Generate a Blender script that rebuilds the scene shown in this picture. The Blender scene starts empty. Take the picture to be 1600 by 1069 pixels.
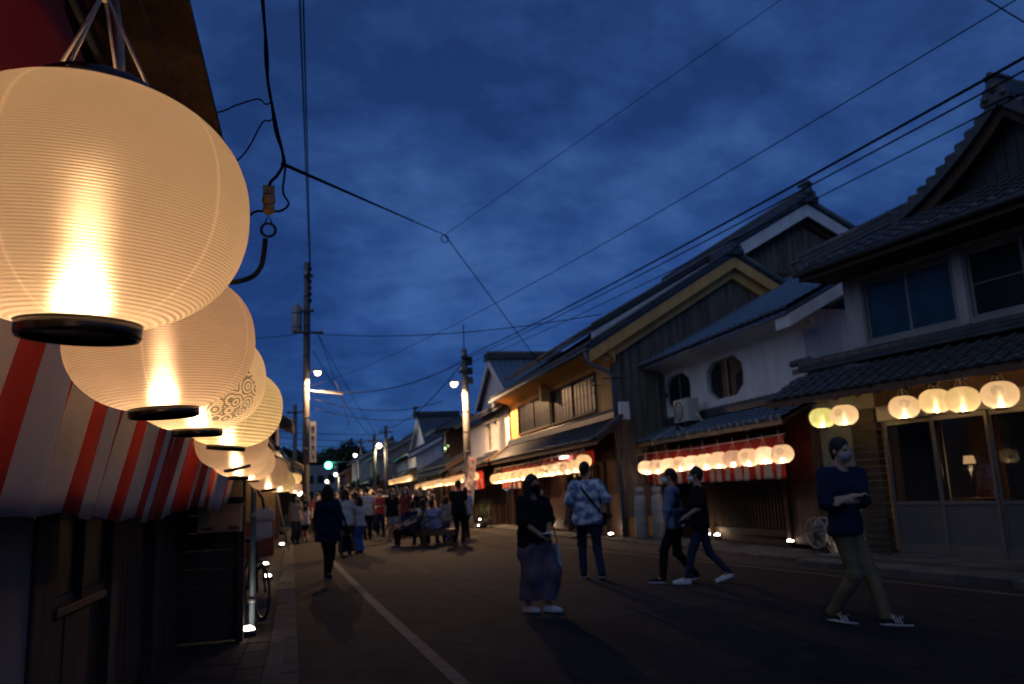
import bpy, bmesh, math, random
import numpy as np
from mathutils import Vector, Matrix

random.seed(7)
sc = bpy.context.scene
col = sc.collection
R = math.radians
PI = math.pi

# ------------------------------------------------------------------ camera
cam = bpy.data.objects.new('camera', bpy.data.cameras.new('camera'))
col.objects.link(cam)
sc.camera = cam
cam.data.sensor_width = 36
cam.data.lens = 28.12
cam.data.clip_start = 0.05
cam.data.clip_end = 2000
_vx, _vy, _roll = (485 - 800) / 1250, (782 - 534.5) / 1250, R(2.56)
_f = Vector((_vx, _vy, 1)).normalized()                       # street direction in camera axes (x right, y down, z forward)
_d = Vector((-math.sin(_roll), -math.cos(_roll), 0))
_u = (_d + Vector((0, 0, 1)) * (-_d.dot(_f) / _f.z)).normalized()
_x = _f.cross(_u)
if _x.x < 0:
    _x = -_x
_m = Matrix((_x, _f, _u))                                     # camera (x right, y down, z fwd) -> world
cam.matrix_world = Matrix.Translation((0, 0, 1.45)) @ (_m @ Matrix.Diagonal((1, -1, -1))).to_4x4()
cam.data.dof.use_dof = True
cam.data.dof.focus_distance = 1.95
cam.data.dof.aperture_fstop = 5.2

# ------------------------------------------------------------------ sky: dusk, broken cloud
world = bpy.data.worlds.new('World')
sc.world = world
world.use_nodes = True
nt = world.node_tree
for n in list(nt.nodes):
    nt.nodes.remove(n)
N = nt.nodes.new
L = nt.links.new
out = N('ShaderNodeOutputWorld')
bg = N('ShaderNodeBackground')
bg.inputs[1].default_value = 0.124
sky = N('ShaderNodeTexSky')
sky.sky_type = 'NISHITA'
sky.sun_disc = False
sky.sun_elevation = R(6)
sky.sun_rotation = R(195)
sky.ozone_density = 6
sky.dust_density = 0.3
tint = N('ShaderNodeMix'); tint.data_type = 'RGBA'; tint.blend_type = 'MULTIPLY'; tint.inputs[0].default_value = 1
tint.inputs[7].default_value = (0.16, 0.42, 1.05, 1)
L(sky.outputs[0], tint.inputs[6])
geo = N('ShaderNodeTexCoord')
sep = N('ShaderNodeSeparateXYZ'); L(geo.outputs['Generated'], sep.inputs[0])
zc = N('ShaderNodeMath'); zc.operation = 'MAXIMUM'; zc.inputs[1].default_value = 0.0; L(sep.outputs[2], zc.inputs[0])
za = N('ShaderNodeMath'); za.operation = 'ADD'; za.inputs[1].default_value = 0.42; L(zc.outputs[0], za.inputs[0])
dv = N('ShaderNodeVectorMath'); dv.operation = 'DIVIDE'
cmb = N('ShaderNodeCombineXYZ'); cmb.inputs[2].default_value = 1
L(za.outputs[0], cmb.inputs[0]); L(za.outputs[0], cmb.inputs[1])
L(geo.outputs['Generated'], dv.inputs[0]); L(cmb.outputs[0], dv.inputs[1])
mp = N('ShaderNodeMapping'); mp.inputs['Scale'].default_value = (1.0, 1.25, 0.0); mp.inputs['Rotation'].default_value = (0, 0, R(20))
mp.inputs['Location'].default_value = (5.3, 4.2, 0)
L(dv.outputs[0], mp.inputs[0])
n1 = N('ShaderNodeTexNoise'); n1.inputs['Scale'].default_value = 2.3; n1.inputs['Detail'].default_value = 8; n1.inputs['Roughness'].default_value = 0.52
n1.inputs['Distortion'].default_value = 0.15
L(mp.outputs[0], n1.inputs[0])
n2 = N('ShaderNodeTexNoise'); n2.inputs['Scale'].default_value = 9; n2.inputs['Detail'].default_value = 6; n2.inputs['Roughness'].default_value = 0.6
L(mp.outputs[0], n2.inputs[0])
ad = N('ShaderNodeMath'); ad.operation = 'MULTIPLY_ADD'; ad.inputs[1].default_value = 0.46; L(n2.outputs[0], ad.inputs[0]); L(n1.outputs[0], ad.inputs[2])
rmp = N('ShaderNodeValToRGB')
rmp.color_ramp.elements[0].position = 0.58; rmp.color_ramp.elements[0].color = (0.115, 0.30, 0.84, 1)
rmp.color_ramp.elements[1].position = 0.93; rmp.color_ramp.elements[1].color = (0.43, 1.0, 2.4, 1)
e = rmp.color_ramp.elements.new(0.735); e.color = (0.21, 0.54, 1.5, 1)
L(ad.outputs[0], rmp.inputs[0])
mx = N('ShaderNodeMix'); mx.data_type = 'RGBA'; mx.inputs[0].default_value = 0.82
L(tint.outputs[2], mx.inputs[6]); L(rmp.outputs[0], mx.inputs[7])
L(mx.outputs[2], bg.inputs[0]); L(bg.outputs[0], out.inputs[0])

# after sunset: soft fill added from behind left, standing in for western sky light
sun = bpy.data.objects.new('sun', bpy.data.lights.new('sun', 'SUN'))
sun.data.energy = 0.36
sun.data.angle = R(80)
sun.data.color = (0.84, 0.92, 1.0)
sun.rotation_euler = (R(50), 0, R(-58))
col.objects.link(sun)

sc.view_settings.view_transform = 'Standard'
sc.view_settings.look = 'None'
sc.view_settings.exposure = 0
sc.view_settings.gamma = 1
sc.view_settings.use_curve_mapping = False
sc.cycles.use_denoising = True
sc.cycles.sample_clamp_indirect = 6
sc.cycles.max_bounces = 8
sc.cycles.diffuse_bounces = 4
sc.cycles.transmission_bounces = 6
sc.cycles.caustics_reflective = False
sc.cycles.caustics_refractive = True

# ------------------------------------------------------------------ helpers
class MB:
    """collects shapes; build() links them as one mesh object"""
    def __init__(s):
        s.v = []; s.f = []; s.m = []; s.sm = []
    def add(s, vs, fs, mi=0, smooth=False):
        o = len(s.v)
        s.v += [tuple(p) for p in vs]
        s.f += [tuple(i + o for i in f) for f in fs]
        s.m += [mi] * len(fs); s.sm += [smooth] * len(fs)
        return s
    def box(s, x0, x1, y0, y1, z0, z1, mi=0):
        vs = [(x, y, z) for x in (x0, x1) for y in (y0, y1) for z in (z0, z1)]
        return s.add(vs, [(0, 1, 3, 2), (4, 6, 7, 5), (0, 4, 5, 1), (2, 3, 7, 6), (0, 2, 6, 4), (1, 5, 7, 3)], mi)
    def hexa(s, b, t, mi=0):
        """b, t: four bottom and four top points (same winding)"""
        return s.add(list(b) + list(t), [(3, 2, 1, 0), (4, 5, 6, 7), (0, 1, 5, 4), (1, 2, 6, 5), (2, 3, 7, 6), (3, 0, 4, 7)], mi)
    def bar(s, a, b, w, h, mi=0, up=(0, 0, 1)):
        a = Vector(a); b = Vector(b); d = (b - a).normalized(); up = Vector(up)
        if abs(d.dot(up)) > 0.98: up = Vector((0, 1, 0))
        r = d.cross(up).normalized() * w / 2; u = r.cross(d).normalized() * h / 2
        q = lambda p: [p - r - u, p + r - u, p + r + u, p - r + u]
        return s.hexa(q(a), q(b), mi)
    def tube(s, pts, r, n=8, mi=0, cap=True):
        pts = [Vector(p) for p in pts]; rs = r if isinstance(r, (list, tuple)) else [r] * len(pts)
        vs = []; fs = []; prev = None
        for i, p in enumerate(pts):
            d = (pts[min(i + 1, len(pts) - 1)] - pts[max(i - 1, 0)])
            d = d.normalized() if d.length > 1e-9 else Vector((0, 0, 1))
            if prev is None:
                a = Vector((0, 0, 1)) if abs(d.z) < .9 else Vector((1, 0, 0))
                x = d.cross(a).normalized()
            else:
                x = (prev - d * prev.dot(d)).normalized()
            prev = x; y = d.cross(x)
            for k in range(n):
                t = 2 * PI * k / n
                vs.append(p + (x * math.cos(t) + y * math.sin(t)) * rs[i])
        for i in range(len(pts) - 1):
            for k in range(n):
                fs.append((i * n + k, i * n + (k + 1) % n, (i + 1) * n + (k + 1) % n, (i + 1) * n + k))
        if cap:
            fs.append(tuple(range(n - 1, -1, -1))); fs.append(tuple(range((len(pts) - 1) * n, len(pts) * n)))
        return s.add(vs, fs, mi, True)
    def lathe(s, prof, n=24, c=(0, 0, 0), mi=0, smooth=True, closed=False):
        """prof: list of (r, z)"""
        vs = []; fs = []
        for r, z in prof:
            for k in range(n):
                t = 2 * PI * k / n
                vs.append((c[0] + r * math.cos(t), c[1] + r * math.sin(t), c[2] + z))
        m = len(prof)
        for i in range(m - 1 if not closed else m):
            j = (i + 1) % m
            for k in range(n):
                fs.append((i * n + k, i * n + (k + 1) % n, j * n + (k + 1) % n, j * n + k))
        return s.add(vs, fs, mi, smooth)
    def disc(s, c, r, n=20, axis='z', mi=0):
        vs = []
        for k in range(n):
            t = 2 * PI * k / n; a, b = r * math.cos(t), r * math.sin(t)
            vs.append((c[0] + a, c[1] + b, c[2]) if axis == 'z' else (c[0] + a, c[1], c[2] + b) if axis == 'y' else (c[0], c[1] + a, c[2] + b))
        return s.add(vs, [tuple(range(n))], mi)
    def prism(s, poly, y0, y1, mi=0):
        """poly in (x, z), extruded along y"""
        n = len(poly)
        vs = [(x, y0, z) for x, z in poly] + [(x, y1, z) for x, z in poly]
        fs = [tuple(range(n)), tuple(range(2 * n - 1, n - 1, -1))] + [(i + n, (i + 1) % n + n, (i + 1) % n, i) for i in range(n)]
        return s.add(vs, fs, mi)
    def sphere(s, c, r, n=12, mi=0):
        rr = r if isinstance(r, (tuple, list)) else (r, r, r)
        vs = []; fs = []; m = max(4, n // 2)
        for i in range(m + 1):
            a = PI * i / m
            for k in range(n):
                t = 2 * PI * k / n
                vs.append((c[0] + rr[0] * math.sin(a) * math.cos(t), c[1] + rr[1] * math.sin(a) * math.sin(t), c[2] - rr[2] * math.cos(a)))
        for i in range(m):
            for k in range(n):
                fs.append((i * n + k, i * n + (k + 1) % n, (i + 1) * n + (k + 1) % n, (i + 1) * n + k))
        return s.add(vs, fs, mi, True)
    def mesh(s, name):
        me = bpy.data.meshes.new(name)
        me.from_pydata(s.v, [], s.f)
        me.polygons.foreach_set('material_index', s.m)
        me.polygons.foreach_set('use_smooth', s.sm)
        me.update()
        return me
    def build(s, name, mats, parent=None, bevel=0):
        me = s.mesh(name)
        return link(name, me, mats, parent, bevel)

def link(name, me, mats, parent=None, bevel=0):
    if not me.materials:
        for m in (mats if isinstance(mats, (list, tuple)) else [mats]):
            me.materials.append(m)
    o = bpy.data.objects.new(name, me)
    col.objects.link(o)
    if parent: o.parent = parent
    if bevel:
        b = o.modifiers.new('bevel', 'BEVEL'); b.width = bevel; b.segments = 2; b.limit_method = 'ANGLE'
    return o

def tag(o, label=None, cat=None, group=None, kind=None):
    if label:
        assert 4 <= len(label.split()) <= 16, label
        o['label'] = label
    if cat: o['category'] = cat
    if group: o['group'] = group
    if kind: o['kind'] = kind
    return o

def thing(name, label, cat, loc=(0, 0, 0), rz=0, group=None):
    o = bpy.data.objects.new(name, None)
    col.objects.link(o)
    o.location = loc; o.rotation_euler = (0, 0, rz); o.empty_display_size = .2
    return tag(o, label, cat, group)

def kids(o):
    return [c for c in o.children]

def copy_tree(o, parent=None):
    c = o.copy(); col.objects.link(c)
    if parent: c.parent = parent
    for ch in kids(o):
        copy_tree(ch, c)
    return c

# ------------------------------------------------------------------ materials
def mat(name, c, rough=.7, var=.25, scale=6, bump=.0, metal=0, bscale=None, stretch=(1, 1, 1), spec=.4, c2=None):
    m = bpy.data.materials.new(name); m.use_nodes = True
    t = m.node_tree; b = t.nodes['Principled BSDF']
    b.inputs['Roughness'].default_value = rough; b.inputs['Metallic'].default_value = metal
    b.inputs['Specular IOR Level'].default_value = spec
    tc = t.nodes.new('ShaderNodeTexCoord'); mp = t.nodes.new('ShaderNodeMapping'); mp.inputs['Scale'].default_value = stretch
    t.links.new(tc.outputs['Object'], mp.inputs[0])
    nz = t.nodes.new('ShaderNodeTexNoise'); nz.inputs['Scale'].default_value = scale; nz.inputs['Detail'].default_value = 5
    t.links.new(mp.outputs[0], nz.inputs[0])
    rp = t.nodes.new('ShaderNodeValToRGB')
    lo = [max(0, x * (1 - var)) for x in c]; hi = [x * (1 + var) for x in c] if c2 is None else c2
    rp.color_ramp.elements[0].color = (*lo, 1); rp.color_ramp.elements[0].position = .3
    rp.color_ramp.elements[1].color = (*hi, 1); rp.color_ramp.elements[1].position = .7
    t.links.new(nz.outputs[0], rp.inputs[0]); t.links.new(rp.outputs[0], b.inputs['Base Color'])
    if bump:
        n2 = t.nodes.new('ShaderNodeTexNoise'); n2.inputs['Scale'].default_value = bscale or scale * 4; n2.inputs['Detail'].default_value = 6
        t.links.new(mp.outputs[0], n2.inputs[0])
        bp = t.nodes.new('ShaderNodeBump'); bp.inputs['Strength'].default_value = bump; bp.inputs['Distance'].default_value = .02
        t.links.new(n2.outputs[0], bp.inputs['Height']); t.links.new(bp.outputs[0], b.inputs['Normal'])
    return m

def emit(name, c, s):
    m = bpy.data.materials.new(name); m.use_nodes = True
    t = m.node_tree; t.nodes.remove(t.nodes['Principled BSDF'])
    e = t.nodes.new('ShaderNodeEmission'); e.inputs[0].default_value = (*c, 1); e.inputs[1].default_value = s
    t.links.new(e.outputs[0], t.nodes['Material Output'].inputs[0])
    return m

M = dict(
    asphalt=mat('asphalt', (.047, .046, .048), .82, .3, 1.3, .5, bscale=160),
    pave=mat('paving', (.042, .037, .034), .9, .3, 2.5, .3, bscale=60, spec=.15),
    kerb=mat('kerb_concrete', (.07, .067, .065), .9, .3, 3, .3, bscale=50, spec=.15),
    band=mat('pale_band', (.06, .055, .05), .8, .4, 5, .3, bscale=60),
    paint=mat('road_paint', (.11, .11, .105), .7, .5, 7, .1),
    concrete=mat('concrete', (.095, .09, .085), .9, .3, 2, .3, bscale=40, spec=.15),
    gascyl=mat('gas_cylinder_paint', (.30, .30, .30), .5, .12, 4, 0),
    block=mat('block_wall', (.18, .18, .17), .85, .2, 3, .3, bscale=40),
    white=mat('white_plaster', (.72, .70, .68), .85, .13, 2.6, .15, bscale=30, stretch=(1.5, 1.5, .3)),
    offwhite=mat('aged_plaster', (.46, .44, .42), .85, .22, 2.6, .15, bscale=30, stretch=(1.5, 1.5, .3)),
    yellow=mat('ochre_plaster', (.68, .375, .125), .85, .15, 2.4, .15, bscale=30, stretch=(1.5, 1.5, .3)),
    grey=mat('grey_plaster', (.26, .25, .25), .85, .18, 1.5, .2, bscale=30),
    redwall=mat('bengala_plaster', (.28, .075, .045), .8, .15, 2, .15, bscale=30),
    wood=mat('dark_wood', (.062, .034, .022), .75, .4, 2.5, .3, stretch=(6, 6, .6), bscale=9),
    brown=mat('brown_wood', (.13, .065, .035), .6, .35, 2.5, .3, stretch=(6, 6, .6), bscale=9),
    tan=mat('pale_wood', (.30, .2, .115), .6, .25, 2.5, .2, stretch=(1, 6, 6), bscale=9),
    board=mat('weathered_board', (.15, .125, .10), .8, .5, 1.6, .4, stretch=(5, 5, .4), bscale=9),
    tile=mat('roof_tile', (.058, .062, .07), .45, .3, 4, .12, bscale=30, spec=.5),
    tile2=mat('blue_roof_tile', (.10, .15, .21), .36, .25, 4, .1, bscale=30, spec=.5),
    alu=mat('aluminium_frame', (.23, .215, .2), .42, .1, 5, 0, metal=.6),
    steel=mat('steel', (.32, .32, .33), .4, .15, 6, 0, metal=.8),
    black=mat('black_lacquer', (.012, .010, .010), .25, .2, 8, 0, spec=.6),
    dark=mat('dark_metal', (.03, .03, .033), .5, .3, 8, 0),
    rubber=mat('black_rubber', (.018, .018, .018), .7, .2, 8, 0),
    cable=mat('cable', (.014, .014, .016), .9, .2, 8, 0, spec=.05),
    pole=mat('pole_concrete', (.13, .125, .12), .8, .18, 2, .15, bscale=30),
    panel=mat('door_panel', (.10, .10, .10), .6, .12, 4, 0),
    zinc=mat('zinc_grey', (.26, .265, .27), .5, .15, 4, 0, metal=.3),
    pipe=mat('slate_pipe', (.09, .12, .15), .45, .2, 4, 0),
    ceramic=mat('tan_ceramic', (.45, .27, .10), .4, .2, 20, 0),
    redcloth=mat('red_cloth', (.42, .018, .012), .85, .15, 6, .2, bscale=60),
    cream=mat('cream_plastic', (.52, .49, .43), .5, .08, 3, 0),
    paper=mat('paper', (.62, .58, .52), .8, .08, 3, 0),
    rope_w=mat('white_cord', (.55, .45, .34), .8, .2, 30, 0),
    leaf=mat('foliage', (.035, .065, .025), .7, .5, 3, 0),
    bark=mat('bark', (.09, .065, .045), .9, .3, 6, .4),
    pot=mat('plant_pot', (.06, .055, .05), .6, .3, 6, .1),
    box=mat('tan_box', (.42, .29, .14), .6, .15, 3, 0),
    sidetile=mat('siding', (.062, .052, .042), .85, .25, 3, .2, bscale=20, spec=.1),
    warm=mat('warm_plaster', (.30, .24, .19), .9, .2, 2.5, .15, bscale=30, stretch=(1.5, 1.5, .3)),
)

def asphalt_mat():
    m = M['asphalt']; t = m.node_tree; b = t.nodes['Principled BSDF']; A = t.nodes.new; K = t.links.new
    tc = A('ShaderNodeTexCoord')
    def noise(s, d=4, r=.55):
        n = A('ShaderNodeTexNoise'); n.inputs['Scale'].default_value = s; n.inputs['Detail'].default_value = d; n.inputs['Roughness'].default_value = r; K(tc.outputs['Object'], n.inputs[0]); return n.outputs[0]
    def mm(op, a, b_=None, c=None):
        n = A('ShaderNodeMath'); n.operation = op
        for i, v in enumerate((a, b_, c)):
            if v is None: continue
            if isinstance(v, (int, float)): n.inputs[i].default_value = v
            else: K(v, n.inputs[i])
        return n.outputs[0]
    big = noise(.35, 5); mid = noise(2.2, 6, .65); grain = noise(220, 2)
    vo = A('ShaderNodeTexVoronoi'); vo.feature = 'DISTANCE_TO_EDGE'; vo.inputs['Scale'].default_value = .42
    wob = A('ShaderNodeVectorMath'); wob.operation = 'ADD'; nv = A('ShaderNodeTexNoise'); nv.inputs['Scale'].default_value = 1.6; nv.inputs['Detail'].default_value = 6; K(tc.outputs['Object'], nv.inputs[0]); K(tc.outputs['Object'], wob.inputs[0]); K(nv.outputs['Color'], wob.inputs[1]); K(wob.outputs[0], vo.inputs['Vector'])
    crack = mm('LESS_THAN', vo.outputs['Distance'], .006)
    # rectangular repair patches
    br = A('ShaderNodeTexBrick'); br.inputs['Scale'].default_value = .16; br.inputs['Mortar Size'].default_value = .003; br.inputs['Color1'].default_value = (.75, .75, .75, 1); br.inputs['Color2'].default_value = (1.2, 1.2, 1.2, 1); br.inputs['Mortar'].default_value = (.45, .45, .45, 1); br.inputs['Brick Width'].default_value = 1.4; br.inputs['Row Height'].default_value = .5
    mp = A('ShaderNodeMapping'); mp.inputs['Rotation'].default_value = (0, 0, R(86)); K(tc.outputs['Object'], mp.inputs[0]); K(mp.outputs[0], br.inputs[0])
    v = mm('MULTIPLY', mm('MULTIPLY_ADD', big, .9, .55), mm('MULTIPLY_ADD', mid, .7, .65)); v = mm('MULTIPLY', v, mm('MULTIPLY_ADD', grain, .8, .6)); v = mm('MULTIPLY', v, mm('MULTIPLY_ADD', crack, -.55, 1))
    bw = A('ShaderNodeRGBToBW'); K(br.outputs[0], bw.inputs[0]); v = mm('MULTIPLY', v, bw.outputs[0])
    cb = A('ShaderNodeMix'); cb.data_type = 'RGBA'; cb.blend_type = 'MULTIPLY'; cb.inputs[0].default_value = 1; cb.inputs[6].default_value = (.0215, .0205, .0215, 1)
    cc = A('ShaderNodeCombineColor'); [K(v, cc.inputs[i]) for i in range(3)]; K(cc.outputs[0], cb.inputs[7]); K(cb.outputs[2], b.inputs['Base Color'])
    K(mm('MULTIPLY_ADD', mid, -.25, 1.0), b.inputs['Roughness']); b.inputs['Specular IOR Level'].default_value = .10
    bp = A('ShaderNodeBump'); bp.inputs['Strength'].default_value = .6; bp.inputs['Distance'].default_value = .01; K(mm('ADD', mm('MULTIPLY', grain, .6), mm('MULTIPLY', crack, -1.0)), bp.inputs['Height']); K(bp.outputs[0], b.inputs['Normal'])
asphalt_mat()
def glass_mat(name, tint=(.6, .65, .7), refl=.14, rough=.03):
    """thin pane: mostly transparent, with a mirror layer"""
    m = bpy.data.materials.new(name); m.use_nodes = True
    t = m.node_tree; t.nodes.remove(t.nodes['Principled BSDF'])
    tr = t.nodes.new('ShaderNodeBsdfTransparent'); tr.inputs[0].default_value = (*tint, 1)
    gl = t.nodes.new('ShaderNodeBsdfGlossy'); gl.inputs['Roughness'].default_value = rough; gl.inputs[0].default_value = (.9, .95, 1, 1)
    fr = t.nodes.new('ShaderNodeFresnel'); fr.inputs[0].default_value = 1.52
    ml = t.nodes.new('ShaderNodeMath'); ml.operation = 'MULTIPLY_ADD'; ml.inputs[1].default_value = .9; ml.inputs[2].default_value = refl * .3
    t.links.new(fr.outputs[0], ml.inputs[0])
    mi = t.nodes.new('ShaderNodeMixShader'); t.links.new(ml.outputs[0], mi.inputs[0])
    t.links.new(tr.outputs[0], mi.inputs[1]); t.links.new(gl.outputs[0], mi.inputs[2])
    t.links.new(mi.outputs[0], t.nodes['Material Output'].inputs[0])
    return m
M['glass'] = glass_mat('window_glass')
M['darkglass'] = mat('dark_glass', (.020, .023, .027), .4, .3, 2, .1, bscale=3, spec=.10)
M['blueglass'] = mat('blue_glass', (.02, .055, .085), .2, .3, 2, .1, bscale=3, spec=.4)

def spot(name, loc, power, color=(1, .62, .3), r=.03, parent=None, size=172, blend=.34):
    l = bpy.data.lights.new(name, 'SPOT'); l.energy = power; l.color = color; l.shadow_soft_size = r; l.spot_size = R(size); l.spot_blend = blend
    o = bpy.data.objects.new(name, l); col.objects.link(o); o.location = loc
    if parent: o.parent = parent
    return o
def lamp(name, loc, power, color=(1, .62, .3), r=.03, parent=None):
    l = bpy.data.lights.new(name, 'POINT'); l.energy = power; l.color = color; l.shadow_soft_size = r
    o = bpy.data.objects.new(name, l); col.objects.link(o); o.location = loc
    if parent: o.parent = parent
    return o
# ------------------------------------------------------------------ ground
def sheet(name, poly, z, m, kind='structure', cut=None):
    """flat sheet on the ground from a polygon in (x, y)"""
    b = MB(); b.add([(x, y, z) for x, y in poly], [tuple(range(len(poly)))])
    o = b.build(name, m); o['kind'] = kind
    return o

sheet('ground', [(-600, -600), (600, -600), (600, 1200), (-600, 1200)], -0.012, M['pave'])
sheet('road', [(-.10, -3), (9.6, -3), (8.35, 9), (7.55, 13), (7.0, 18), (6.4, 26), (6.0, 40), (5.2, 70), (4.6, 140), (-.9, 140), (-.75, 40), (-.62, 28), (-.3, 12)], 0.0, M['asphalt'])
# pale concrete gutter along the left side, in slabs
def band_piece(b, x0, x1, x2, x3, y0, y1, z):
    b.hexa([(x0, y0, z - .1), (x1, y0, z - .1), (x3, y1, z - .1), (x2, y1, z - .1)], [(x0, y0, z), (x1, y0, z), (x3, y1, z), (x2, y1, z)])
gut = bpy.data.objects.new('kerb', None); col.objects.link(gut); gut['kind'] = 'structure'
def gx(y): return -.05 - .0215 * y
y = 2.0
i = 0
while y < 60:
    ln = .6 if y < 22 else 3.0
    b = MB(); w = .15
    band_piece(b, gx(y) - w, gx(y) + w * .75, gx(y + ln) - w, gx(y + ln) + w * .75, y + .006, y + ln - .006, .035 + random.uniform(-.004, .004))
    b.build('slab', M['kerb'], gut, .008); y += ln; i += 1
# pale band set in the road (drain line), and thin painted line on the right
def ribbon(b, pts, w, z):
    for (a, c) in zip(pts[:-1], pts[1:]):
        d = Vector((c[0] - a[0], c[1] - a[1], 0)).normalized(); n = Vector((d.y, -d.x, 0)) * w / 2
        b.add([(a[0] - n.x, a[1] - n.y, z), (a[0] + n.x, a[1] + n.y, z), (c[0] + n.x, c[1] + n.y, z), (c[0] - n.x, c[1] - n.y, z)], [(0, 1, 2, 3)])
b = MB()
ribbon(b, [(1.38, 3.0), (1.14, 6.5), (.83, 12.5), (.58, 18.6), (.40, 22.6)], .125, .005)
b.build('road_band', M['band'])['kind'] = 'structure'
b = MB(); ribbon(b, [(8.1, 7.4), (7.47, 11.75), (6.8, 16.3), (6.1, 20.6), (5.9, 24)], .06, .005)
b.build('road_line', M['paint'])['kind'] = 'structure'
b = MB(); ribbon(b, [(-.3, 30.4), (6.0, 27.4)], .12, .005)
b.build('road_marking', M['dark'])['kind'] = 'structure'
# right pavement slabs (stone apron before the house doors), each a piece
pav = bpy.data.objects.new('pavement', None); col.objects.link(pav); pav['kind'] = 'structure'
def apron(p0, p1, q0, q1, n, z):
    for k in range(n):
        t0, t1 = k / n, (k + 1) / n
        A = [p0[j] + (p1[j] - p0[j]) * t0 for j in (0, 1)]; B_ = [p0[j] + (p1[j] - p0[j]) * t1 for j in (0, 1)]
        C_ = [q0[j] + (q1[j] - q0[j]) * t1 for j in (0, 1)]; D_ = [q0[j] + (q1[j] - q0[j]) * t0 for j in (0, 1)]
        g = .004
        b = MB(); zz = z + random.uniform(-.006, .006)
        pts = [A, B_, C_, D_]; c = [sum(p[j] for p in pts) / 4 for j in (0, 1)]
        pts = [(p[0] + (c[0] - p[0]) * g * 3, p[1] + (c[1] - p[1]) * g * 3) for p in pts]
        b.hexa([(x, yy, -.05) for x, yy in pts], [(x, yy, zz) for x, yy in pts])
        b.build('paving_slab', M['concrete'] if k % 3 else M['kerb'], pav, .01)
apron((9.75, 6.2), (8.55, 12.9), (8.75, 6.2), (8.05, 12.6), 8, .09)
apron((10.6, 6.2), (9.35, 12.9), (9.78, 6.2), (8.58, 12.9), 8, .12)
apron((9.6, 13.2), (9.6, 23), (8.4, 13.2), (8.0, 23), 9, .05)
apron((8.3, 23.2), (8.4, 35), (7.5, 23.2), (7.3, 35), 9, .05)
# paved forecourt at the near left, with a pale border of small tiles
lp = bpy.data.objects.new('path', None); col.objects.link(lp); lp['kind'] = 'structure'
for iy in range(14):
    for ix in range(4):
        x0 = -1.35 + ix * .24; y0 = 5.6 + iy * .27
        b = MB(); b.box(x0 + .004, x0 + .236, y0 + .004, y0 + .266, -.03, .03 + random.uniform(-.003, .003))
        b.build('paving_tile', M['pave'], lp, .006)
for iy in range(34):
    y0 = 5.6 + iy * .111
    for ix in range(2):
        b = MB(); x0 = -.39 + ix * .075
        b.box(x0 + .003, x0 + .072, y0 + .003, y0 + .108, -.03, .036)
        b.build('paving_tile', M['concrete'], lp)

# ------------------------------------------------------------------ roof tiles
def tile_mesh(name, m, w=.27, l=.30, end=False):
    """one wavy clay tile: x across, y up the slope (0 = lower edge), z out"""
    n = 7; vs = []; fs = []
    prof = []
    for i in range(n + 1):
        t = i / n
        prof.append((t * (w + .02), .035 * math.exp(-((t - .88) / .13) ** 2) - .016 * math.sin(min(1, t / .76) * PI)))
    for yy, dz in ((0, .03), (l, .0)):
        for x, z in prof: vs.append((x, yy, z + dz))
    for i in range(n): fs.append((i, i + 1, n + 1 + i + 1, n + 1 + i))
    o = len(vs)
    for x, z in prof: vs.append((x, 0, z + .008))
    for i in range(n): fs.append((o + i, o + i + 1, i + 1, i))
    b = MB(); b.add(vs, fs, 0, False)
    if end:
        b.lathe([(.001, .012), (.055, .012), (.062, 0), (.062, -.03)], 10)
        k = len(b.v) - 40
        for q in range(k, len(b.v)):                         # stand the round end cap upright at the roll
            x, yy, z = b.v[q]; b.v[q] = (x + .88 * (w + .02), -z - .0, yy + .03)
    me = b.mesh(name); me.materials.append(m)
    return me

TILE = tile_mesh('roof_tile', M['tile']); TILE_E = tile_mesh('eave_tile', M['tile'], end=True)
TILE2 = tile_mesh('blue_roof_tile', M['tile2']); TILE2_E = tile_mesh('blue_eave_tile', M['tile2'], end=True)

def tile_matrix(p, ux, uy):
    ux = Vector(ux).normalized(); uy = Vector(uy).normalized(); uz = ux.cross(uy)
    return Matrix(((ux.x, uy.x, uz.x, p[0]), (ux.y, uy.y, uz.y, p[1]), (ux.z, uy.z, uz.z, p[2]), (0, 0, 0, 1)))

def tile_roof(parent, p0, ux, uy, nc, nr, meshes=(None, None), cw=.27, rl=.245, single=300, clip=None):
    """courses of tiles from the eave up; the first `single` are objects, the rest one joined part"""
    me, me_e = meshes
    ux = Vector(ux).normalized(); uy = Vector(uy).normalized(); uz = ux.cross(uy)
    rest = MB(); cnt = 0
    for r_ in range(nr):
        for c_ in range(nc):
            if clip and not clip((c_ + .5) * cw, (r_ + .5) * rl): continue
            p = Vector(p0) + ux * (c_ * cw + random.uniform(-.004, .004)) + uy * (r_ * rl + random.uniform(-.006, .006)) + uz * (.012 + random.uniform(-.003, .003))
            mm = tile_matrix(p, ux + uy * random.uniform(-.012, .012), uy)
            src = me_e if (r_ == 0 and me_e) else me
            if cnt < single:
                o = bpy.data.objects.new('roof_tile', src); col.objects.link(o); o.parent = parent; o.matrix_local = mm
            else:
                rest.add([mm @ v.co for v in src.vertices], [tuple(q.vertices) for q in src.polygons])
            cnt += 1
    if rest.v:
        o = rest.build('roof_tiling', me.materials[0], parent); o['kind'] = 'stuff'

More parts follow.
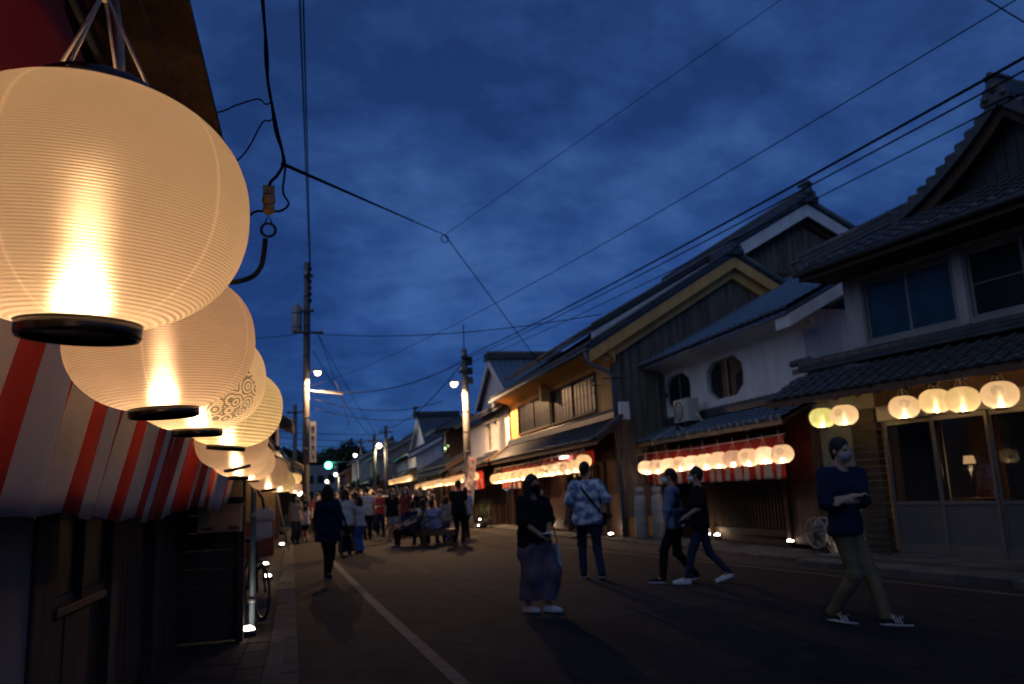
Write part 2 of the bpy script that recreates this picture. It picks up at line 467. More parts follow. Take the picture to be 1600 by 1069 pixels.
def ridge(parent, a, b, m, h=.30, w=.26, name='ridge', layers=3, orn=True, osize=.55):
    """stacked ridge: flat courses, round cap, ornament at the near end a"""
    a = Vector(a); b = Vector(b); q = MB(); d = (b - a).normalized(); s = d.cross(Vector((0, 0, 1))).normalized()
    u = s.cross(d).normalized()
    for i in range(layers):
        z = h * .7 * (i + .5) / layers; ww = w * (1.15 - .18 * i)
        q.bar(a + u * z, b + u * z, ww, h * .7 / layers - .012)
    q.tube([a + u * h * .82, b + u * h * .82], w * .36, 10)
    n = int((b - a).length / .3)
    for i in range(1, n):
        p = a + d * i * .3 + u * h * .82
        q.tube([p - d * .015, p + d * .015], w * .41, 10)
    o = q.build(name, m, parent)
    if orn:
        k = MB(); S = osize                                       # onigawara: flared shoulder, round boss, curled feet
        prof = [(-.62, 0), (-.66, .2), (-.5, .3), (-.46, .62), (-.28, .72), (-.25, 1.0), (-.1, 1.12), (.1, 1.12), (.25, 1.0), (.28, .72), (.46, .62), (.5, .3), (.66, .2), (.62, 0)]
        vs = []; nn = len(prof)
        for t in (-.12, .05):
            for x, z in prof: vs.append(a + s * x * S * .75 + u * (z * S * .8 - .12) + d * t)
        k.add(vs, [tuple(range(nn)), tuple(range(2 * nn - 1, nn - 1, -1))] + [(i, (i + 1) % nn, nn + (i + 1) % nn, nn + i) for i in range(nn)])
        k.tube([a + u * (S * .42 - .1) - d * (.12 + .06 * S), a + u * (S * .42 - .1) + d * .1], S * .15, 12); k.tube([a + u * (S * .16 - .1) + s * S * .3 - d * .16, a + u * (S * .16 - .1) + s * S * .3], S * .10, 10); k.tube([a + u * (S * .16 - .1) - s * S * .3 - d * .16, a + u * (S * .16 - .1) - s * S * .3], S * .10, 10)
        k.tube([a + u * (S * .92 - .12) - d * .16, a + u * (S * .90 - .12) + d * .2], S * .10, 10); k.tube([a + u * (S * .85 - .12) - d * .14 + s * S * .17, a + u * (S * .85 - .12) + d * .2 + s * S * .17], S * .085, 10); k.tube([a + u * (S * .85 - .12) - d * .14 - s * S * .17, a + u * (S * .85 - .12) + d * .2 - s * S * .17], S * .085, 10)
        k.build('ridge_ornament', m, parent)
    return o

def boards(parent, x0, x1, step, top, bot, y, m, th=.025, name='board', gap=.012):
    """vertical boards with battens, tops cut to the function top(x)"""
    x = x0
    while x < x1 - .02:
        xe = min(x + step, x1)
        b = MB(); d = random.uniform(0, .012)
        za, zb = top(x + gap), top(xe - gap)
        if min(za, zb) > bot + .02:
            b.prism([(x + gap / 2, bot), (xe - gap / 2, bot), (xe - gap / 2, zb), (x + gap / 2, za)], y - th - d, y - d * .2)
            b.build(name, m, parent)
        x = xe

def window_grid(parent, x0, x1, z0, z1, y, nx, frame, glass, bars=(0, 0), depth=.09, fw=.06, name='window'):
    """frame with nx sashes, each with a pane and thin bars (parts: window > pane, sash, bar)"""
    f = MB(); f.box(x0 - fw, x1 + fw, y - depth, y, z1, z1 + fw); f.box(x0 - fw, x1 + fw, y - depth - .02, y, z0 - fw, z0)
    f.box(x0 - fw, x0, y - depth, y, z0, z1); f.box(x1, x1 + fw, y - depth, y, z0, z1)
    w = f.build(name, frame, parent)
    sw = (x1 - x0) / nx
    for i in range(nx):
        a, c = x0 + i * sw, x0 + (i + 1) * sw; yy = y - .035 - (.03 if i % 2 else 0)
        s = MB(); t = .035
        s.box(a, a + t, yy - .02, yy, z0, z1); s.box(c - t, c, yy - .02, yy, z0, z1); s.box(a + t, c - t, yy - .02, yy, z0, z0 + t * 1.3); s.box(a + t, c - t, yy - .02, yy, z1 - t, z1)
        s.build('sash', frame, w)
        g = MB(); g.box(a + t, c - t, yy - .010, yy - .006, z0 + t * 1.3, z1 - t); g.build('pane', glass, w)
        for k in range(1, bars[0] + 1):
            xx = a + t + (c - a - 2 * t) * k / (bars[0] + 1)
            q = MB(); q.box(xx - .009, xx + .009, yy - .022, yy - .011, z0 + t * 1.3, z1 - t); q.build('muntin', frame, w)
        for k in range(1, bars[1] + 1):
            zz = z0 + (z1 - z0) * k / (bars[1] + 1)
            q = MB(); q.box(a + t, c - t, yy - .0245, yy - .0225, zz - .009, zz + .009); q.build('muntin', frame, w)
    return w
# ------------------------------------------------------------------ paper lanterns
def lantern_mat(name, c, ribs=34, rough=.55, direct=.30, pattern=None, seams=True, bump=.4):
    """thin ribbed translucent shade: light comes from the bulb inside"""
    m = bpy.data.materials.new(name); m.use_nodes = True
    t = m.node_tree; t.nodes.remove(t.nodes['Principled BSDF'])
    A = t.nodes.new; K = t.links.new
    tc = A('ShaderNodeTexCoord'); sp = A('ShaderNodeSeparateXYZ'); K(tc.outputs['Object'], sp.inputs[0])
    def math_(op, a, b=None, c_=None):
        n = A('ShaderNodeMath'); n.operation = op
        for i, v in enumerate((a, b, c_)):
            if v is None: continue
            if isinstance(v, (int, float)): n.inputs[i].default_value = v
            else: K(v, n.inputs[i])
        return n.outputs[0]
    ph = math_('MULTIPLY', sp.outputs[2], ribs * 2 * PI)
    rib = math_('SINE', ph)
    ribh = math_('MULTIPLY_ADD', rib, .5, .5)
    # fine wires: slightly darker line at each rib
    k = math_('POWER', ribh, 3.0)
    shade = math_('MULTIPLY_ADD', k, -.075, 1.0)
    col_out = A('ShaderNodeMix'); col_out.data_type = 'RGBA'; col_out.blend_type = 'MULTIPLY'; col_out.inputs[0].default_value = 1
    col_out.inputs[6].default_value = (*c, 1)
    if seams:
        ang = math_('ARCTAN2', sp.outputs[1], sp.outputs[0])
        fr = math_('FRACT', math_('MULTIPLY_ADD', ang, 5 / (2 * PI), 2.37))
        d = math_('ABSOLUTE', math_('SUBTRACT', fr, .5))
        sm = math_('SMOOTH_MIN', math_('MULTIPLY', d, 60), 1.0, .4)
        seam = math_('MULTIPLY_ADD', math_('SUBTRACT', 1.0, sm), .28, 1.0)
        shade = math_('MULTIPLY', shade, seam)
    nz = A('ShaderNodeTexNoise'); nz.inputs['Scale'].default_value = 5; nz.inputs['Detail'].default_value = 4; K(tc.outputs['Object'], nz.inputs[0])
    shade = math_('MULTIPLY', shade, math_('MULTIPLY_ADD', nz.outputs[0], .22, .89))
    if pattern:
        dirv, size, sc_ = pattern
        vd = A('ShaderNodeVectorMath'); vd.operation = 'DISTANCE'; K(tc.outputs['Object'], vd.inputs[0]); vd.inputs[1].default_value = dirv
        inside = math_('LESS_THAN', vd.outputs['Value'], size)
        vo = A('ShaderNodeTexVoronoi'); vo.inputs['Scale'].default_value = sc_; vo.feature = 'F1'; K(tc.outputs['Object'], vo.inputs[0])
        w = math_('SINE', math_('MULTIPLY', vo.outputs['Distance'], 26.0))
        line = math_('GREATER_THAN', w, .25)
        ink = math_('MULTIPLY', inside, line)
        shade = math_('MULTIPLY', shade, math_('MULTIPLY_ADD', ink, -.62, 1.0))
    cm = A('ShaderNodeCombineColor'); [K(shade, cm.inputs[i]) for i in range(3)]
    K(cm.outputs[0], col_out.inputs[7])
    bp = A('ShaderNodeBump'); bp.inputs['Strength'].default_value = bump; bp.inputs['Distance'].default_value = .01; K(ribh, bp.inputs['Height'])
    dim = A('ShaderNodeMix'); dim.data_type = 'RGBA'; dim.blend_type = 'MULTIPLY'; dim.inputs[0].default_value = 1; K(col_out.outputs[2], dim.inputs[6]); dim.inputs[7].default_value = (.62, .60, .58, 1) if bump < .35 else (1, 1, 1, 1)
    tr = A('ShaderNodeBsdfTranslucent'); K(dim.outputs[2], tr.inputs[0]); K(bp.outputs[0], tr.inputs['Normal'])
    df = A('ShaderNodeBsdfDiffuse'); K(col_out.outputs[2], df.inputs[0]); K(bp.outputs[0], df.inputs['Normal'])
    rf = A('ShaderNodeBsdfRefraction'); K(col_out.outputs[2], rf.inputs[0]); rf.inputs['Roughness'].default_value = rough; rf.inputs['IOR'].default_value = 1.28
    K(bp.outputs[0], rf.inputs['Normal'])
    m1 = A('ShaderNodeMixShader'); m1.inputs[0].default_value = .18; K(tr.outputs[0], m1.inputs[1]); K(df.outputs[0], m1.inputs[2])
    m2 = A('ShaderNodeMixShader'); m2.inputs[0].default_value = direct; K(m1.outputs[0], m2.inputs[1]); K(rf.outputs[0], m2.inputs[2])
    K(m2.outputs[0], t.nodes['Material Output'].inputs[0])
    return m

PAPER = (.80, .68, .54)
LM = dict(
    big=lantern_mat('lantern_paper_near', (.80, .68, .55), 112, .60, .46, bump=.3),
    pink=lantern_mat('lantern_paper_blush', (.80, .65, .54), 80, .55, .36, bump=.3),
    flower=lantern_mat('lantern_paper_flower', (.80, .69, .52), 76, .55, .34, pattern=((.40, -.28, -.18), .25, 9)),
    plain=lantern_mat('lantern_paper', PAPER, 30, .55, .30),
    cream=lantern_mat('lantern_paper_cream', (.80, .72, .48), 30, .55, .30),
    green=lantern_mat('lantern_paper_green', (.66, .76, .40), 30, .55, .30),
    mark=lantern_mat('lantern_paper_marked', (.80, .70, .54), 30, .55, .30, pattern=((-.36, -.36, .1), .17, 16)),
)

def shade_mesh(name, ring, asp, n, m, pw=2.25):
    h = asp / 2; prof = []
    zt = (1 - (2 * ring) ** pw) ** (1 / pw)
    for i in range(m + 1):
        t = math.sin((i / m - .5) * PI) * zt                       # -zt .. zt
        prof.append((.5 * (1 - abs(t) ** pw) ** (1 / pw), t * h))
    b = MB(); b.lathe(prof, n)
    me = b.mesh(name)
    return me, zt * h

def lantern_set(asp, ring, n, m, pw=2.25):
    me, zt = shade_mesh('lantern_shade', ring, asp, n, m, pw)
    rh = .075
    b = MB(); b.lathe([(ring * .93, -zt - rh * .6), (ring * 1.0, -zt - rh * .62), (ring * 1.03, -zt - rh * .5), (ring * 1.03, -zt + .006), (ring * .96, -zt + .012), (ring * .93, -zt - rh * .6)], 32)
    b.disc((0, 0, -zt - rh * .38), ring * .95, 32)
    b.lathe([(.001, -zt - rh * .37), (.06, -zt - rh * .37), (.06, -zt + .05), (.03, -zt + .1), (.001, -zt + .1)], 12)
    bot = b.mesh('bottom_ring'); bot.materials.append(M['black'])
    b = MB(); b.lathe([(ring * .9, zt + rh * .5), (ring * 1.0, zt + rh * .52), (ring * 1.02, zt + rh * .4), (ring * 1.02, zt - .006), (ring * .9, zt - .01), (ring * .9, zt + rh * .5)], 32)
    top = b.mesh('top_ring'); top.materials.append(M['black'])
    b = MB()
    for k in range(4):
        a = PI / 4 + k * PI / 2
        b.tube([(ring * math.cos(a), ring * math.sin(a), zt + .02), (0.012 * math.cos(a), .012 * math.sin(a), zt + .36)], .006, 6)
    b.tube([(0, 0, zt + .35), (0, 0, zt + .62)], .012, 6)
    cd = b.mesh('hanging_cord'); cd.materials.append(M['rope_w'])
    return me, bot, top, cd, zt
LS = {'tall': lantern_set(1.0, .26, 96, 48, 2.3), 'near': lantern_set(.80, .178, 72, 36), 'far': lantern_set(.82, .19, 28, 16)}
POWER = 1.0
def lantern(x, y, z, d, label, group, kind='far', paper='plain', power=3.0, rz=None, tilt=0, lit=(1, .65, .35)):
    me, bot, top, cd, zt = LS[kind]
    t = thing('paper_lantern', label, 'lantern', (x, y, z), random.uniform(0, 6) if rz is None else rz, group)
    t.rotation_euler[0] = tilt if tilt else random.uniform(-.09, .09); t.rotation_euler[1] = 0 if tilt else random.uniform(-.09, .09)
    if kind == 'far': power *= random.uniform(.7, 1.25); d *= random.uniform(.95, 1.05)
    t.scale = (d, d, d)
    o = bpy.data.objects.new('lantern_shade', me); col.objects.link(o); o.parent = t
    if not me.materials: me.materials.append(LM['plain'])
    o.material_slots[0].link = 'OBJECT'; o.material_slots[0].material = LM[paper]
    for nm, q in (('bottom_ring', bot), ('top_ring', top), ('hanging_cord', cd)):
        c = bpy.data.objects.new(nm, q); col.objects.link(c); c.parent = t
    if kind == 'far':
        lamp('bulb', (0, 0, -zt + .17), power * POWER, lit, .035 * d, t)
    else:                                                           # bulb at the foot; weaker lamps added above it imitate the paper's glow streak
        for k, (h_, f_) in enumerate(((.13, .82), (.20, .12), (.30, .04), (.42, .02))):
            lamp('bulb', (0, 0, -zt + h_), power * POWER * f_, lit, .04 * d, t)
    return t

ORD = ['first', 'second', 'third', 'fourth', 'fifth', 'sixth', 'seventh', 'eighth', 'ninth', 'tenth', 'eleventh', 'twelfth', 'thirteenth', 'fourteenth', 'fifteenth', 'sixteenth', 'seventeenth', 'eighteenth']
gL = 'paper lanterns hanging along the near left eave'
near_specs = [
    (-.318, 1.235, 1.886, .452, 'near', 'big', 'huge glowing white paper lantern hanging closest, filling the upper left corner', 4.6, .55, .05),
    (-.365, 2.14, 1.862, .45, 'near', 'pink', 'blush white paper lantern partly hidden behind the huge closest lantern', 3.6, 2.0, -.06),
    (-.385, 2.98, 1.885, .46, 'near', 'flower', 'paper lantern printed with a grey scrolling flower, behind the blush one', 3.6, -.35, .02),
    (-.355, 3.85, 1.885, .46, 'near', 'cream', 'yellowish plain paper lantern bulging out behind the flower printed one', 3.4, 1.2, .1),
    (-.50, 5.55, 1.86, .46, 'near', 'pink', 'pinkish paper lantern low behind the yellowish one, black round base facing us', 3.0, 2.1, -.22),
    (-.565, 6.95, 1.84, .46, 'near', 'plain', 'pale paper lantern peeking out under the pinkish one beside the curtain end', 2.6, 2.7, .06),
    (-.57, 8.4, 1.85, .46, 'near', 'plain', 'paper lantern nearly hidden at the end of the overlapping bunch', 2.6, 1.0, .05),
    (-.48, 9.8, 1.775, .47, 'near', 'pink', 'pinkish round lantern standing clear of the bunch above the meter box', 2.6, .3, .0),
    (-.51, 14.4, 1.80, .47, 'far', 'cream', 'yellowish lantern just behind the lone pinkish round lantern', 2.6, .3, .0),
    (-.55, 19.3, 1.86, .47, 'far', 'plain', 'small pale lantern, last of the near left eave, beside the bright shop', 2.6, .3, .0),
]
near_specs += [(-.33, .05, 1.86, .46, 'near', 'plain', 'unseen lantern added to light the near left curtain, just outside the left picture edge', 4.5, .4, .02),
               (-.33, -.60, 1.86, .46, 'near', 'plain', 'unseen lantern added to light the near left curtain, further outside the left picture edge', 4.5, .9, .02),
               (-.33, -1.3, 1.86, .46, 'near', 'plain', 'unseen lantern added to light the near left curtain, farthest outside the left picture edge', 4.5, 1.4, .02)]  # three unseen lanterns past the frame, added to light the curtain
for (x, y, z, d, k, p, lab, pw, rz, ti) in near_specs:
    lantern(x, y, z, d, lab, gL, k, p, pw, rz, ti)
# ------------------------------------------------------------------ house A (nearest on the right)
def quad(b, a, c, d, e, mi=0): return b.add([a, c, d, e], [(0, 1, 2, 3)], mi)

gA = 'lanterns under the eave of the near right house'
A = thing('shop_house', 'dark two storey tiled house nearest on the right with glass sliding doors', 'house', (9.6, 12, 0), math.atan2(-.982, .187))
b = MB()                                                       # ground floor shell: back room, side wall
b.box(-1.5, -1.32, 0, 4.5, 0, 3.3)                              # left corner post wall
b.box(-1.32, -.05, .0, .2, 2.62, 3.3); b.box(-1.32, -.62, .06, .2, 0, 2.62)
b.build('wall', M['grey'], A)
b = MB(); b.box(-.05, 6.2, .0, .25, 2.62, 3.5); b.build('lintel', M['wood'], A, .01)
b = MB(); b.box(-1.52, -1.36, -.08, .1, 0, 2.66); b.build('corner_post', M['wood'], A, .008)
for k in range(20):                                            # ribbed tile pilaster beside the doors, course by course
    q = MB(); q.box(-.60, -.06, -.03, .12, .11 + k * .125, .11 + k * .125 + .115); q.build('pilaster_tile', M['sidetile'], A, .008)
# interior of the shop
b = MB(); b.box(-.1, 6.2, 2.4, 2.45, 0, 2.7); b.box(-.1, 6.2, .2, 2.4, -.02, .02); b.box(-.1, 6.2, .2, 2.45, 2.66, 2.7); b.build('interior', M['brown'], A)
# sliding glass doors: rails, stiles, lower panel, upper pane each a piece
dw = .945
for i in range(5):
    x0 = .04 + i * dw; y = .05 if i % 2 else .10
    d = MB(); d.box(x0 - .02, x0 + .05, y - .03, y + .03, .14, 2.36); d.box(x0 + dw - .03, x0 + dw + .02, y - .03, y + .03, .14, 2.36)
    d.box(x0 + .05, x0 + dw - .03, y - .025, y + .025, .14, .30); d.box(x0 + .05, x0 + dw - .03, y - .025, y + .025, .93, .99); d.box(x0 + .05, x0 + dw - .03, y - .025, y + .025, 2.28, 2.36)
    door = d.build('sliding_door', M['alu'], A, .004)
    g = MB(); g.box(x0 + .05, x0 + dw - .03, y - .004, y + .004, .99, 2.28); g.build('pane', M['glass'], door)
    g = MB(); g.box(x0 + .05, x0 + dw - .03, y - .008, y + .008, .30, .93); g.build('panel', M['panel'], door)
    if i == 1:
        h = MB(); h.box(x0 + dw - .02, x0 + dw - .005, y - .05, y - .03, 1.0, 1.14); h.build('handle', M['steel'], door)
b = MB(); b.box(-.02, 4.85, -.02, .16, 2.362, 2.62); b.box(-.02, 4.85, -.06, .2, .02, .135); b.build('door_track', M['alu'], A, .005)
for (x0, x1) in ((.08, .93), (1.93, 2.85), (2.9, 4.7)):                # lace curtains behind the panes
    c = MB(); n = 60; vs = []
    for i in range(n + 1):
        x = x0 + (x1 - x0) * i / n; yy = .32 + .035 * math.sin(i * .9 + math.sin(i * .31) * 2)
        vs += [(x, yy, .35), (x, yy + .01, 2.34)]
    c.add(vs, [(2 * i, 2 * i + 2, 2 * i + 3, 2 * i + 1) for i in range(n)], 0, True)
    c.build('lace_curtain', M['offwhite'], A)
lp_ = thing('table_lamp', 'small orange shaded lamp glowing behind the glass sliding door', 'lamp', (0, 0, 0))
lp_.matrix_world = Matrix.Translation((9.6, 12, 0)) @ Matrix.Rotation(math.atan2(-.982, .187), 4, 'Z') @ Matrix.Translation((.86, 1.0, 0))
q = MB(); q.lathe([(.075, 1.70), (.095, 1.57)], 20); q.disc((0, 0, 1.702), .075); q.build('lamp_shade', emit('lampshade_glow', (1, .48, .18), 1.5), lp_)
q = MB(); q.tube([(0, 0, 1.02), (0, 0, 1.57)], .012); q.lathe([(.001, 1.03), (.07, 1.02), (.07, 1.0), (.001, 1.0)], 16); q.build('lamp_base', M['dark'], lp_)
cab = thing('side_table', 'small dark table carrying the glowing lamp inside the shop', 'table', (0, 0, 0)); cab.matrix_world = lp_.matrix_world.copy()
q = MB(); q.box(-.3, .3, -.2, .2, .95, .998); q.build('table_top', M['wood'], cab)
for sx in (-.26, .26):
    for sy in (-.16, .16):
        q = MB(); q.box(sx - .02, sx + .02, sy - .02, sy + .02, .02, .95); q.build('leg', M['wood'], cab)
lamp('bulb', (0, 0, 1.5), 26, (1, .55, .25), .05, lp_)
# lower eave (pent roof): soffit boards, rafters, gutter, tiles
XL, XR = -1.62, 6.4
zE, zT, yE = 2.86, 3.38, -.95
b = MB(); b.hexa([(XL, yE, zE - .05), (XR, yE, zE - .05), (XR, .02, zT - .06), (XL, .02, zT - .06)], [(XL, yE, zE), (XR, yE, zE), (XR, .02, zT), (XL, .02, zT)])
pr = b.build('pent_roof', M['tan'], A)
for k in range(17):
    x = XL + .1 + k * .48
    q = MB(); q.bar((x, yE + .04, zE - .095), (x, 0, zT - .105), .055, .08); q.build('rafter', M['brown'], pr)
q = MB(); q.box(XL - .03, XR, yE - .05, yE - .012, zE - .10, zE + .02); q.build('fascia', M['brown'], pr)
uy = Vector((0, -yE, zT - zE)).normalized()
tile_roof(A, (XL, yE - .06, zE + .02), (1, 0, 0), uy, 30, 4, (TILE, TILE_E), single=120)
ridge(A, (XL, -.02, zT + .08), (XR, -.02, zT + .08), M['tile'], .2, .2, 'wall_ridge', 2, False)
# upper storey
b = MB(); b.box(-.42, 6.2, .0, .2, 3.45, 3.72); b.box(-.42, -.06, .0, 3.5, 3.72, 5.2); b.box(-.06, 6.2, .0, .2, 4.90, 5.25); b.box(1.80, 1.95, -.03, .2, 3.72, 4.90); b.box(3.80, 3.95, -.03, .2, 3.72, 4.9); b.box(5.8, 6.2, 0, .2, 3.72, 4.9)
b.box(-.42, 6.2, 3.5, 3.6, 3.4, 5.2); b.box(6.1, 6.2, .2, 3.6, 0, 5.2); b.box(-1.5, 6.2, 4.4, 4.5, 0, 3.5)
b.build('upper_wall', M['offwhite'], A)
b = MB(); b.box(-.30, 5.9, -.05, .0, 3.60, 3.72); b.build('window_sill', M['grey'], A, .006)
window_grid(A, .02, 1.74, 3.78, 4.82, .10, 2, M['grey'], M['blueglass'], (0, 0), .12, .06)
window_grid(A, 2.01, 3.74, 3.78, 4.82, .10, 2, M['grey'], M['darkglass'], (0, 1), .12, .06)
window_grid(A, 4.01, 5.74, 3.78, 4.82, .10, 2, M['grey'], M['darkglass'], (0, 1), .12, .06)
b = MB(); b.box(-.3, 5.9, .18, .19, 3.72, 4.9); b.build('blind', M['grey'], A)
# upper eave skirt + hip-and-gable roof
zE, zT, yE, yT = 5.12, 5.98, -.82, .9
XL = -.62; XR = 6.9; xg = 2.6; zg = 7.2
b = MB()
b.hexa([(XL, yE, zE - .1), (XR, yE, zE - .1), (5.8, yT, zT - .1), (.55, yT, zT - .1)], [(XL, yE, zE), (XR, yE, zE), (5.8, yT, zT), (.55, yT, zT)])
ur = b.build('upper_roof', M['brown'], A)
q = MB(); q.box(XL, XR, yE - .03, yE + .01, zE - .16, zE - .02); q.box(XL, -.42, yE + .02, .0, zE - .14, zE - .11); q.box(-.42, XR, yE + .02, .0, zE - .14, zE - .11); q.build('soffit', M['wood'], ur)
q = MB(); q.tube([(XL - .05, yE - .09, zE - .02), (XR, yE - .09, zE - .02)], .055, 10); q.build('gutter', M['dark'], A)
uy = Vector((0, yT - yE, zT - zE)).normalized()
sl = math.hypot(yT - yE, zT - zE)
tile_roof(A, (XL, yE - .05, zE + .02), (1, 0, 0), uy, 27, 8, (TILE, TILE_E), single=170, clip=lambda x, yy: x > yy * (1.17 / sl) + .05)
# left slope: slab with rolls (faces away from the street)
b = MB(); b.hexa([(XL, yE, zE - .05), (.55, yT, zT - .05), (.55, 4.5, zT - .05), (XL, 5.2, zE - .05)], [(XL, yE, zE + .04), (.55, yT, zT + .06), (.55, 4.5, zT + .06), (XL, 5.2, zE + .04)])
b.hexa([(.55, yT, zT - .05), (xg, yT, zg - .1), (xg, 4.6, zg - .1), (.55, 4.6, zT - .05)], [(.55, yT, zT + .06), (xg, yT, zg), (xg, 4.6, zg), (.55, 4.6, zT + .06)])
b.hexa([(xg, yT, zg - .1), (4.4, yT, zT - .05), (4.4, 4.6, zT - .05), (xg, 4.6, zg - .1)], [(xg, yT, zg), (4.4, yT, zT + .06), (4.4, 4.6, zT + .06), (xg, 4.6, zg)])
b.build('main_roof', M['tile'], A)
ridge(A, (XL + .05, yE + .05, zE + .12), (.6, yT + .1, zT + .14), M['tile'], .22, .2, 'hip_ridge', 2, True, .30)
ridge(A, (xg, yT - .35, zg + .1), (xg, 4.7, zg + .1), M['tile'], .32, .28, 'main_ridge', 3, True, .5)
# curved rake tiles each side of the gable, stepping down
def rake(z_at, x0, x1, y, n):
    for i in range(n):
        t = (i + .5) / n; x = x0 + (x1 - x0) * t; z = z_at(t)
        q = MB(); s = (x1 - x0) / n
        z2 = z_at((i + 1) / n); z1 = z_at(i / n) - .02; up_ = .075
        q.hexa([(x - s / 2, y - .12, z1), (x + s * .55, y - .12, z2 - .03), (x + s * .55, y + .3, z2 - .03), (x - s / 2, y + .3, z1)],
               [(x - s / 2, y - .14, z1 + .13), (x + s * .55, y - .14, z2 + .13 + up_), (x + s * .55, y + .3, z2 + .10 + up_), (x - s / 2, y + .3, z1 + .10)])
        q.tube([(x - s * .5, y - .04, z1 + .13), (x + s * .62, y - .04, z2 + .14 + up_)], .06, 8)
        q.build('rake_tile', M['tile'], A)
zl = lambda t: zg - .02 - 1.34 * (t ** .92) + .10 * math.sin(PI * t) * -1
rake(zl, xg, .42, yT - .3, 11); rake(zl, xg, 4.55, yT - .3, 11)
b = MB()
for sgn, xe in ((-1, .5), (1, 4.46)):
    for i in range(8):
        t0, t1 = i / 8, (i + 1) / 8; xa, xb = xg + (xe - xg) * t0, xg + (xe - xg) * t1
        b.hexa([(xa, yT - .30, zl(t0) - .2), (xb, yT - .30, zl(t1) - .2), (xb, yT - .24, zl(t1) - .2), (xa, yT - .24, zl(t0) - .2)], [(xa, yT - .30, zl(t0) - .005), (xb, yT - .30, zl(t1) - .005), (xb, yT - .24, zl(t1) - .005), (xa, yT - .24, zl(t0) - .005)])
b.build('bargeboard', M['wood'], A)
boards(A, .75, 4.2, .2, lambda x: zg - .16 - abs(x - xg) * .62, zT - .02, yT + .02, M['dark'], name='gable_board')
for k, (px, x) in enumerate([(-1.35, 0), (-.93, 0), (.21, 0), (.86, 0), (1.33, 0), (1.92, 0), (3.1, 0), (3.7, 0), (4.6, 0)]):
    wx = 9.6 + px * .187 - (-.55) * -.982 * 1 ; pass
ma = A.matrix_basis if False else Matrix.Translation((9.6, 12, 0)) @ Matrix.Rotation(math.atan2(-.982, .187), 4, 'Z')
specs = [(-.72, 'green', 'greenish paper lantern at the left corner of the near right eave'), (-.22, 'mark', 'marked paper lantern overlapping the greenish corner one'),
         (1.0, 'mark', 'lone paper lantern with small leaf mark above the first sliding door'), (1.57, 'cream', 'cream lantern, rear one of the overlapping pair above the doors'),
         (2.02, 'cream', 'cream lantern, front one of the overlapping pair above the doors'), (2.60, 'mark', 'cream lantern furthest right, near the picture edge, above the doors'),
         (3.55, 'cream', 'cream lantern just beyond the picture edge above the doors'), (4.3, 'cream', 'cream lantern well beyond the picture edge above the doors')]
for i, (x, p, lab) in enumerate(specs):
    w = ma @ Vector((x, -.56, 2.50 + (.03 if i == 3 else 0)))
    lantern(w.x, w.y, w.z, .45 + .008 * i if i < 6 else .47, lab, gA, 'near', p, 5.2, rz=random.uniform(-.3, .3), tilt=.001, lit=(1, .70, .42))

# ------------------------------------------------------------------ house B: white plaster, blue tiles
B = thing('merchant_house', 'white plastered house with blue tiled roof and two octagonal upstairs windows', 'house', (10.1, 22.2, 0), -PI / 2)
BW = 7.6                                                        # local x 0..7.6 towards the camera
oct1 = (3.18, 5.05, 3.52, 4.52); oct2 = (.62, 2.25, 3.52, 4.52)
def octo(x0, x1, z0, z1, cx_=.40, cz=.24): return [(x0 + cx_, z0), (x1 - cx_, z0), (x1 - .03, z0 + cz), (x1, (z0 + z1) / 2), (x1 - .03, z1 - cz), (x1 - cx_, z1), (x0 + cx_, z1), (x0 + .03, z1 - cz), (x0, (z0 + z1) / 2), (x0 + .03, z0 + cz)]
def wall_with_holes(b, x0, x1, z0, z1, y0, y1, holes):
    """front wall as bmesh with polygon openings (each hole convex), with reveals"""
    bm = bmesh.new()
    loops = [[(x0, z0), (x1, z0), (x1, z1), (x0, z1)]] + holes
    es = []
    for lp2 in loops:
        vs = [bm.verts.new((x, y0, z)) for x, z in lp2]
        for i in range(len(vs)): es.append(bm.edges.new((vs[i], vs[(i + 1) % len(vs)])))
    bmesh.ops.triangle_fill(bm, edges=es, use_beauty=True, use_dissolve=False)
    bm.verts.index_update()
    vs = [v.co[:] for v in bm.verts]; fs = [[v.index for v in f.verts] for f in bm.faces]
    bm.free()
    b.add(vs, fs)
    for h in holes:
        n = len(h); b.add([(x, y0, z) for x, z in h] + [(x, y1, z) for x, z in h], [(i, (i + 1) % n, n + (i + 1) % n, n + i) for i in range(n)])
b = MB(); wall_with_holes(b, 0, BW, 3.0, 4.75, 0, .16, [octo(*oct1), octo(*oct2)])
b.box(0, .12, .005, 6, 0, 4.9); b.box(BW - .12, BW, .005, 6, 2.6, 5.0); b.box(.12, BW - .12, 5.9, 6, 0, 5)
b.build('wall', M['white'], B)
for (x0, x1, z0, z1) in (oct1, oct2):
    pts = octo(x0, x1, z0, z1); c = ((x0 + x1) / 2, (z0 + z1) / 2)
    q = MB(); n = len(pts); inn = [(c[0] + (x - c[0]) * .94, c[1] + (z - c[1]) * .93) for x, z in pts]
    q.add([(x, .09, z) for x, z in pts] + [(x, .09, z) for x, z in inn] + [(x, .13, z) for x, z in inn], [(i, (i + 1) % n, n + (i + 1) % n, n + i) for i in range(n)] + [(n + i, n + (i + 1) % n, 2 * n + (i + 1) % n, 2 * n + i) for i in range(n)])
    q.box(c[0] - .02, c[0] + .02, .08, .11, z0 + .03, z1 - .03)
    w = q.build('octagonal_window', M['zinc'], B)
    bc = (c[0], inn[0][1]); tc_ = (c[0], inn[5][1])
    for half in ([bc] + inn[1:6] + [tc_], [tc_] + inn[6:] + [inn[0], bc]):
        g = MB(); g.add([(x, .125, z) for x, z in half], [tuple(range(len(half)))]); g.build('pane', M['darkglass'], w)
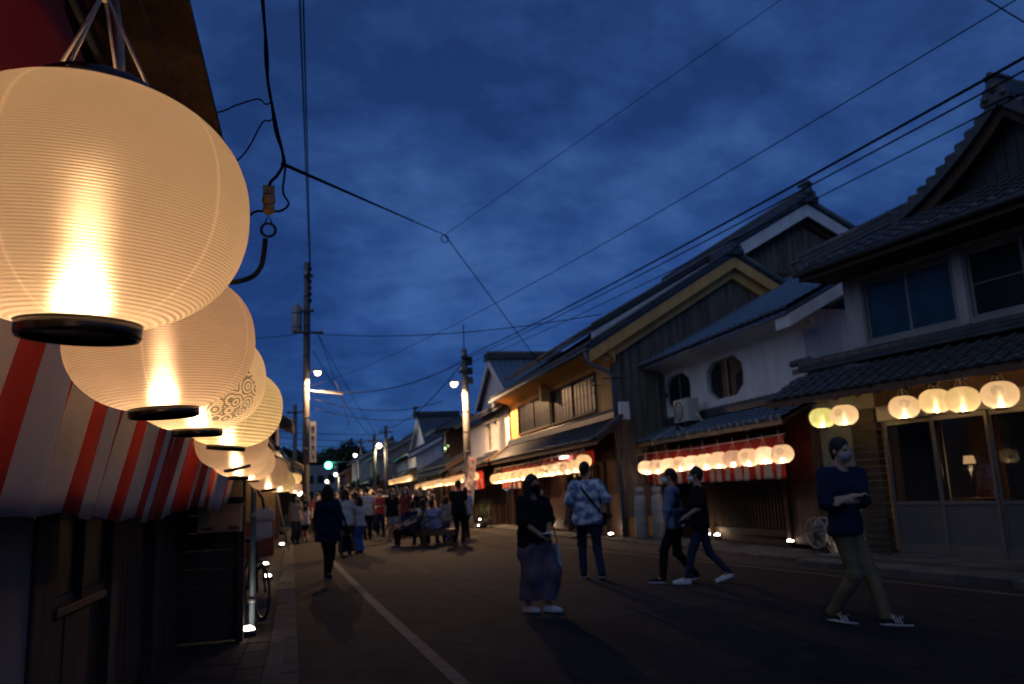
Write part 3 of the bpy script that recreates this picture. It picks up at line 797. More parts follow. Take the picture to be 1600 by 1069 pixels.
# cove under the eave
b = MB(); prof = [(0, 4.55)] + [(-.62 * (1 - math.cos(t * PI / 2)) , 4.55 + .22 * math.sin(t * PI / 2)) for t in (.2, .4, .6, .8, 1)] + [(-.66, 4.86), (0, 4.95)]
vs = []; n = len(prof)
for x in (-.02, BW + .42):
    for y, z in prof: vs.append((x, y, z))
b.add(vs, [(i, (i + 1) % n, n + (i + 1) % n, n + i) for i in range(n)] + [tuple(range(n)), tuple(range(2 * n - 1, n - 1, -1))]); b.build('eave_cove', M['white'], B)
# roof slope, ridge at +5.6 deep
zE, yE, pit = 4.84, -.72, .51
RX0, RX1 = -.15, BW + .55
b = MB(); D_ = 6.6
b.hexa([(RX0, yE, zE - .08), (RX1, yE, zE - .08), (RX1, yE + D_, zE + D_ * pit - .08), (RX0, yE + D_, zE + D_ * pit - .08)], [(RX0, yE, zE), (RX1, yE, zE), (RX1, yE + D_, zE + D_ * pit), (RX0, yE + D_, zE + D_ * pit)])
b.hexa([(RX0, yE + D_, zE + D_ * pit - .08), (RX1, yE + D_, zE + D_ * pit - .08), (RX1, yE + D_ + 5, zE + D_ * pit - 2.5), (RX0, yE + D_ + 5, zE + D_ * pit - 2.5)], [(RX0, yE + D_, zE + D_ * pit), (RX1, yE + D_, zE + D_ * pit), (RX1, yE + D_ + 5, zE + D_ * pit - 2.4), (RX0, yE + D_ + 5, zE + D_ * pit - 2.4)])
b.build('roof', M['tile2'], B)
uy = Vector((0, 1, pit)).normalized()
tile_roof(B, (RX0, yE - .06, zE + .02), (1, 0, 0), uy, 31, 29, (TILE2, TILE2_E), single=248)
q = MB(); q.bar((RX0 + .04, yE - .06, zE + .06), (RX0 + .04, yE + D_, zE + D_ * pit + .06), .16, .10); q.tube([(RX0 + .02, yE - .08, zE + .13), (RX0 + .02, yE + D_, zE + D_ * pit + .13)], .055, 8); q.build('verge_tile', M['tile2'], B)
ridge(B, (RX0 - .05, yE + D_, zE + D_ * pit + .06), (RX1, yE + D_, zE + D_ * pit + .06), M['tile2'], .3, .26, 'ridge', 3, True, .5)
b = MB(); b.prism([(0, 0)], 0, 1) if False else None
q = MB(); q.hexa([(RX1 - .5, yE + .05, zE - .34), (RX1 + .02, yE + .05, zE - .34), (RX1 + .02, yE + D_, zE + D_ * pit - .34), (RX1 - .5, yE + D_, zE + D_ * pit - .34)], [(RX1 - .5, yE + .05, zE - .085), (RX1 + .02, yE + .05, zE - .085), (RX1 + .02, yE + D_, zE + D_ * pit - .085), (RX1 - .5, yE + D_, zE + D_ * pit - .085)])
q.build('bargeboard', M['white'], B)
b = MB(); b.add([(BW - .01, .02, 4.6), (BW - .01, 6, 4.6), (BW - .01, 6, zE + 6.7 * pit)], [(0, 1, 2)]); b.build('side_gable', M['dark'], B)
# pent roof of B
zE, zT, yE = 2.62, 3.06, -.98
X0, X1 = -.9, BW + .45
b = MB(); b.hexa([(X0, yE, zE - .05), (X1, yE, zE - .05), (X1, .0, zT - .05), (X0, .0, zT - .05)], [(X0, yE, zE), (X1, yE, zE), (X1, .0, zT), (X0, .0, zT)]); pr = b.build('pent_roof', M['brown'], B)
q = MB(); q.box(X0, X1, yE - .035, yE - .006, zE - .09, zE + .01); q.build('fascia', M['tan'], pr)
for k in range(15):
    q = MB(); x = X0 + .2 + k * .6; q.bar((x, yE + .03, zE - .09), (x, 0, zT - .10), .05, .07); q.build('rafter', M['wood'], pr)
uy = Vector((0, -yE, zT - zE)).normalized()
tile_roof(B, (X0, yE - .05, zE + .02), (1, 0, 0), uy, 33, 4, (TILE2, TILE2_E), single=132)
ridge(B, (X0, -.04, zT + .05), (X1, -.04, zT + .05), M['tile'], .2, .2, 'wall_ridge', 2, False)
q = MB(); q.bar((X0 + .04, yE - .05, zE + .08), (X0 + .04, 0, zT + .08), .14, .1); q.build('verge_tile', M['tile2'], B)
q = MB(); q.tube([(3.2, -.75, 2.82), (2.6, -.62, 2.95), (1.9, -.7, 2.84), (1.75, -1.04, 2.68), (1.9, -1.08, 2.5)], .012, 6); q.build('loose_cable', M['rope_w'], B)
# ground floor of B: lattice front behind the curtain, red plaster with boarded base on the camera side
b = MB(); b.box(-.2, 6.4, .06, .2, 0, 3.0); b.build('shopfront', M['wood'], B)
x = -.1
while x < 6.3:
    q = MB(); q.box(x, x + .05, .0, .06, .35, 2.2); q.build('lattice_bar', M['wood'], B); x += .14
q = MB(); q.box(-.2, 6.4, -.03, .075, .2, .34); q.box(-.2, 6.4, -.03, .075, 2.2, 2.34); q.build('lattice_rail', M['wood'], B)
for x in (2.75, 6.38):
    q = MB(); q.box(x, x + .16, -.12, .05, 0, 2.6); q.build('post', M['wood'], B, .008)
b = MB(); b.box(6.54, BW + .3, .0, .2, 1.42, 3.0); b.build('red_plaster', M['redwall'], B)
x = 6.54
while x < BW + .28:
    q = MB(); q.box(x + .004, min(x + .17, BW + .3) - .004, -.03, .15, .08, 1.40); q.build('wainscot_board', M['brown'], B); x += .17
# small side roof and pipe between B and A
q = MB(); q.hexa([(BW + .05, -.4, 3.55), (BW + .75, -.4, 3.55), (BW + .75, .9, 3.9), (BW + .05, .9, 3.9)], [(BW + .05, -.4, 3.66), (BW + .75, -.4, 3.66), (BW + .75, .9, 4.01), (BW + .05, .9, 4.01)]); q.tube([(BW + .1, -.42, 3.78), (BW + .72, -.42, 3.78)], .07, 10); q.build('side_roof', M['tile'], B)
# air conditioner on the pent roof
ac = thing('air_conditioner', 'pale outdoor air conditioner unit standing on the pent roof of the white house', 'air conditioner', (9.62, 19.35, 2.98), -PI / 2)
q = MB(); q.box(-.42, .42, -.16, .16, .06, .66); q.build('casing', M['cream'], ac, .015)
q = MB(); q.lathe([(.24, .0), (.25, .01), (.25, .025), (.235, .03)], 28)
for k in range(9):
    q.tube([(-.24 * math.sin(math.acos(max(-1, min(1, (k - 4) / 4.6)))), (k - 4) * .052, .02), (.24 * math.sin(math.acos(max(-1, min(1, (k - 4) / 4.6)))), (k - 4) * .052, .02)], .005, 4)
for i, p in enumerate(q.v): q.v[i] = (p[0] - .1, -.162 - p[2], p[1] + .36)
q.build('fan_guard', M['zinc'], ac)
q = MB(); q.box(-.3, -.22, -.2, .2, -.10, .06); q.box(.22, .3, -.2, .2, -.10, .06); q.build('feet', M['dark'], ac)
q = MB(); q.tube([(.44, .05, .25), (.52, .05, .2), (.54, .2, .0), (.5, .34, -.05)], .03, 8); q.build('hose', M['cream'], ac)

# curtain red/white builder
def curtain(name, label, p_top, p_bot, length, stripe, loc, rz, wave=.05, sag=lambda t: 0, group=None, top_red=0.0, cat='curtain', nx=None, start=0):
    """striped cloth hung along local x; p_top/p_bot = (y, z) of top and bottom edge. Stripes are separate faces of red and white cloth."""
    ns = max(1, int(round(length / stripe))); sub = 6; nx_ = ns * sub; nz = 14
    vs = []; fs = []; mi = []
    for i in range(nx_ + 1):
        t = i / nx_; x = t * length
        ph = math.sin(x * 7.1 + 1.7 * math.sin(x * 2.3)) + .5 * math.sin(x * 15.7 + 2)
        for j in range(nz + 1):
            v = j / nz
            zt = p_top[1] - sag(t) * .2; zb = p_bot[1] - sag(t)
            yy = p_top[0] + (p_bot[0] - p_top[0]) * (v ** 1.15) + wave * ph * (.25 + .75 * v)
            vs.append((x + .03 * math.sin(x * 9 + v * 3) * v + .035 * math.sin(v * 3.6 + x * 1.3) * (wave < .029), yy, zt + (zb - zt) * v + .012 * math.sin(x * 11) * v))
    for i in range(nx_):
        for j in range(nz):
            a = i * (nz + 1) + j
            fs.append((a, a + 1, a + nz + 2, a + nz + 1))
            mi.append(0 if (((i // sub) + start) % 2 == 0 or j < top_red * nz) else 1)
    b = MB(); b.v = vs; b.f = fs; b.m = mi; b.sm = [True] * len(fs)
    o = b.build(name, [CLOTH_R, CLOTH_W]); o.location = loc; o.rotation_euler[2] = rz
    sd = o.modifiers.new('thickness', 'SOLIDIFY'); sd.thickness = .004
    return tag(o, label, cat, group)
def cloth_mat(name, c):
    m = bpy.data.materials.new(name); m.use_nodes = True; t = m.node_tree; p = t.nodes['Principled BSDF']; p.inputs['Roughness'].default_value = .9
    tr = t.nodes.new('ShaderNodeBsdfTranslucent'); mi = t.nodes.new('ShaderNodeMixShader'); mi.inputs[0].default_value = .22
    nz = t.nodes.new('ShaderNodeTexNoise'); nz.inputs['Scale'].default_value = 5; nz.inputs['Detail'].default_value = 5
    tc = t.nodes.new('ShaderNodeTexCoord'); t.links.new(tc.outputs['Object'], nz.inputs[0])
    rp = t.nodes.new('ShaderNodeValToRGB'); rp.color_ramp.elements[0].color = (*[x * .82 for x in c], 1); rp.color_ramp.elements[1].color = (*[min(1, x * 1.08) for x in c], 1)
    t.links.new(nz.outputs[0], rp.inputs[0]); t.links.new(rp.outputs[0], p.inputs['Base Color']); t.links.new(rp.outputs[0], tr.inputs[0])
    n2 = t.nodes.new('ShaderNodeTexNoise'); n2.inputs['Scale'].default_value = 9; n2.inputs['Detail'].default_value = 3; t.links.new(tc.outputs['Object'], n2.inputs[0])
    bp = t.nodes.new('ShaderNodeBump'); bp.inputs['Strength'].default_value = .35; bp.inputs['Distance'].default_value = .03; t.links.new(n2.outputs[0], bp.inputs['Height']); t.links.new(bp.outputs[0], p.inputs['Normal'])
    t.links.new(p.outputs[0], mi.inputs[1]); t.links.new(tr.outputs[0], mi.inputs[2]); t.links.new(mi.outputs[0], t.nodes['Material Output'].inputs[0])
    return m
CLOTH_R = cloth_mat('curtain_red', (.60, .035, .022)); CLOTH_W = cloth_mat('curtain_white', (.84, .76, .66))
gC = 'red and white striped festival curtains'
curtain('striped_curtain', 'red and white striped curtain under the blue tiled pent roof of the white house', (-.42, 2.36), (-.42, 1.46), 9.45, .21, (9.78, 24.0, 0), -PI / 2, .03, group=gC, top_red=.3)
gB = 'lanterns in a row under the white house'
for i in range(12):
    t = i / 11
    X = 9.05 + .12 * t; Y = 21.75 - 7.35 * t ** .93; Z = 1.93 + .02 * t
    lantern(X, Y, Z, .47, '%s paper lantern from the camera end of the row under the white house' % ORD[11 - i], gB, 'far', ['plain', 'plain', 'mark', 'plain', 'mark', 'plain', 'mark', 'plain', 'pink', 'mark', 'plain', 'mark'][i], 7.0, rz=.3 + random.uniform(-.5, .5), lit=(1, .66, .44))
tag(MB().tube([(9.05, 22.2, 2.33), (9.1, 18, 2.28), (9.17, 14.2, 2.34)], .012, 6).build('lantern_rope', M['rope_w']), 'pale rope carrying the row of lanterns under the white house', 'rope')

# gas cylinders and block wall between the ochre house and the white house
bw = thing('block_wall', 'grey concrete block wall between the ochre house and the white house', 'wall', (8.95, 22.9, 0), -PI / 2 + .35)
for r_ in range(8):
    for c_ in range(4):
        q = MB(); x0 = c_ * .4 + (.2 if r_ % 2 else 0) - .1; q.box(x0 + .004, min(x0 + .396, 1.5), 0, .12, r_ * .2 + .004, r_ * .2 + .196); q.build('block', M['block'], bw, .004)
def cylinder(loc, lab):
    t = thing('gas_cylinder', lab, 'gas cylinder', loc, 0, 'gas cylinders against the block wall')
    q = MB(); q.lathe([(.001, 0), (.15, 0), (.175, .03), (.175, .95), (.165, 1.05), (.12, 1.14), (.05, 1.17), (.001, 1.17)], 22); q.build('tank', M['gascyl'], t)
    q = MB(); q.lathe([(.11, 1.14), (.125, 1.14), (.125, 1.36), (.11, 1.36), (.11, 1.14)], 18); q.build('collar', M['gascyl'], t)
    q = MB(); q.tube([(0, 0, 1.17), (0, 0, 1.3)], .025, 8); q.tube([(0, 0, 1.24), (.09, 0, 1.26)], .012, 6); q.build('valve', M['dark'], t)
    for z in (.35, .7):
        q = MB(); q.lathe([(.176, z), (.179, z + .01), (.179, z + .05), (.176, z + .06)], 22); q.build('band', M['zinc'], t)
cylinder((8.72, 20.75, .05), 'grey gas cylinder nearer the block wall, left of its twin'); cylinder((9.05, 20.35, .05), 'grey gas cylinder right of its twin, by the walking pair')
# wheel (hose reel) against the left corner of house A
hr = thing('hose_reel', 'spoked hose reel standing by the corner of the near right house', 'hose reel', (9.05, 13.25, .1), R(95))
q = MB()
for s in (-.09, .09):
    q.tube([(.27 * math.cos(2 * PI * k / 24), s, .36 + .27 * math.sin(2 * PI * k / 24)) for k in range(25)], .018, 8)
    for k in range(6): q.tube([(0, s, .36), (.27 * math.cos(PI * k / 3), s, .36 + .27 * math.sin(PI * k / 3))], .01, 6)
q.build('reel', M['zinc'], hr)
q = MB(); q.tube([(.14 * math.cos(k * .6), -.08 + .16 * (k % 30) / 30, .36 + .14 * math.sin(k * .6)) for k in range(90)], .012, 6); q.build('hose', M['pipe'], hr)
q = MB(); q.bar((-.25, 0, .0), (0, .12, .36), .03, .03); q.bar((.25, 0, 0), (0, .12, .36), .03, .03); q.tube([(0, -.12, .36), (0, .14, .36)], .02, 8); q.build('stand', M['dark'], hr)

# ------------------------------------------------------------------ house C: ochre plaster with boarded gable
C = thing('ochre_house', 'ochre plastered merchant house with boarded gable end and lattice windows upstairs', 'house', (8.5, 34, 0), -PI / 2)
CW = 12.4
b = MB(); wall_with_holes(b, 0, CW, 3.0, 5.15, 0, .2, [[(1.45, 3.72), (6.1, 3.72), (6.1, 4.95), (1.45, 4.95)], [(6.28, 3.72), (11.0, 3.72), (11.0, 4.95), (6.28, 4.95)]])
b.box(0, .15, .01, 8, 0, 5.3); b.box(.15, CW - .2, 7.9, 8, 0, 5.4)
b.build('wall', M['yellow'], C)
b = MB(); b.box(1.4, 11.1, .25, .3, 3.5, 5.1); b.build('paper_screen', M['grey'], C)
for (a, c) in ((1.51, 6.04), (6.34, 10.94)):
    window_grid(C, a, c, 3.78, 4.89, .06, 4, M['wood'], M['darkglass'], (2, 1), .12, .06, 'lattice_window')
# cove and eave
prof = [(0, 4.98)] + [(-.70 * (1 - math.cos(t * PI / 2)), 4.98 + .34 * math.sin(t * PI / 2)) for t in (.2, .4, .6, .8, 1)] + [(-.74, 5.37), (0, 5.6)]
vs = []; n = len(prof); b = MB()
for x in (-.1, CW + .30):
    for y, z in prof: vs.append((x, y, z))
b.add(vs, [(i, (i + 1) % n, n + (i + 1) % n, n + i) for i in range(n)] + [tuple(range(n)), tuple(range(2 * n - 1, n - 1, -1))]); b.build('eave_cove', M['yellow'], C)
q = MB(); q.box(6.12, 6.30, -.42, -.02, 4.6, 5.2); q.build('bracket', M['yellow'], C, .02)
# gable (faces the camera, at local x = CW): work in world-ish helper: local (y, z) profile
pit = .60; zE = 5.40; yE = -.80; yR = 4.05; zR = zE + (yR - yE) * pit
RX0, RX1 = -.2, CW + .42
b = MB()
for s in (0, 1):
    ya, yb = (yE, yR) if s == 0 else (yR, yR * 2 - yE)
    za, zb = (zE, zR) if s == 0 else (zR, zE)
    b.hexa([(RX0, ya, za - .1), (RX1, ya, za - .1), (RX1, yb, zb - .1), (RX0, yb, zb - .1)], [(RX0, ya, za), (RX1, ya, za), (RX1, yb, zb), (RX0, yb, zb)])
b.build('roof', M['tile'], C)
uy = Vector((0, 1, pit)).normalized()
tile_roof(C, (RX0, yE - .06, zE + .02), (1, 0, 0), uy, 48, 23, (TILE, TILE_E), single=0)
for s in (1, -1):                                              # verge boards and plaster band in two steps, each side of the gable
    for (dx, w, h, m, nm) in ((.0, .07, .34, 'yellow', 'bargeboard'), (-.22, .15, .62, 'yellow', 'gable_band')):
        x1 = RX1 + dx
        pts = []
        for t in (0, 1):
            y = yR + s * (yR - yE) * t * (1 if dx == 0 else .90); z = zR - (yR - yE) * pit * t * (1 if dx == 0 else .90)
            pts.append((y, z))
        (y0, z0), (y1, z1) = pts
        q = MB(); off = .10
        q.hexa([(x1 - w, y0, z0 - off - h), (x1, y0, z0 - off - h), (x1, y1, z1 - off - h), (x1 - w, y1, z1 - off - h)], [(x1 - w, y0, z0 - off), (x1, y0, z0 - off), (x1, y1, z1 - off), (x1 - w, y1, z1 - off)])
        q.build(nm, M[m], C)
    q = MB(); ya, za = yR, zR; yb, zb = yR + s * (yR - yE), zE
    q.bar((RX1 - .04, ya, za + .05), (RX1 - .04, yb, zb + .05), .2, .11); q.tube([(RX1 + .02, ya, za + .12), (RX1 + .02, yb, zb + .12)], .06, 8); q.tube([(RX1 - .3, ya, za + .12), (RX1 - .3, yb, zb + .12)], .05, 8)
    q.build('verge_tile', M['tile'], C)
ridge(C, (RX1 + .05, yR, zR + .05), (RX0, yR, zR + .05), M['tile'], .34, .28, 'ridge', 3, True, .55)
# boarded gable wall: build in a helper child rotated so that its local x runs into the plot
def side_boards(parent, X, y0, y1, step, topf, bot, m, name='board'):
    y = y0
    while y < y1 - .03:
        ye = min(y + step, y1); d = random.uniform(0, .012); g = .006
        za, zb = topf(y + g), topf(ye - g)
        if min(za, zb) > bot + .05:
            q = MB(); xa, xb = X, X + .022 + d
            q.hexa([(xa, y + g, bot), (xb, y + g, bot), (xb, ye - g, bot), (xa, ye - g, bot)], [(xa, y + g, za), (xb, y + g, za), (xb, ye - g, zb), (xa, ye - g, zb)])
            q.build(name, m, parent)
            q = MB(); q.box(X + .02, X + .05 + d, ye - .022, ye + .018, bot, min(za, zb)); q.build('batten', m, parent)
        y = ye
gt = lambda y: zR - abs(y - yR) * pit - .55
side_boards(C, CW, -.02, 8.1, .2, gt, .6, M['board'])
b = MB(); b.add([(CW - .01, 0, 0), (CW - .01, 8, 0), (CW - .01, 8, 5.3), (CW - .01, yR, zR - .1), (CW - .01, 0, 5.3)], [(0, 1, 2, 3, 4)]); b.box(CW - .16, CW - .012, 0, .22, 0, 5.2); b.build('gable_wall', M['yellow'], C)
# pent roof of C
zE2, zT2, yE2 = 2.72, 3.32, -.85
X0, X1 = -.3, CW + .75
b = MB(); b.hexa([(X0, yE2, zE2 - .06), (X1, yE2, zE2 - .06), (X1, 0, zT2 - .06), (X0, 0, zT2 - .06)], [(X0, yE2, zE2), (X1, yE2, zE2), (X1, 0, zT2), (X0, 0, zT2)]); pr = b.build('pent_roof', M['brown'], C)
q = MB(); q.box(X0, X1, yE2 - .03, yE2, zE2 - .10, zE2); q.build('fascia', M['wood'], pr)
uy2 = Vector((0, -yE2, zT2 - zE2)).normalized()
tile_roof(C, (X0, yE2 - .05, zE2 + .02), (1, 0, 0), uy2, 49, 4, (TILE, TILE_E), single=120)
ridge(C, (X1 - .1, -.03, zT2 + .06), (X0, -.03, zT2 + .06), M['tile'], .26, .2, 'wall_ridge', 3, False)
q = MB(); q.box(X1 - .1, X1 + .02, -.16, .14, zT2 - .05, zT2 + .45); q.build('ridge_end_plaster', M['white'], C, .02)
q = MB(); q.bar((X1, yE2 - .04, zE2 + .08), (X1, -.1, zT2 + .08), .16, .11); q.build('verge_tile', M['tile'], C)
q = MB(); q.bar((X0, yE2 - .04, zE2 + .08), (X0, -.1, zT2 + .08), .16, .11); q.build('verge_tile', M['tan'], C)
# downpipe, gutter, hooks
q = MB(); q.tube([(-.15, -.90, 5.32), (CW + .4, -.90, 5.32)], .06, 8); q.build('gutter', M['pipe'], C)
q = MB(); q.tube([(CW + .3, -.9, 5.27), (CW + .32, -.85, 4.95), (CW + .4, -.35, 4.72), (CW + .42, -.16, 4.55), (CW + .42, -.14, .3)], .055, 10); q.build('downpipe', M['pipe'], C)
q = MB(); q.tube([(CW + .1, -.35, 4.52), (CW + 1.2, -.05, 4.42)], .03, 6); q.build('wire_bracket', M['dark'], C)
q = MB(); q.tube([(11.2, -.0, 4.5), (11.5, -.35, 4.45), (11.7, -.35, 4.62)], .02, 6); q.build('wire_hook', M['dark'], C)
# ground floor of C: posts, glazed fronts, lit room
b = MB(); b.box(0, CW, .3, .36, 2.15, 3.2); b.box(-.05, CW + .05, -.08, .12, 2.2, 2.5); b.build('lintel', M['wood'], C)
for x in (0, 2.4, 4.9, 7.3, 9.2, 10.1, 11.0, CW - .18):
    q = MB(); q.box(x, x + .18, -.02, .2, 0, 2.2); q.build('post', M['wood'], C, .008)
for (xa, xb, kind_) in ((.18, 2.4, 0), (2.58, 4.9, 1), (5.08, 7.3, 0), (7.48, 9.2, 1), (9.38, 10.1, 2), (10.28, 11.0, 2), (11.18, CW - .18, 0)):
    if kind_ == 0:
        x = xa
        while x < xb - .02:
            q = MB(); q.box(x + .003, min(x + .18, xb) - .003, .08, .12, .05, 2.2); q.build('wall_board', M['brown'], C); x += .18
    else:
        nn = 2 if kind_ == 2 else 4
        w = (xb - xa) / nn
        for i in range(nn):
            q = MB(); a = xa + i * w
            q.box(a, a + .05, .08, .12, .05, 2.2); q.box(a + w - .05, a + w, .08, .12, .05, 2.2)
            for z in (.05, .75, 1.45, 2.12): q.box(a + .05, a + w - .05, .082, .118, z, z + .06)
            d = q.build('glazed_door', M['wood'], C)
            q = MB(); q.box(a + .05, a + w - .05, .098, .102, .11, 2.12); q.build('pane', M['glass'], d)
room = emit('lit_paper_screen', (.85, .62, .22), .38)
q = MB(); q.box(9.3, 11.1, .9, .93, .55, 1.95); q.build('lit_screen', room, C)
q = MB(); q.box(9.3, 11.1, .86, .895, 1.05, 1.2); q.box(9.9, 9.96, .86, .895, .55, 1.05); q.box(9.9, 9.96, .86, .895, 1.2, 1.95); q.build('screen_rail', M['brown'], C)
b = MB(); b.box(.15, CW - .2, 2.5, 2.55, 0, 3); b.build('inner_wall', M['brown'], C)
cl = thing('eave_light', 'bright white fluorescent light under the pent roof of the ochre house', 'light', (7.93, 24.9, 2.47), 0)
q = MB(); q.box(-.09, .09, -.45, .45, .02, .09); q.build('light_base', M['cream'], cl, .01)
q = MB(); q.tube([(0, -.38, -.02), (0, .38, -.02)], .03, 8); q.build('light_tube', emit('tube_glow', (1, .95, .85), 14), cl)
lamp('light_source', (0, 0, -.10), 10, (1, .9, .75), .08, cl)
gCl = 'lanterns in a row under the ochre house'
for i in range(16):
    t = i / 15
    lantern(7.72 + .02 * math.sin(i), 34.0 - 11.6 * t, 2.0 + .12 * t + (.1 if i == 15 else 0), .5, '%s paper lantern from the camera end of the row under the ochre house' % ORD[15 - i], gCl, 'far', 'plain' if i % 4 else 'mark', 6.0, lit=(1, .66, .36))
tag(MB().tube([(7.72, 34.3, 2.42), (7.72, 28, 2.44), (7.72, 22.2, 2.56)], .012, 6).build('lantern_rope', M['rope_w']), 'pale rope carrying the row of lanterns under the ochre house', 'rope')
curtain('striped_curtain', 'red and white striped curtain under the far end of the ochre house', (-.0, 2.4), (-.0, 1.55), 6.0, .24, (8.0, 34.2, 0), -PI / 2, .03, group=gC, top_red=.35)
curtain('red_valance', 'plain red cloth band behind the lanterns of the ochre house, camera end', (-.0, 2.55), (-.0, 2.12), 5.6, 5.6, (8.05, 28.0, 0), -PI / 2, .02, group=None)

# ------------------------------------------------------------------ house C2: taller building behind with white verge
C2 = thing('tall_storehouse', 'tall boarded storehouse with white bargeboards rising behind the ochre house', 'building', (9.2, 34, 0), -PI / 2)
CW2 = 11.0; zE = 6.2; yE = -.9; yR = 7.1; pit = .56; zR = zE + (yR - yE) * pit; RX0, RX1 = 0, CW2 + .45
b = MB(); b.box(0, CW2 - .05, .0, 14.2, 3.6, 6.1); b.add([(CW2 - .06, 0, 6.1), (CW2 - .06, 14.2, 6.1), (CW2 - .06, yR, zR - .2)], [(0, 1, 2)]); b.add([(.06, 0, 6.1), (.06, 14.2, 6.1), (.06, yR, zR - .2)], [(0, 2, 1)]); b.build('wall', M['grey'], C2)
b = MB()
for s in (0, 1):
    ya, yb = (yE, yR) if s == 0 else (yR, yR * 2 - yE); za, zb = (zE, zR) if s == 0 else (zR, zE)
    b.hexa([(RX0, ya, za - .1), (RX1, ya, za - .1), (RX1, yb, zb - .1), (RX0, yb, zb - .1)], [(RX0, ya, za), (RX1, ya, za), (RX1, yb, zb), (RX0, yb, zb)])
b.build('roof', M['tile'], C2)
uy = Vector((0, 1, pit)).normalized()
tile_roof(C2, (RX0, yE - .06, zE + .02), (1, 0, 0), uy, 42, 37, (TILE, TILE_E), single=0)
for s in (1, -1):
    for (dx, w, h, m) in ((.0, .08, .42, 'white'), (-.25, .2, .5, 'wood')):
        x1 = RX1 + dx; f = 1 if dx == 0 else .97; y1, z1 = yR + s * (yR - yE) * f, zR - (yR - yE) * pit * f
        q = MB(); o_ = .1 + (.12 if dx else 0)
        q.hexa([(x1 - w, yR, zR - o_ - h), (x1, yR, zR - o_ - h), (x1, y1, z1 - o_ - h), (x1 - w, y1, z1 - o_ - h)], [(x1 - w, yR, zR - o_), (x1, yR, zR - o_), (x1, y1, z1 - o_), (x1 - w, y1, z1 - o_)])
        q.build('bargeboard', M[m], C2)
    q = MB(); q.bar((RX1 - .04, yR, zR + .05), (RX1 - .04, yR + s * (yR - yE), zE + .05), .2, .11); q.tube([(RX1 + .02, yR, zR + .12), (RX1 + .02, yR + s * (yR - yE), zE + .12)], .06, 8); q.build('verge_tile', M['tile'], C2)
ridge(C2, (RX1 + .05, yR, zR + .05), (RX0, yR, zR + .05), M['tile'], .4, .3, 'ridge', 3, True, .75)
gt2 = lambda y: zR - abs(y - yR) * pit - .62
side_boards(C2, CW2, .1, 14.1, .26, gt2, 8.25, M['board'])
side_boards(C2, CW2, .1, 14.1, .26, lambda y: min(8.1, gt2(y)), 5.2, M['board'])
q = MB(); q.box(CW2, CW2 + .09, 4.0, 10.2, 8.1, 8.24); q.build('tie_beam', M['wood'], C2)
# ------------------------------------------------------------------ near left house: eave, curtain, wall
Lh = thing('festival_shop', 'dark wooden shop along the near left with deep eave over lanterns and striped curtain', 'shop', (0, 0, 0))
b = MB(); b.box(-1.45, -1.36, -4, 4.62, 0, 3.0); b.build('plaster_wall', M['warm'], Lh)
b = MB(); b.box(-1.45, -1.34, 4.62, 5.0, 0, 3.0); b.build('post', M['wood'], Lh, .01)
# window with sliding panes, boarded below
for k, (y0, y1) in enumerate(((5.0, 5.52), (5.52, 6.1))):
    q = MB(); x = -1.37 + .03 * k; z0, z1 = .93, 2.3
    q.box(x - .03, x, y0, y0 + .04, z0, z1); q.box(x - .03, x, y1 - .04, y1, z0, z1); q.box(x - .03, x, y0 + .04, y1 - .04, z0, z0 + .05); q.box(x - .03, x, y0 + .04, y1 - .04, z1 - .04, z1)
    w = q.build('window_sash', M['wood'], Lh)
    q = MB(); q.box(x - .02, x - .014, y0 + .04, y1 - .04, z0 + .05, z1 - .04); q.build('pane', M['darkglass'], w)
q = MB(); q.box(-1.44, -1.32, 4.98, 6.12, .88, .93); q.build('window_sill', M['brown'], Lh, .006)
y = 5.0
while y < 6.1:
    q = MB(); q.box(-1.43, -1.37 + random.uniform(0, .008), y + .004, min(y + .28, 6.1) - .004, 0, .855); q.build('wall_board', M['wood'], Lh); y += .28
b = MB(); b.box(-1.46, -1.45, 4.6, 9.4, 0, 3.0); b.box(-3.9, -3.8, -4, 9.4, 0, 3.0); b.box(-3.8, -1.46, 9.3, 9.4, 0, 3.0); b.build('back_wall', M['wood'], Lh)
b = MB(); b.box(-1.45, -1.30, 6.1, 6.3, 0, 3); b.build('post', M['wood'], Lh, .01)
b = MB(); b.box(-1.45, -1.30, 7.7, 7.9, 0, 3); b.build('post', M['wood'], Lh, .01)
for y0 in (6.3, 7.0):
    q = MB(); q.box(-1.44, -1.40, y0, y0 + .7, .05, 2.1); d = q.build('plank_door', M['wood'], Lh)
    for k in range(4):
        q = MB(); q.box(-1.40, -1.385, y0 + .02 + k * .17, y0 + .18 + k * .17, .1, 2.05); q.build('plank', M['wood'], d)
y = 7.9
while y < 9.25:
    q = MB(); q.box(-1.44, -1.33 + random.uniform(0, .01), y + .01, y + .11, .05, 2.6); q.build('slat', M['wood'], Lh); y += .13
# wing wall that closes the shop front, clad in horizontal boards
for k in range(14):
    q = MB(); q.box(-1.36, -.765, 9.28 + random.uniform(0, .01), 9.36, .05 + k * .185, .05 + k * .185 + .178); q.build('siding_board', M['sidetile'], Lh)
q = MB(); q.box(-.76, -.685, 9.24, 9.40, 0, 2.8); q.build('corner_post', M['wood'], Lh, .01)
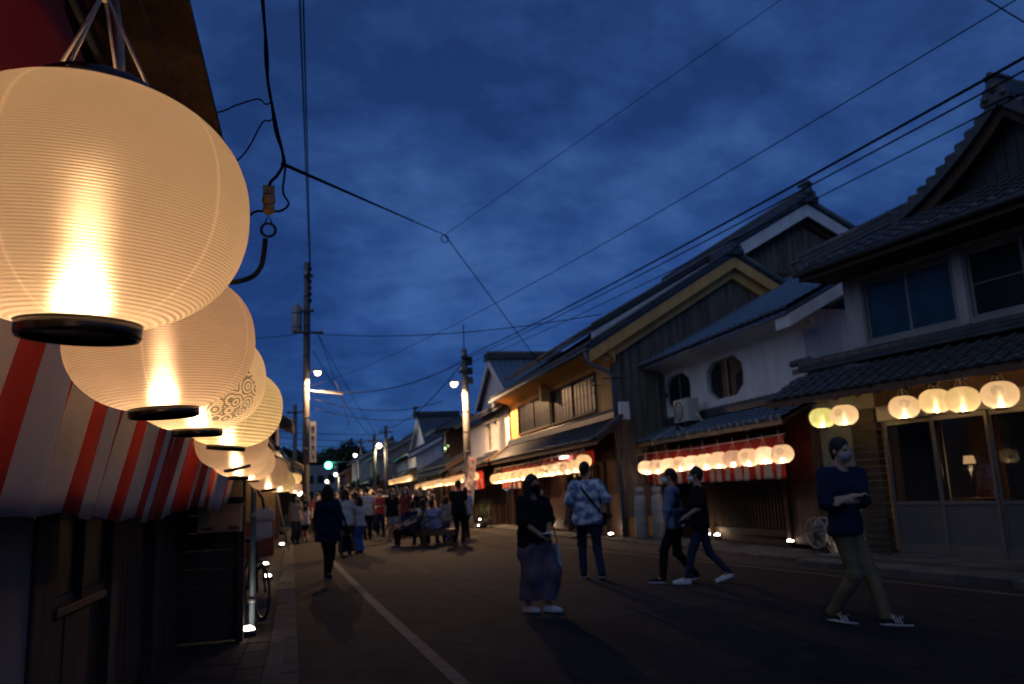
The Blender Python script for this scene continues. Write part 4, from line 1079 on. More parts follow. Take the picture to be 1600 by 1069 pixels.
# deep eave: rafters, boards, fascia
ex, ez = -.66, 2.98
YE = lambda x: 9.6 if x < -.80 else 3.7                        # the deep part of the eave stops early
for k in range(7):
    x0 = -1.45 + k * .156; x1 = x0 + .15
    za = lambda x: ez + .05 + (ex - x) * .22
    q = MB(); q.hexa([(x0, -4, za(x0)), (x1, -4, za(x1)), (x1, YE(x1), za(x1)), (x0, YE(x0), za(x0))], [(x0, -4, za(x0) + .02), (x1, -4, za(x1) + .02), (x1, YE(x1), za(x1) + .02), (x0, YE(x0), za(x0) + .02)]); q.build('eave_board', M['wood'], Lh)
for k in range(30):
    yy = -3.9 + k * .45
    q = MB(); q.bar((-1.45, yy, ez + .24), ((ex if yy < 3.9 else -.80) - .02, yy, ez + (.01 if yy < 3.9 else .09)), .05, .07); q.build('rafter', M['wood'], Lh)
q = MB(); q.box(ex - .015, ex + .02, -4, 3.7, ez - .05, ez + .10); q.build('fascia', M['wood'], Lh)
q = MB(); q.hexa([(-1.6, -4, ez + .36), (ex + .03, -4, ez + .10), (ex + .03, 3.75, ez + .10), (-1.6, 3.75, ez + .36)], [(-1.6, -4, ez + .42), (ex + .03, -4, ez + .16), (ex + .03, 3.75, ez + .16), (-1.6, 3.75, ez + .42)])
q.hexa([(-1.6, 3.96, ez + .36), (-.76, 3.96, ez + .18), (-.76, 9.7, ez + .18), (-1.6, 9.7, ez + .36)], [(-1.6, 3.96, ez + .42), (-.76, 3.96, ez + .24), (-.76, 9.7, ez + .24), (-1.6, 9.7, ez + .42)]); q.build('roof', M['tile'], Lh)
# upper storey above the eave, set back
q = MB(); q.box(-3.9, -1.5, -4, 9.4, 3.2, 5.6); q.build('upper_wall', M['offwhite'], Lh)
q = MB(); q.hexa([(-4.3, -4.3, 5.5), (-1.1, -4.3, 5.5), (-1.1, 9.8, 5.5), (-4.3, 9.8, 5.5)], [(-4.3, -4.3, 5.62), (-1.1, -4.3, 5.62), (-1.1, 9.8, 5.62), (-4.3, 9.8, 5.62)])
q.hexa([(-4.3, -4.3, 5.62), (-1.1, -4.3, 5.62), (-1.1, 9.8, 5.62), (-4.3, 9.8, 5.62)], [(-2.6, -4.3, 6.6), (-2.4, -4.3, 6.6), (-2.4, 9.8, 6.6), (-2.6, 9.8, 6.6)]); q.build('upper_roof', M['tile'], Lh)
# beam that carries lanterns
q = MB(); q.box(ex - .035, ex + .005, -2, 3.88, ez - .13, ez - .055); q.build('lantern_rail', M['wood'], Lh)
tag(MB().tube([(-.33, -2, 2.19), (-.34, 1.2, 2.185), (-.36, 4, 2.16), (-.5, 9, 2.12), (-.55, 20, 2.16)], .006, 6).build('lantern_rope', M['cable']), 'thin dark wire carrying the near left lanterns', 'rope')
# curtain, leaning in from the eave to the wall
curtain('striped_curtain', 'large red and white striped curtain hanging behind the nearest lanterns', (.58, 2.62), (.84, 1.41), 9.3, .185, (0, .1, 0), PI / 2, .028,
        sag=lambda t: .025 * math.sin(t * PI * 5) - (.26 * max(0, (t - .84) / .16) ** 1.4), group=gC, top_red=.3)
curtain('red_valance', 'plain red cloth band hung under the eave above the nearest lantern', (.60, 2.95), (.60, 2.55), 2.05, 2.05, (0, .0, 0), PI / 2, .012)
tag(MB().tube([(-.56, 2.3, 2.94), (-.50, 2.15, 2.68), (-.48, 2.10, 2.52)], .012, 8).build('twisted_cord', M['rope_w']), 'red and white twisted cord hanging beside the nearest lantern', 'cord')
q = MB()
for k in range(16):
    t0 = k / 16; p = Vector((-.56, 2.3, 2.94)).lerp(Vector((-.48, 2.10, 2.52)), t0 + .03); p2 = Vector((-.56, 2.3, 2.94)).lerp(Vector((-.48, 2.10, 2.52)), t0 + .06)
    q.tube([p + Vector((.004, 0, 0)), p2 + Vector((-.004, 0, 0))], .0135, 8)
o = q.build('cord_stripe', M['redcloth'], bpy.data.objects['twisted_cord']); o['kind'] = 'stuff'
# box sign on the wing wall
bs = thing('box_sign', 'tan wall box with two dark plates mounted below the curtain end', 'box', (0, 0, 0))
q = MB(); q.box(-1.14, -.705, 9.02, 9.275, 1.16, 1.43); q.build('casing', M['box'], bs, .01)
q = MB(); q.box(-1.10, -.98, 9.005, 9.018, 1.19, 1.225); q.build('plate', M['brown'], bs)
q = MB(); q.box(-.83, -.73, 9.005, 9.018, 1.19, 1.225); q.build('plate', M['brown'], bs)
q = MB(); q.box(-1.16, -.69, 8.98, 9.277, 1.432, 1.45); q.build('lid', M['box'], bs)
q = MB(); q.box(-.98, -.71, 9.06, 9.276, 1.52, 1.78); tag(q.build('wooden_crate', M['box']), 'tan wooden box fixed to the wall above the two plate wall box', 'box')
# round pipe at the corner
pp = thing('drain_pipe', 'grey drainpipe lit from below by a footlight at the left corner', 'pipe', (-.635, 9.85, 0))
q = MB(); q.tube([(0, 0, .05), (0, 0, 2.7)], .032, 12); q.build('pipe', M['pipe'], pp)
for z in (.35, 1.3, 2.2):
    q = MB(); q.tube([(0, 0, z), (0, 0, z + .05)], .042, 12); q.build('collar', M['zinc'], pp)
# electricity meter
mt = thing('meter_box', 'rounded pale meter box mounted beside the drainpipe', 'meter box', (-.56, 10.6, 0))
q = MB(); q.box(-.12, .10, -.08, .08, 1.02, 1.22); q.build('lower_case', M['cream'], mt, .03)
q = MB(); q.box(-.13, .12, -.09, .09, 1.225, 1.37); q.build('upper_case', M['cream'], mt, .04)
q = MB(); q.tube([(0, 0, 1.37), (-.02, 0, 1.5), (-.1, 0, 1.62), (-.1, 0, 2.6)], .018, 8); q.build('conduit', M['dark'], mt)
q = MB(); q.box(-.14, -.10, -.05, .05, .0, 1.5); q.build('back_board', M['wood'], mt)
# bicycle parked beyond the pipe
bk = thing('bicycle', 'dark bicycle parked against the left house wall behind the drainpipe', 'bicycle', (-.58, 10.7, .03), PI / 2 + .34)
def wheel(x):
    q = MB(); q.tube([(x + .32 * math.cos(2 * PI * k / 32), 0, .33 + .32 * math.sin(2 * PI * k / 32)) for k in range(33)], .017, 8, cap=False); w = q.build('wheel', M['rubber'], bk)
    q = MB(); q.tube([(x + .295 * math.cos(2 * PI * k / 32), 0, .33 + .295 * math.sin(2 * PI * k / 32)) for k in range(33)], .009, 6, cap=False); q.build('rim', M['steel'], w)
    q = MB()
    for k in range(14): q.tube([(x + .02 * math.cos(k), .02 * (-1) ** k, .33), (x + .29 * math.cos(2 * PI * k / 14), 0, .33 + .29 * math.sin(2 * PI * k / 14))], .0015, 4)
    q.build('spokes', M['steel'], w)['kind'] = 'stuff'
wheel(0); wheel(1.05)
q = MB(); fr = [((1.05, .33), (.62, .33)), ((.62, .33), (.5, .78)), ((.5, .78), (1.05, .33)), ((.62, .33), (.16, .74)), ((.5, .74), (.16, .80))]
for (a, c) in fr: q.tube([(a[0], 0, a[1]), (c[0], 0, c[1])], .016, 8)
q.tube([(0, .05, .33), (.12, .04, .68), (.16, 0, .86)], .014, 8); q.tube([(0, -.05, .33), (.12, -.04, .68), (.16, 0, .70)], .014, 8)
q.build('frame', M['dark'], bk)
q = MB(); q.tube([(.34, -.27, .98), (.2, -.22, 1.02), (.17, 0, .95), (.2, .22, 1.02), (.34, .27, .98)], .013, 8); q.build('handlebar', M['steel'], bk)
q = MB(); q.tube([(.5, 0, .76), (.48, 0, .92)], .014, 8); q.hexa([(.33, -.03, .92), (.33, .03, .92), (.60, .09, .93), (.60, -.09, .93)], [(.33, -.02, .96), (.33, .02, .96), (.60, .08, .99), (.60, -.08, .99)]); q.build('saddle', M['black'], bk, .01)
q = MB(); q.tube([(.62, -.06, .33), (.62, -.12, .33), (.74, -.12, .22)], .012); q.tube([(.62, .06, .33), (.62, .12, .33), (.5, .12, .44)], .012); q.lathe([(.09, -.008), (.095, 0), (.09, .008)], 20, (0, 0, 0)); 
q.build('crankset', M['steel'], bk)
# wire bundle, insulator and drop cable beyond the nearest lanterns
def cab(name, lab, pts, r, m='cable', cat='cable', n=6):
    P = [Vector(p) for p in pts]; out_ = []
    for i in range(len(P) - 1):                                 # Catmull-Rom
        p0, p1, p2, p3 = P[max(i - 1, 0)], P[i], P[i + 1], P[min(i + 2, len(P) - 1)]
        for k in range(8):
            t = k / 8
            out_.append(.5 * ((2 * p1) + (p2 - p0) * t + (2 * p0 - 5 * p1 + 4 * p2 - p3) * t * t + (3 * p1 - p0 - 3 * p2 + p3) * t ** 3))
    out_.append(P[-1])
    return tag(MB().tube(out_, r, n).build(name, M[m]), lab, cat)
cab('service_cable', 'thick twisted service cable dropping from above toward the tan insulator', [(-.30, 3.72, 4.5), (-.24, 3.79, 3.92), (-.215, 3.83, 3.65), (-.21, 3.86, 3.51), (-.17, 3.89, 3.3), (-.135, 3.91, 3.13), (-.16, 3.93, 3.06), (-.195, 3.94, 3.02), (-.205, 3.955, 2.99)], .0085)
cab('service_cable', 'thinner cable twisted round the thick service cable above the lanterns', [(-.285, 3.72, 4.5), (-.232, 3.79, 3.90), (-.222, 3.83, 3.6), (-.198, 3.86, 3.45), (-.175, 3.89, 3.27), (-.127, 3.91, 3.12), (-.137, 3.95, 2.98), (-.11, 3.97, 2.92), (-.15, 3.97, 2.88), (-.215, 3.98, 2.885)], .006)
ins = thing('insulator', 'tan ceramic insulator with iron ring hanging beside the second lantern', 'insulator', (-.205, 3.96, 2.9))
q = MB(); q.box(-.028, .028, -.018, .018, .06, .105); q.build('clamp', M['ceramic'], ins, .004)
q = MB(); q.lathe([(.001, .055), (.03, .05), (.034, .03), (.03, .012), (.02, .005), (.028, -.002), (.03, -.025), (.02, -.04), (.001, -.042)], 16); q.build('ceramic_body', M['ceramic'], ins)
q = MB(); q.tube([(-.018, 0, -.095), (0, 0, -.042), (.018, 0, -.095)], .004); q.tube([(.034 * math.cos(k * PI / 10), 0, -.125 + .034 * math.sin(k * PI / 10)) for k in range(21)], .007, 8); q.build('ring', M['dark'], ins)
cab('drop_cable', 'thick black cable curving from the iron ring down behind the second lantern', [(-.22, 3.99, 2.74), (-.228, 4.0, 2.66), (-.245, 4.03, 2.6), (-.30, 4.05, 2.55), (-.42, 4.05, 2.53), (-.6, 4.05, 2.6)], .014, 'rubber')
cab('tie_wire', 'short thin wire tied from the service cable to the eave, upper of two', [(-.19, 3.875, 3.42), (-.22, 3.87, 3.40), (-.26, 3.88, 3.43), (-.36, 3.9, 3.40), (-.52, 3.95, 3.36), (-1.2, 4.1, 3.3)], .004)
cab('tie_wire', 'short thin wire tied from the service cable to the eave, lower of two', [(-.175, 3.885, 3.34), (-.205, 3.89, 3.32), (-.24, 3.9, 3.31), (-.35, 3.96, 3.14), (-.6, 4.0, 2.98)], .004)
cab('tie_wire', 'looped thin wire between the insulator ring and the second lantern', [(-.23, 3.97, 2.875), (-.27, 3.98, 2.875), (-.33, 4.0, 2.85), (-.5, 4.0, 2.86)], .006)
# ------------------------------------------------------------------ generic street house further off
def house(name, lab, X, y0, y1, side, zt, depth, wallm, pent=None, roofm='tile', pit=.5, win=(), woodm='wood', winm='darkglass', cat='house', gable_m=None, courses=True):
    """X: front plane; side +1 right of the street, -1 left. local x towards the camera (right) or away (left), local y into the plot"""
    if side > 0: t = thing(name, lab, cat, (X, y1, 0), -PI / 2)
    else: t = thing(name, lab, cat, (X, y0, 0), PI / 2)
    W = y1 - y0
    b = MB(); b.box(0, W, 0, depth, (2.9 if pent else 0), zt); zr = zt + depth / 2 * pit
    b.add([(0, 0, zt), (0, depth, zt), (0, depth / 2, zr)], [(0, 2, 1)]); b.add([(W, 0, zt), (W, depth, zt), (W, depth / 2, zr)], [(0, 1, 2)])
    b.build('wall', M[wallm], t)
    if pent:
        b = MB(); b.box(0, W, .05, depth, 0, 2.9); b.build('ground_floor', M[woodm], t)
        x = .1
        while x < W - .1:
            q = MB(); q.box(x, x + .12, -.04, .05, 0, 2.3); q.build('post', M['wood'], t); x += 1.85
        q = MB(); q.box(0, W, -.06, .05, 2.3, 2.5); q.build('lintel', M['wood'], t)
        q = MB(); q.hexa([(-.2, -1.0, pent - .06), (W + .2, -1.0, pent - .06), (W + .2, 0, pent + .45), (-.2, 0, pent + .45)], [(-.2, -1.0, pent), (W + .2, -1.0, pent), (W + .2, 0, pent + .52), (-.2, 0, pent + .52)]); q.build('pent_roof', M[roofm], t)
        q = MB(); x = -.2
        while x < W + .2: q.tube([(x, -1.02, pent + .02), (x, 0, pent + .54)], .045, 6); x += .3
        q.build('roof_tiling', M[roofm], t)['kind'] = 'stuff'
    zE = zt - .02; yE = -.6
    b = MB()
    zo = zt + (-.6) * pit
    for s in (0, 1):
        ya, yb = (-.6, depth / 2) if s == 0 else (depth / 2, depth + .6); za, zb = (zo + .12, zr + .12) if s == 0 else (zr + .12, zo + .12)
        b.hexa([(-.3, ya, za - .1), (W + .3, ya, za - .1), (W + .3, yb, zb - .1), (-.3, yb, zb - .1)], [(-.3, ya, za), (W + .3, ya, za), (W + .3, yb, zb), (-.3, yb, zb)])
    b.build('roof', M[roofm], t)
    q = MB(); x = -.3
    while x < W + .3: q.tube([(x, -.62, zo + .14), (x, depth / 2, zr + .14)], .045, 6); x += .3
    q.build('roof_tiling', M[roofm], t)['kind'] = 'stuff'
    near = W + .3 if side > 0 else -.3; far_ = -.3 if side > 0 else W + .3
    ridge(t, (near, depth / 2, zr + .12), (far_, depth / 2, zr + .12), M[roofm], .3, .26, 'ridge', 2, True, .45)
    for s in (-1, 1):
        q = MB(); yy = depth / 2 + s * (depth / 2 + .6)
        q.bar((near, depth / 2, zr - .10), (near, yy, zo - .10), .06, .22); q.build('bargeboard', M[gable_m or wallm], t)
    for (a, c, z0, z1, n) in win:
        window_grid(t, a, c, z0, z1, -.0 + .02, n, M['wood'], M[winm], (2, 1) if n > 1 else (0, 0), .10, .06)
    return t

# D: white house beside the right street lamp
D = thing('white_house', 'white plastered house beside the right street lamp with two small dark upstairs windows', 'house', (8.55, 44.5, 0), -PI / 2)
DW = 10.0
b = MB(); wall_with_holes(b, 0, DW, 2.9, 5.05, 0, .3, [[(4.9, 3.5), (6.1, 3.5), (6.1, 4.75), (4.9, 4.75)], [(6.7, 3.5), (7.5, 3.5), (7.5, 4.75), (6.7, 4.75)]])
b.box(0, .2, .01, 6, 0, 5.0); b.box(.2, DW, 5.8, 6, 0, 5); b.build('wall', M['white'], D)
for (a, c) in ((4.9, 6.1), (6.7, 7.5)):
    q = MB(); q.box(a, c, .2, .22, 3.5, 4.75); q.box(a, c, .17, .2, 4.1, 4.16); q.box((a + c) / 2 - .03, (a + c) / 2 + .03, .17, .199, 3.5, 4.1); q.box((a + c) / 2 - .03, (a + c) / 2 + .03, .17, .199, 4.16, 4.75); q.build('shutter', M['darkglass'], D)
q = MB(); q.box(4.7, 7.7, -.09, -.001, 4.78, 4.9); q.box(4.7, 7.7, -.12, -.001, 3.36, 3.48); q.build('window_trim', M['white'], D, .01)
q = MB(); q.box(DW - .02, DW + .02, .02, 5.9, 0, 4.6); q.build('side_boarding', M['wood'], D)
zE, yE, pit = 5.02, -.62, .5
b = MB(); b.hexa([(-.3, yE, zE), (DW + .35, yE, zE), (DW + .35, .6, zE + .61), (-.3, .6, zE + .61)], [(-.3, yE, zE + .09), (DW + .35, yE, zE + .09), (DW + .35, .6, zE + .70), (-.3, .6, zE + .70)]); b.build('front_roof', M['tile'], D)
tile_roof(D, (-.3, yE - .05, zE + .1), (1, 0, 0), (0, 1, pit), 39, 5, (TILE, TILE_E), single=0)
q = MB()
for s in (0, 1):
    q.tube([(DW + .32 - s * .25, yE - .08, zE + .16), (DW + .32 - s * .25, .6, zE + .79)], .07, 8)
q.build('verge_tile', M['tile'], D)
q = MB(); q.lathe([(.001, .06), (.14, .05), (.16, 0), (.001, 0)], 14); 
for i, p in enumerate(q.v): q.v[i] = (DW + .18 + p[0], yE - .1 - p[2], zE + .22 + p[1])
q.build('ridge_ornament', M['tile'], D)
# gabled upper block whose end faces the street
ya, yb, xr, xl = .5, 9.5, 8.6, 1.8; xm = 5.2; za, zb = 6.0, 8.02
b = MB(); b.add([(xl, ya, za - 1.5), (xr, ya, za - 1.5), (xr, ya, za), (xm, ya, zb), (xl, ya, za)], [(0, 1, 2, 3, 4)]); b.build('gable_wall', M['white'], D)
b = MB()
for (p, z_) in ((xr + .3, za - .17), (xl - .3, za - .17)):
    b.hexa([(xm, ya - .3, zb), (p, ya - .3, z_), (p, yb, z_), (xm, yb, zb)], [(xm, ya - .3, zb + .1), (p, ya - .3, z_ + .1), (p, yb, z_ + .1), (xm, yb, zb + .1)])
b.build('upper_roof', M['tile2'], D)
q = MB(); yy = ya - .2
while yy < yb: q.tube([(xm, yy, zb + .12), (xr + .3, yy, za - .05)], .05, 6); yy += .32
q.build('roof_tiling', M['tile2'], D)['kind'] = 'stuff'
for p in (xr + .3, xl - .3):
    q = MB(); q.bar((xm, ya - .31, zb - .08), (p, ya - .31, za - .25), .06, .28); q.build('bargeboard', M['white'], D)
ridge(D, (xm, ya - .35, zb + .1), (xm, yb, zb + .1), M['tile'], .38, .3, 'ridge', 3, True, .4)
# pent roof + dark shop front of D
q = MB(); q.hexa([(-.2, -1.1, 2.6), (DW + .1, -1.1, 2.6), (DW + .1, 0, 3.1), (-.2, 0, 3.1)], [(-.2, -1.1, 2.68), (DW + .1, -1.1, 2.68), (DW + .1, 0, 3.2), (-.2, 0, 3.2)]); q.build('pent_roof', M['brown'], D)
tile_roof(D, (-.2, -1.14, 2.70), (1, 0, 0), (0, 1.1, .51), 38, 5, (TILE, TILE_E), single=0)
q = MB(); q.bar((DW + .05, -1.15, 2.78), (DW + .05, -.1, 3.27), .18, .12); q.build('verge_tile', M['tan'], D)
q = MB(); q.box(0, DW, .1, .2, 0, 2.95); q.build('shopfront', M['wood'], D)
for k in range(8):
    x = .2 + k * 1.22
    q = MB(); q.box(x, x + .1, .0, .09, 0, 2.4); q.box(x + .55, x + .6, .03, .09, .1, 2.3); d = q.build('door_frame', M['brown'], D)
    q = MB(); q.box(x + .1, x + .55, .05, .06, .9, 2.2); q.build('pane', M['blueglass'] if k > 5 else M['darkglass'], d)
q = MB(); q.box(9.0, 9.5, -.1, -.05, 1.5, 1.95); tag(q.build('notice_board', emit('lit_notice', (.45, .6, .9), .35)), 'small pale blue lit notice on the front of the white house', 'notice').parent = None
bpy.data.objects['notice_board'].matrix_world = D.matrix_basis if False else Matrix.Translation((8.55, 44.5, 0)) @ Matrix.Rotation(-PI / 2, 4, 'Z')

# E: low shop with red band and tower window
E_ = house('low_shop', 'low tiled shop with red band and small orange tower window past the white house', 7.9, 44.7, 57, 1, 3.3, 5, 'brown', 2.62)
q = MB(); q.box(7.8, 10.3, .0, 2.2, 3.3, 5.3); q.build('tower_wall', M['wood'], E_)
q = MB(); q.hexa([(6.9, -.9, 5.15), (11.2, -.9, 5.15), (10.8, 3, 5.5), (7.3, 3, 5.5)], [(6.9, -.9, 5.25), (11.2, -.9, 5.25), (10.0, 1.2, 6.2), (8.1, 1.2, 6.2)]); q.box(6.9, 11.2, -.95, -.905, 5.05, 5.24); q.build('tower_roof', M['tile'], E_)
window_grid(E_, 8.3, 9.9, 3.9, 5.0, -.0, 3, M['wood'], M['darkglass'], (0, 0), .1, .06)
for (yy, zz) in ((47.3, 4.12), (46.2, 4.2)):
    gl_ = thing('window_lamp', 'tiny greenish lamp glowing in the tower window, %s one' % ('brighter' if yy > 47 else 'fainter'), 'lamp', (7.74, yy, zz))
    q = MB(); q.sphere((0, 0, 0), .055, 10); q.build('glass_globe', emit('green_globe', (.55, 1, .35), 6 if yy > 47 else 1.5), gl_)
    q = MB(); q.tube([(.02, 0, .05), (.08, 0, .12)], .012); q.build('bracket', M['dark'], gl_)
tag(E_, 'low tiled shop with red band and small orange tower window past the white house')
# F: big white storehouse with white gable
F = house('white_storehouse', 'large white storehouse with a dark tiled roof and ornamental gable further down the street', 7.3, 57.6, 71, 1, 4.6, 8, 'white', 2.9, woodm='offwhite', gable_m='white')
q = MB(); q.add([(5.2, .9, 5.0), (12.6, .9, 5.0), (9.3, .9, 7.0)], [(0, 1, 2)]); q.build('gable_wall', M['white'], F)
for p in (4.6, 13.2):
    q = MB(); q.bar((9.3, .75, 7.25), (p, .75, 4.95), .3, .26); q.build('bargeboard', M['white'], F)
    q = MB(); q.hexa([(9.3, .7, 7.36), (p, .7, 5.05), (p, 4, 5.05), (9.3, 4, 7.36)], [(9.3, .7, 7.48), (p, .7, 5.17), (p, 4, 5.17), (9.3, 4, 7.48)]); q.build('gable_roof', M['tile'], F)
ridge(F, (9.3, .55, 7.45), (9.3, 4, 7.45), M['tile'], .35, .3, 'gable_ridge', 3, True, .9)
# further right-hand houses
house('town_house', 'dim grey two storey house far down the right side, before the bend', 5.9, 72, 84, 1, 5.2, 7, 'grey', 2.9)
house('town_house', 'pale far house on the right side near the traffic light', 4.9, 86, 100, 1, 5.6, 7, 'offwhite', 2.9)
house('town_house', 'low brown house at the far right end of the street', 4.2, 102, 120, 1, 4.8, 7, 'brown', 2.8)
# left side houses
house('timber_house', 'brown timber house on the left behind the lanterns with washing hung upstairs', -1.75, 20.5, 31, -1, 4.3, 6, 'brown', 2.7, win=((3.2, 5.2, 3.3, 4.1, 2),))
nh = house('shop_house', 'dark shop between the nearest left shop and the brown timber house', -1.85, 9.7, 20.3, -1, 4.4, 6, 'wood', 2.75, win=((1.2, 3.0, 3.3, 4.1, 2), (5.0, 7.0, 3.3, 4.1, 2)))
sg = thing('side_shop', 'low tan walled shop corner with dark red boards behind the meter box', 'shop', (0, 0, 0))
q = MB(); q.box(-1.75, -.98, 24.0, 24.2, .95, 2.3); q.build('plaster_wall', M['box'], sg)
for k in range(5):
    q = MB(); q.box(-1.75 + k * .155, -1.75 + k * .155 + .148, 23.96, 24.2, 0, .94); q.build('wainscot_board', M['redwall'], sg)
house('town_house', 'dark narrow two storey house on the left beside the tall utility pole', -1.3, 31.6, 36.4, -1, 4.6, 6, 'wood', 2.7)
house('town_house', 'grey house on the far left side beyond the utility pole', -1.8, 40, 54, -1, 3.6, 6, 'grey', 2.6)
house('town_house', 'pale low house at the far left beyond the grey house', -2.0, 56, 74, -1, 3.6, 6, 'offwhite', 2.6)
house('town_house', 'dim block at the far left beneath the dark trees', -2.2, 78, 104, -1, 4.2, 7, 'grey', 2.6)
ap = thing('apartment_block', 'pale flat roofed building closing the end of the street below the trees', 'building', (.6, 150, 0))
q = MB(); q.box(-3.5, 4.2, 0, 8, 0, 7.6); q.build('wall', M['grey'], ap)
for k in range(4):
    for j in range(2):
        q = MB(); q.box(-3 + k * 1.8, -1.9 + k * 1.8, -.08, -.0, 1.6 + j * 2.8, 3.0 + j * 2.8); q.build('window', M['darkglass'], ap)
# laundry / boards under the left eave
for k in range(3):
    q = MB(); q.box(-1.02, -.98, 25.0 + k * .55, 25.45 + k * .55, 2.95, 3.75); tag(q.build('hanging_board', M['paper'], None, .01), '%s pale board hung under the left timber house eave' % ('nearest', 'middle', 'farthest')[k], 'board', 'pale boards under the left eave')
gs = thing('signal_lamp', 'small teal light glowing under the left timber house roof', 'lamp', (-1.05, 23.2, 3.62))
q = MB(); q.sphere((0, 0, 0), .07, 10); q.build('lens', emit('teal_glow', (.05, .75, .6), 2.2), gs)
q = MB(); q.box(-.12, .12, .06, .12, -.12, .12); q.build('housing', M['dark'], gs)
q = MB(); q.tube([(-.98, 23.3, 3.5), (-.98, 23.3, 3.86)], [.06, .09, ][:2], 10); tag(q.build('white_pot', M['paper']), 'small white jar shape beside the teal light on the left', 'jar')
lamp('shop_light', (-1.0, 23.4, 2.35), 14, (1, .62, .3), .1, sg)
# leaning white pole of a banner, left
tag(MB().tube([(-.98, 24.4, 1.9), (-.62, 25.6, .02)], .022, 8).build('leaning_pole', M['paper']), 'thin white pole leaning against the tan walled shop corner', 'pole')
# bright shop lamps deep on the left
for i, (x, y, z, s, lab) in enumerate([(-.75, 33.2, 2.02, 10, 'dazzling white shop lamp at the left shop front'), (-.42, 34.2, 1.75, 12, 'second dazzling white lamp just right of the first shop lamp'), (-.38, 31.0, 1.2, 8, 'low bright lamp glowing between the people at left')]):
    t = thing('shop_lamp', lab, 'lamp', (x, y, z)); q = MB(); q.sphere((0, 0, 0), .10, 12); q.build('bulb', emit('shop_glow', (1, .92, .75), s), t)
    q = MB(); q.tube([(0, 0, .1), (0, .02, .32)], .02, 8); q.lathe([(.05, .10), (.11, .06)], 12); q.build('fitting', M['dark'], t)
    lamp('glow', (.15, -.1, 0), 5, (1, .85, .6), .08, t)
for k in range(2):
    lantern(-.55, 30.2 + k * 1.1, 2.25 - .32 * k, .5, ('round shop lantern above the left shop lamps', 'smaller pinkish shop lantern below the round one')[k], 'shop lanterns at left', 'far', 'cream' if k == 0 else 'pink', 3)

# lantern rows further off on the right
def row(x0, y0, x1, y1, z0, z1, n, grp, where, pw=4.5, d=.5):
    for i in range(n):
        t = i / (n - 1)
        lantern(x0 + (x1 - x0) * t, y0 + (y1 - y0) * t, z0 + (z1 - z0) * t, d, '%s lantern from the camera end of %s' % (ORD[i], where), grp, 'far', 'plain', pw, lit=(1, .66, .34))
row(7.25, 36.4, 7.25, 44.0, 2.2, 2.12, 9, 'lanterns in the row under the white house by the lamp', 'the row by the banner')
row(7.05, 45.0, 6.95, 53.5, 2.12, 2.0, 10, 'lanterns in the row under the low shop', 'the row under the low shop')
row(6.55, 55.5, 6.45, 68, 2.65, 2.65, 14, 'lanterns in the row under the big storehouse', 'the storehouse row')
row(5.2, 71, 5.1, 76, 1.95, 1.9, 5, 'small lanterns far down the street', 'the farthest right row')
curtain('striped_curtain', 'pinkish striped curtain behind the lanterns of the white house by the lamp', (-.0, 2.45), (-.0, 1.6), 8.8, .3, (7.55, 44.6, 0), -PI / 2, .03, group=gC, top_red=.4)

# ------------------------------------------------------------------ poles, street lamps, cables
def utility_pole(lab, x, y, h, r0, r1, arms=(), trans=None, bands=6):
    t = thing('utility_pole', lab, 'utility pole', (x, y, 0))
    q = MB(); q.tube([(0, 0, -.1), (0, 0, h * .5), (0, 0, h)], [r0, (r0 + r1) / 2, r1], 14); q.build('shaft', M['pole'], t)
    for k in range(bands):
        z = h * (.3 + .68 * k / bands); rr = r0 + (r1 - r0) * z / h
        q = MB(); q.tube([(0, 0, z), (0, 0, z + .05)], rr + .012, 14); q.build('band', M['dark'], t)
    for (z, wl, wr, rot) in arms:
        q = MB(); q.bar((-wl, -.2, z), (wr, -.2, z), .09, .09); a = q.build('crossarm', M['dark'], t)
        for xx in ([-wl + .1, wr - .1] if wr > .3 else [-wl + .1]):
            q = MB(); q.tube([(xx, -.2, z + .04), (xx, -.2, z + .24)], [.03, .055], 8); q.build('insulator', M['cream'], a)
    if trans:
        q = MB(); q.lathe([(.001, 0), (.22, 0), (.23, .05), (.23, 1.15), (.20, 1.2), (.001, 1.22)], 18, (-.42, -.1, trans)); tr = q.build('transformer', M['zinc'], t)
        q = MB(); q.tube([(-.42, -.1, trans + .2), (-.42, -.1, trans + .25)], .24, 18); q.tube([(-.42, -.1, trans + .85), (-.42, -.1, trans + .9)], .24, 18); q.build('strap', M['dark'], tr)
        q = MB(); q.tube([(-.42, -.1, trans + 1.2), (-.42, -.1, trans + 1.4)], .06, 10); q.build('bushing', M['cream'], tr)
    return t
P1 = utility_pole('tall utility pole with grey transformer rising on the left side of the street', -.2, 37, 12.3, .17, .12, ((8.95, .55, .75, 0), (9.95, .3, .35, 0), (11.6, .12, .3, 0)), 8.98)
q = MB(); q.tube([(.14, -.1, 7.2), (.14, -.1, 12.2)], .035, 8); q.build('riser_pipe', M['dark'], P1)
for k in range(6):
    q = MB(); q.tube([(.16, -.1, 10.4 + k * .3), (.16, -.1, 10.55 + k * .3)], .075, 8); q.build('spacer', M['cable'], P1)
q = MB(); q.bar((.1, -.1, 6.32), (1.6, -.1, 6.12), .06, .06); q.build('bracket_arm', M['steel'], P1)
P2 = utility_pole('wooden toned utility pole with a lit street lamp on the right side', 6.62, 34.5, 7.75, .17, .13, ((7.35, .2, .3, 0), (6.7, .3, .12, 0)))
q = MB(); q.tube([(0, 0, 7.7), (.0, 0, 8.9)], .025, 6); q.build('rod', M['dark'], P2)
for k in range(3):
    q = MB(); q.box(.12, .34, -.12, .12, 6.2 + k * .42, 6.5 + k * .42); q.build('terminal_box', M['dark'], P2, .02)
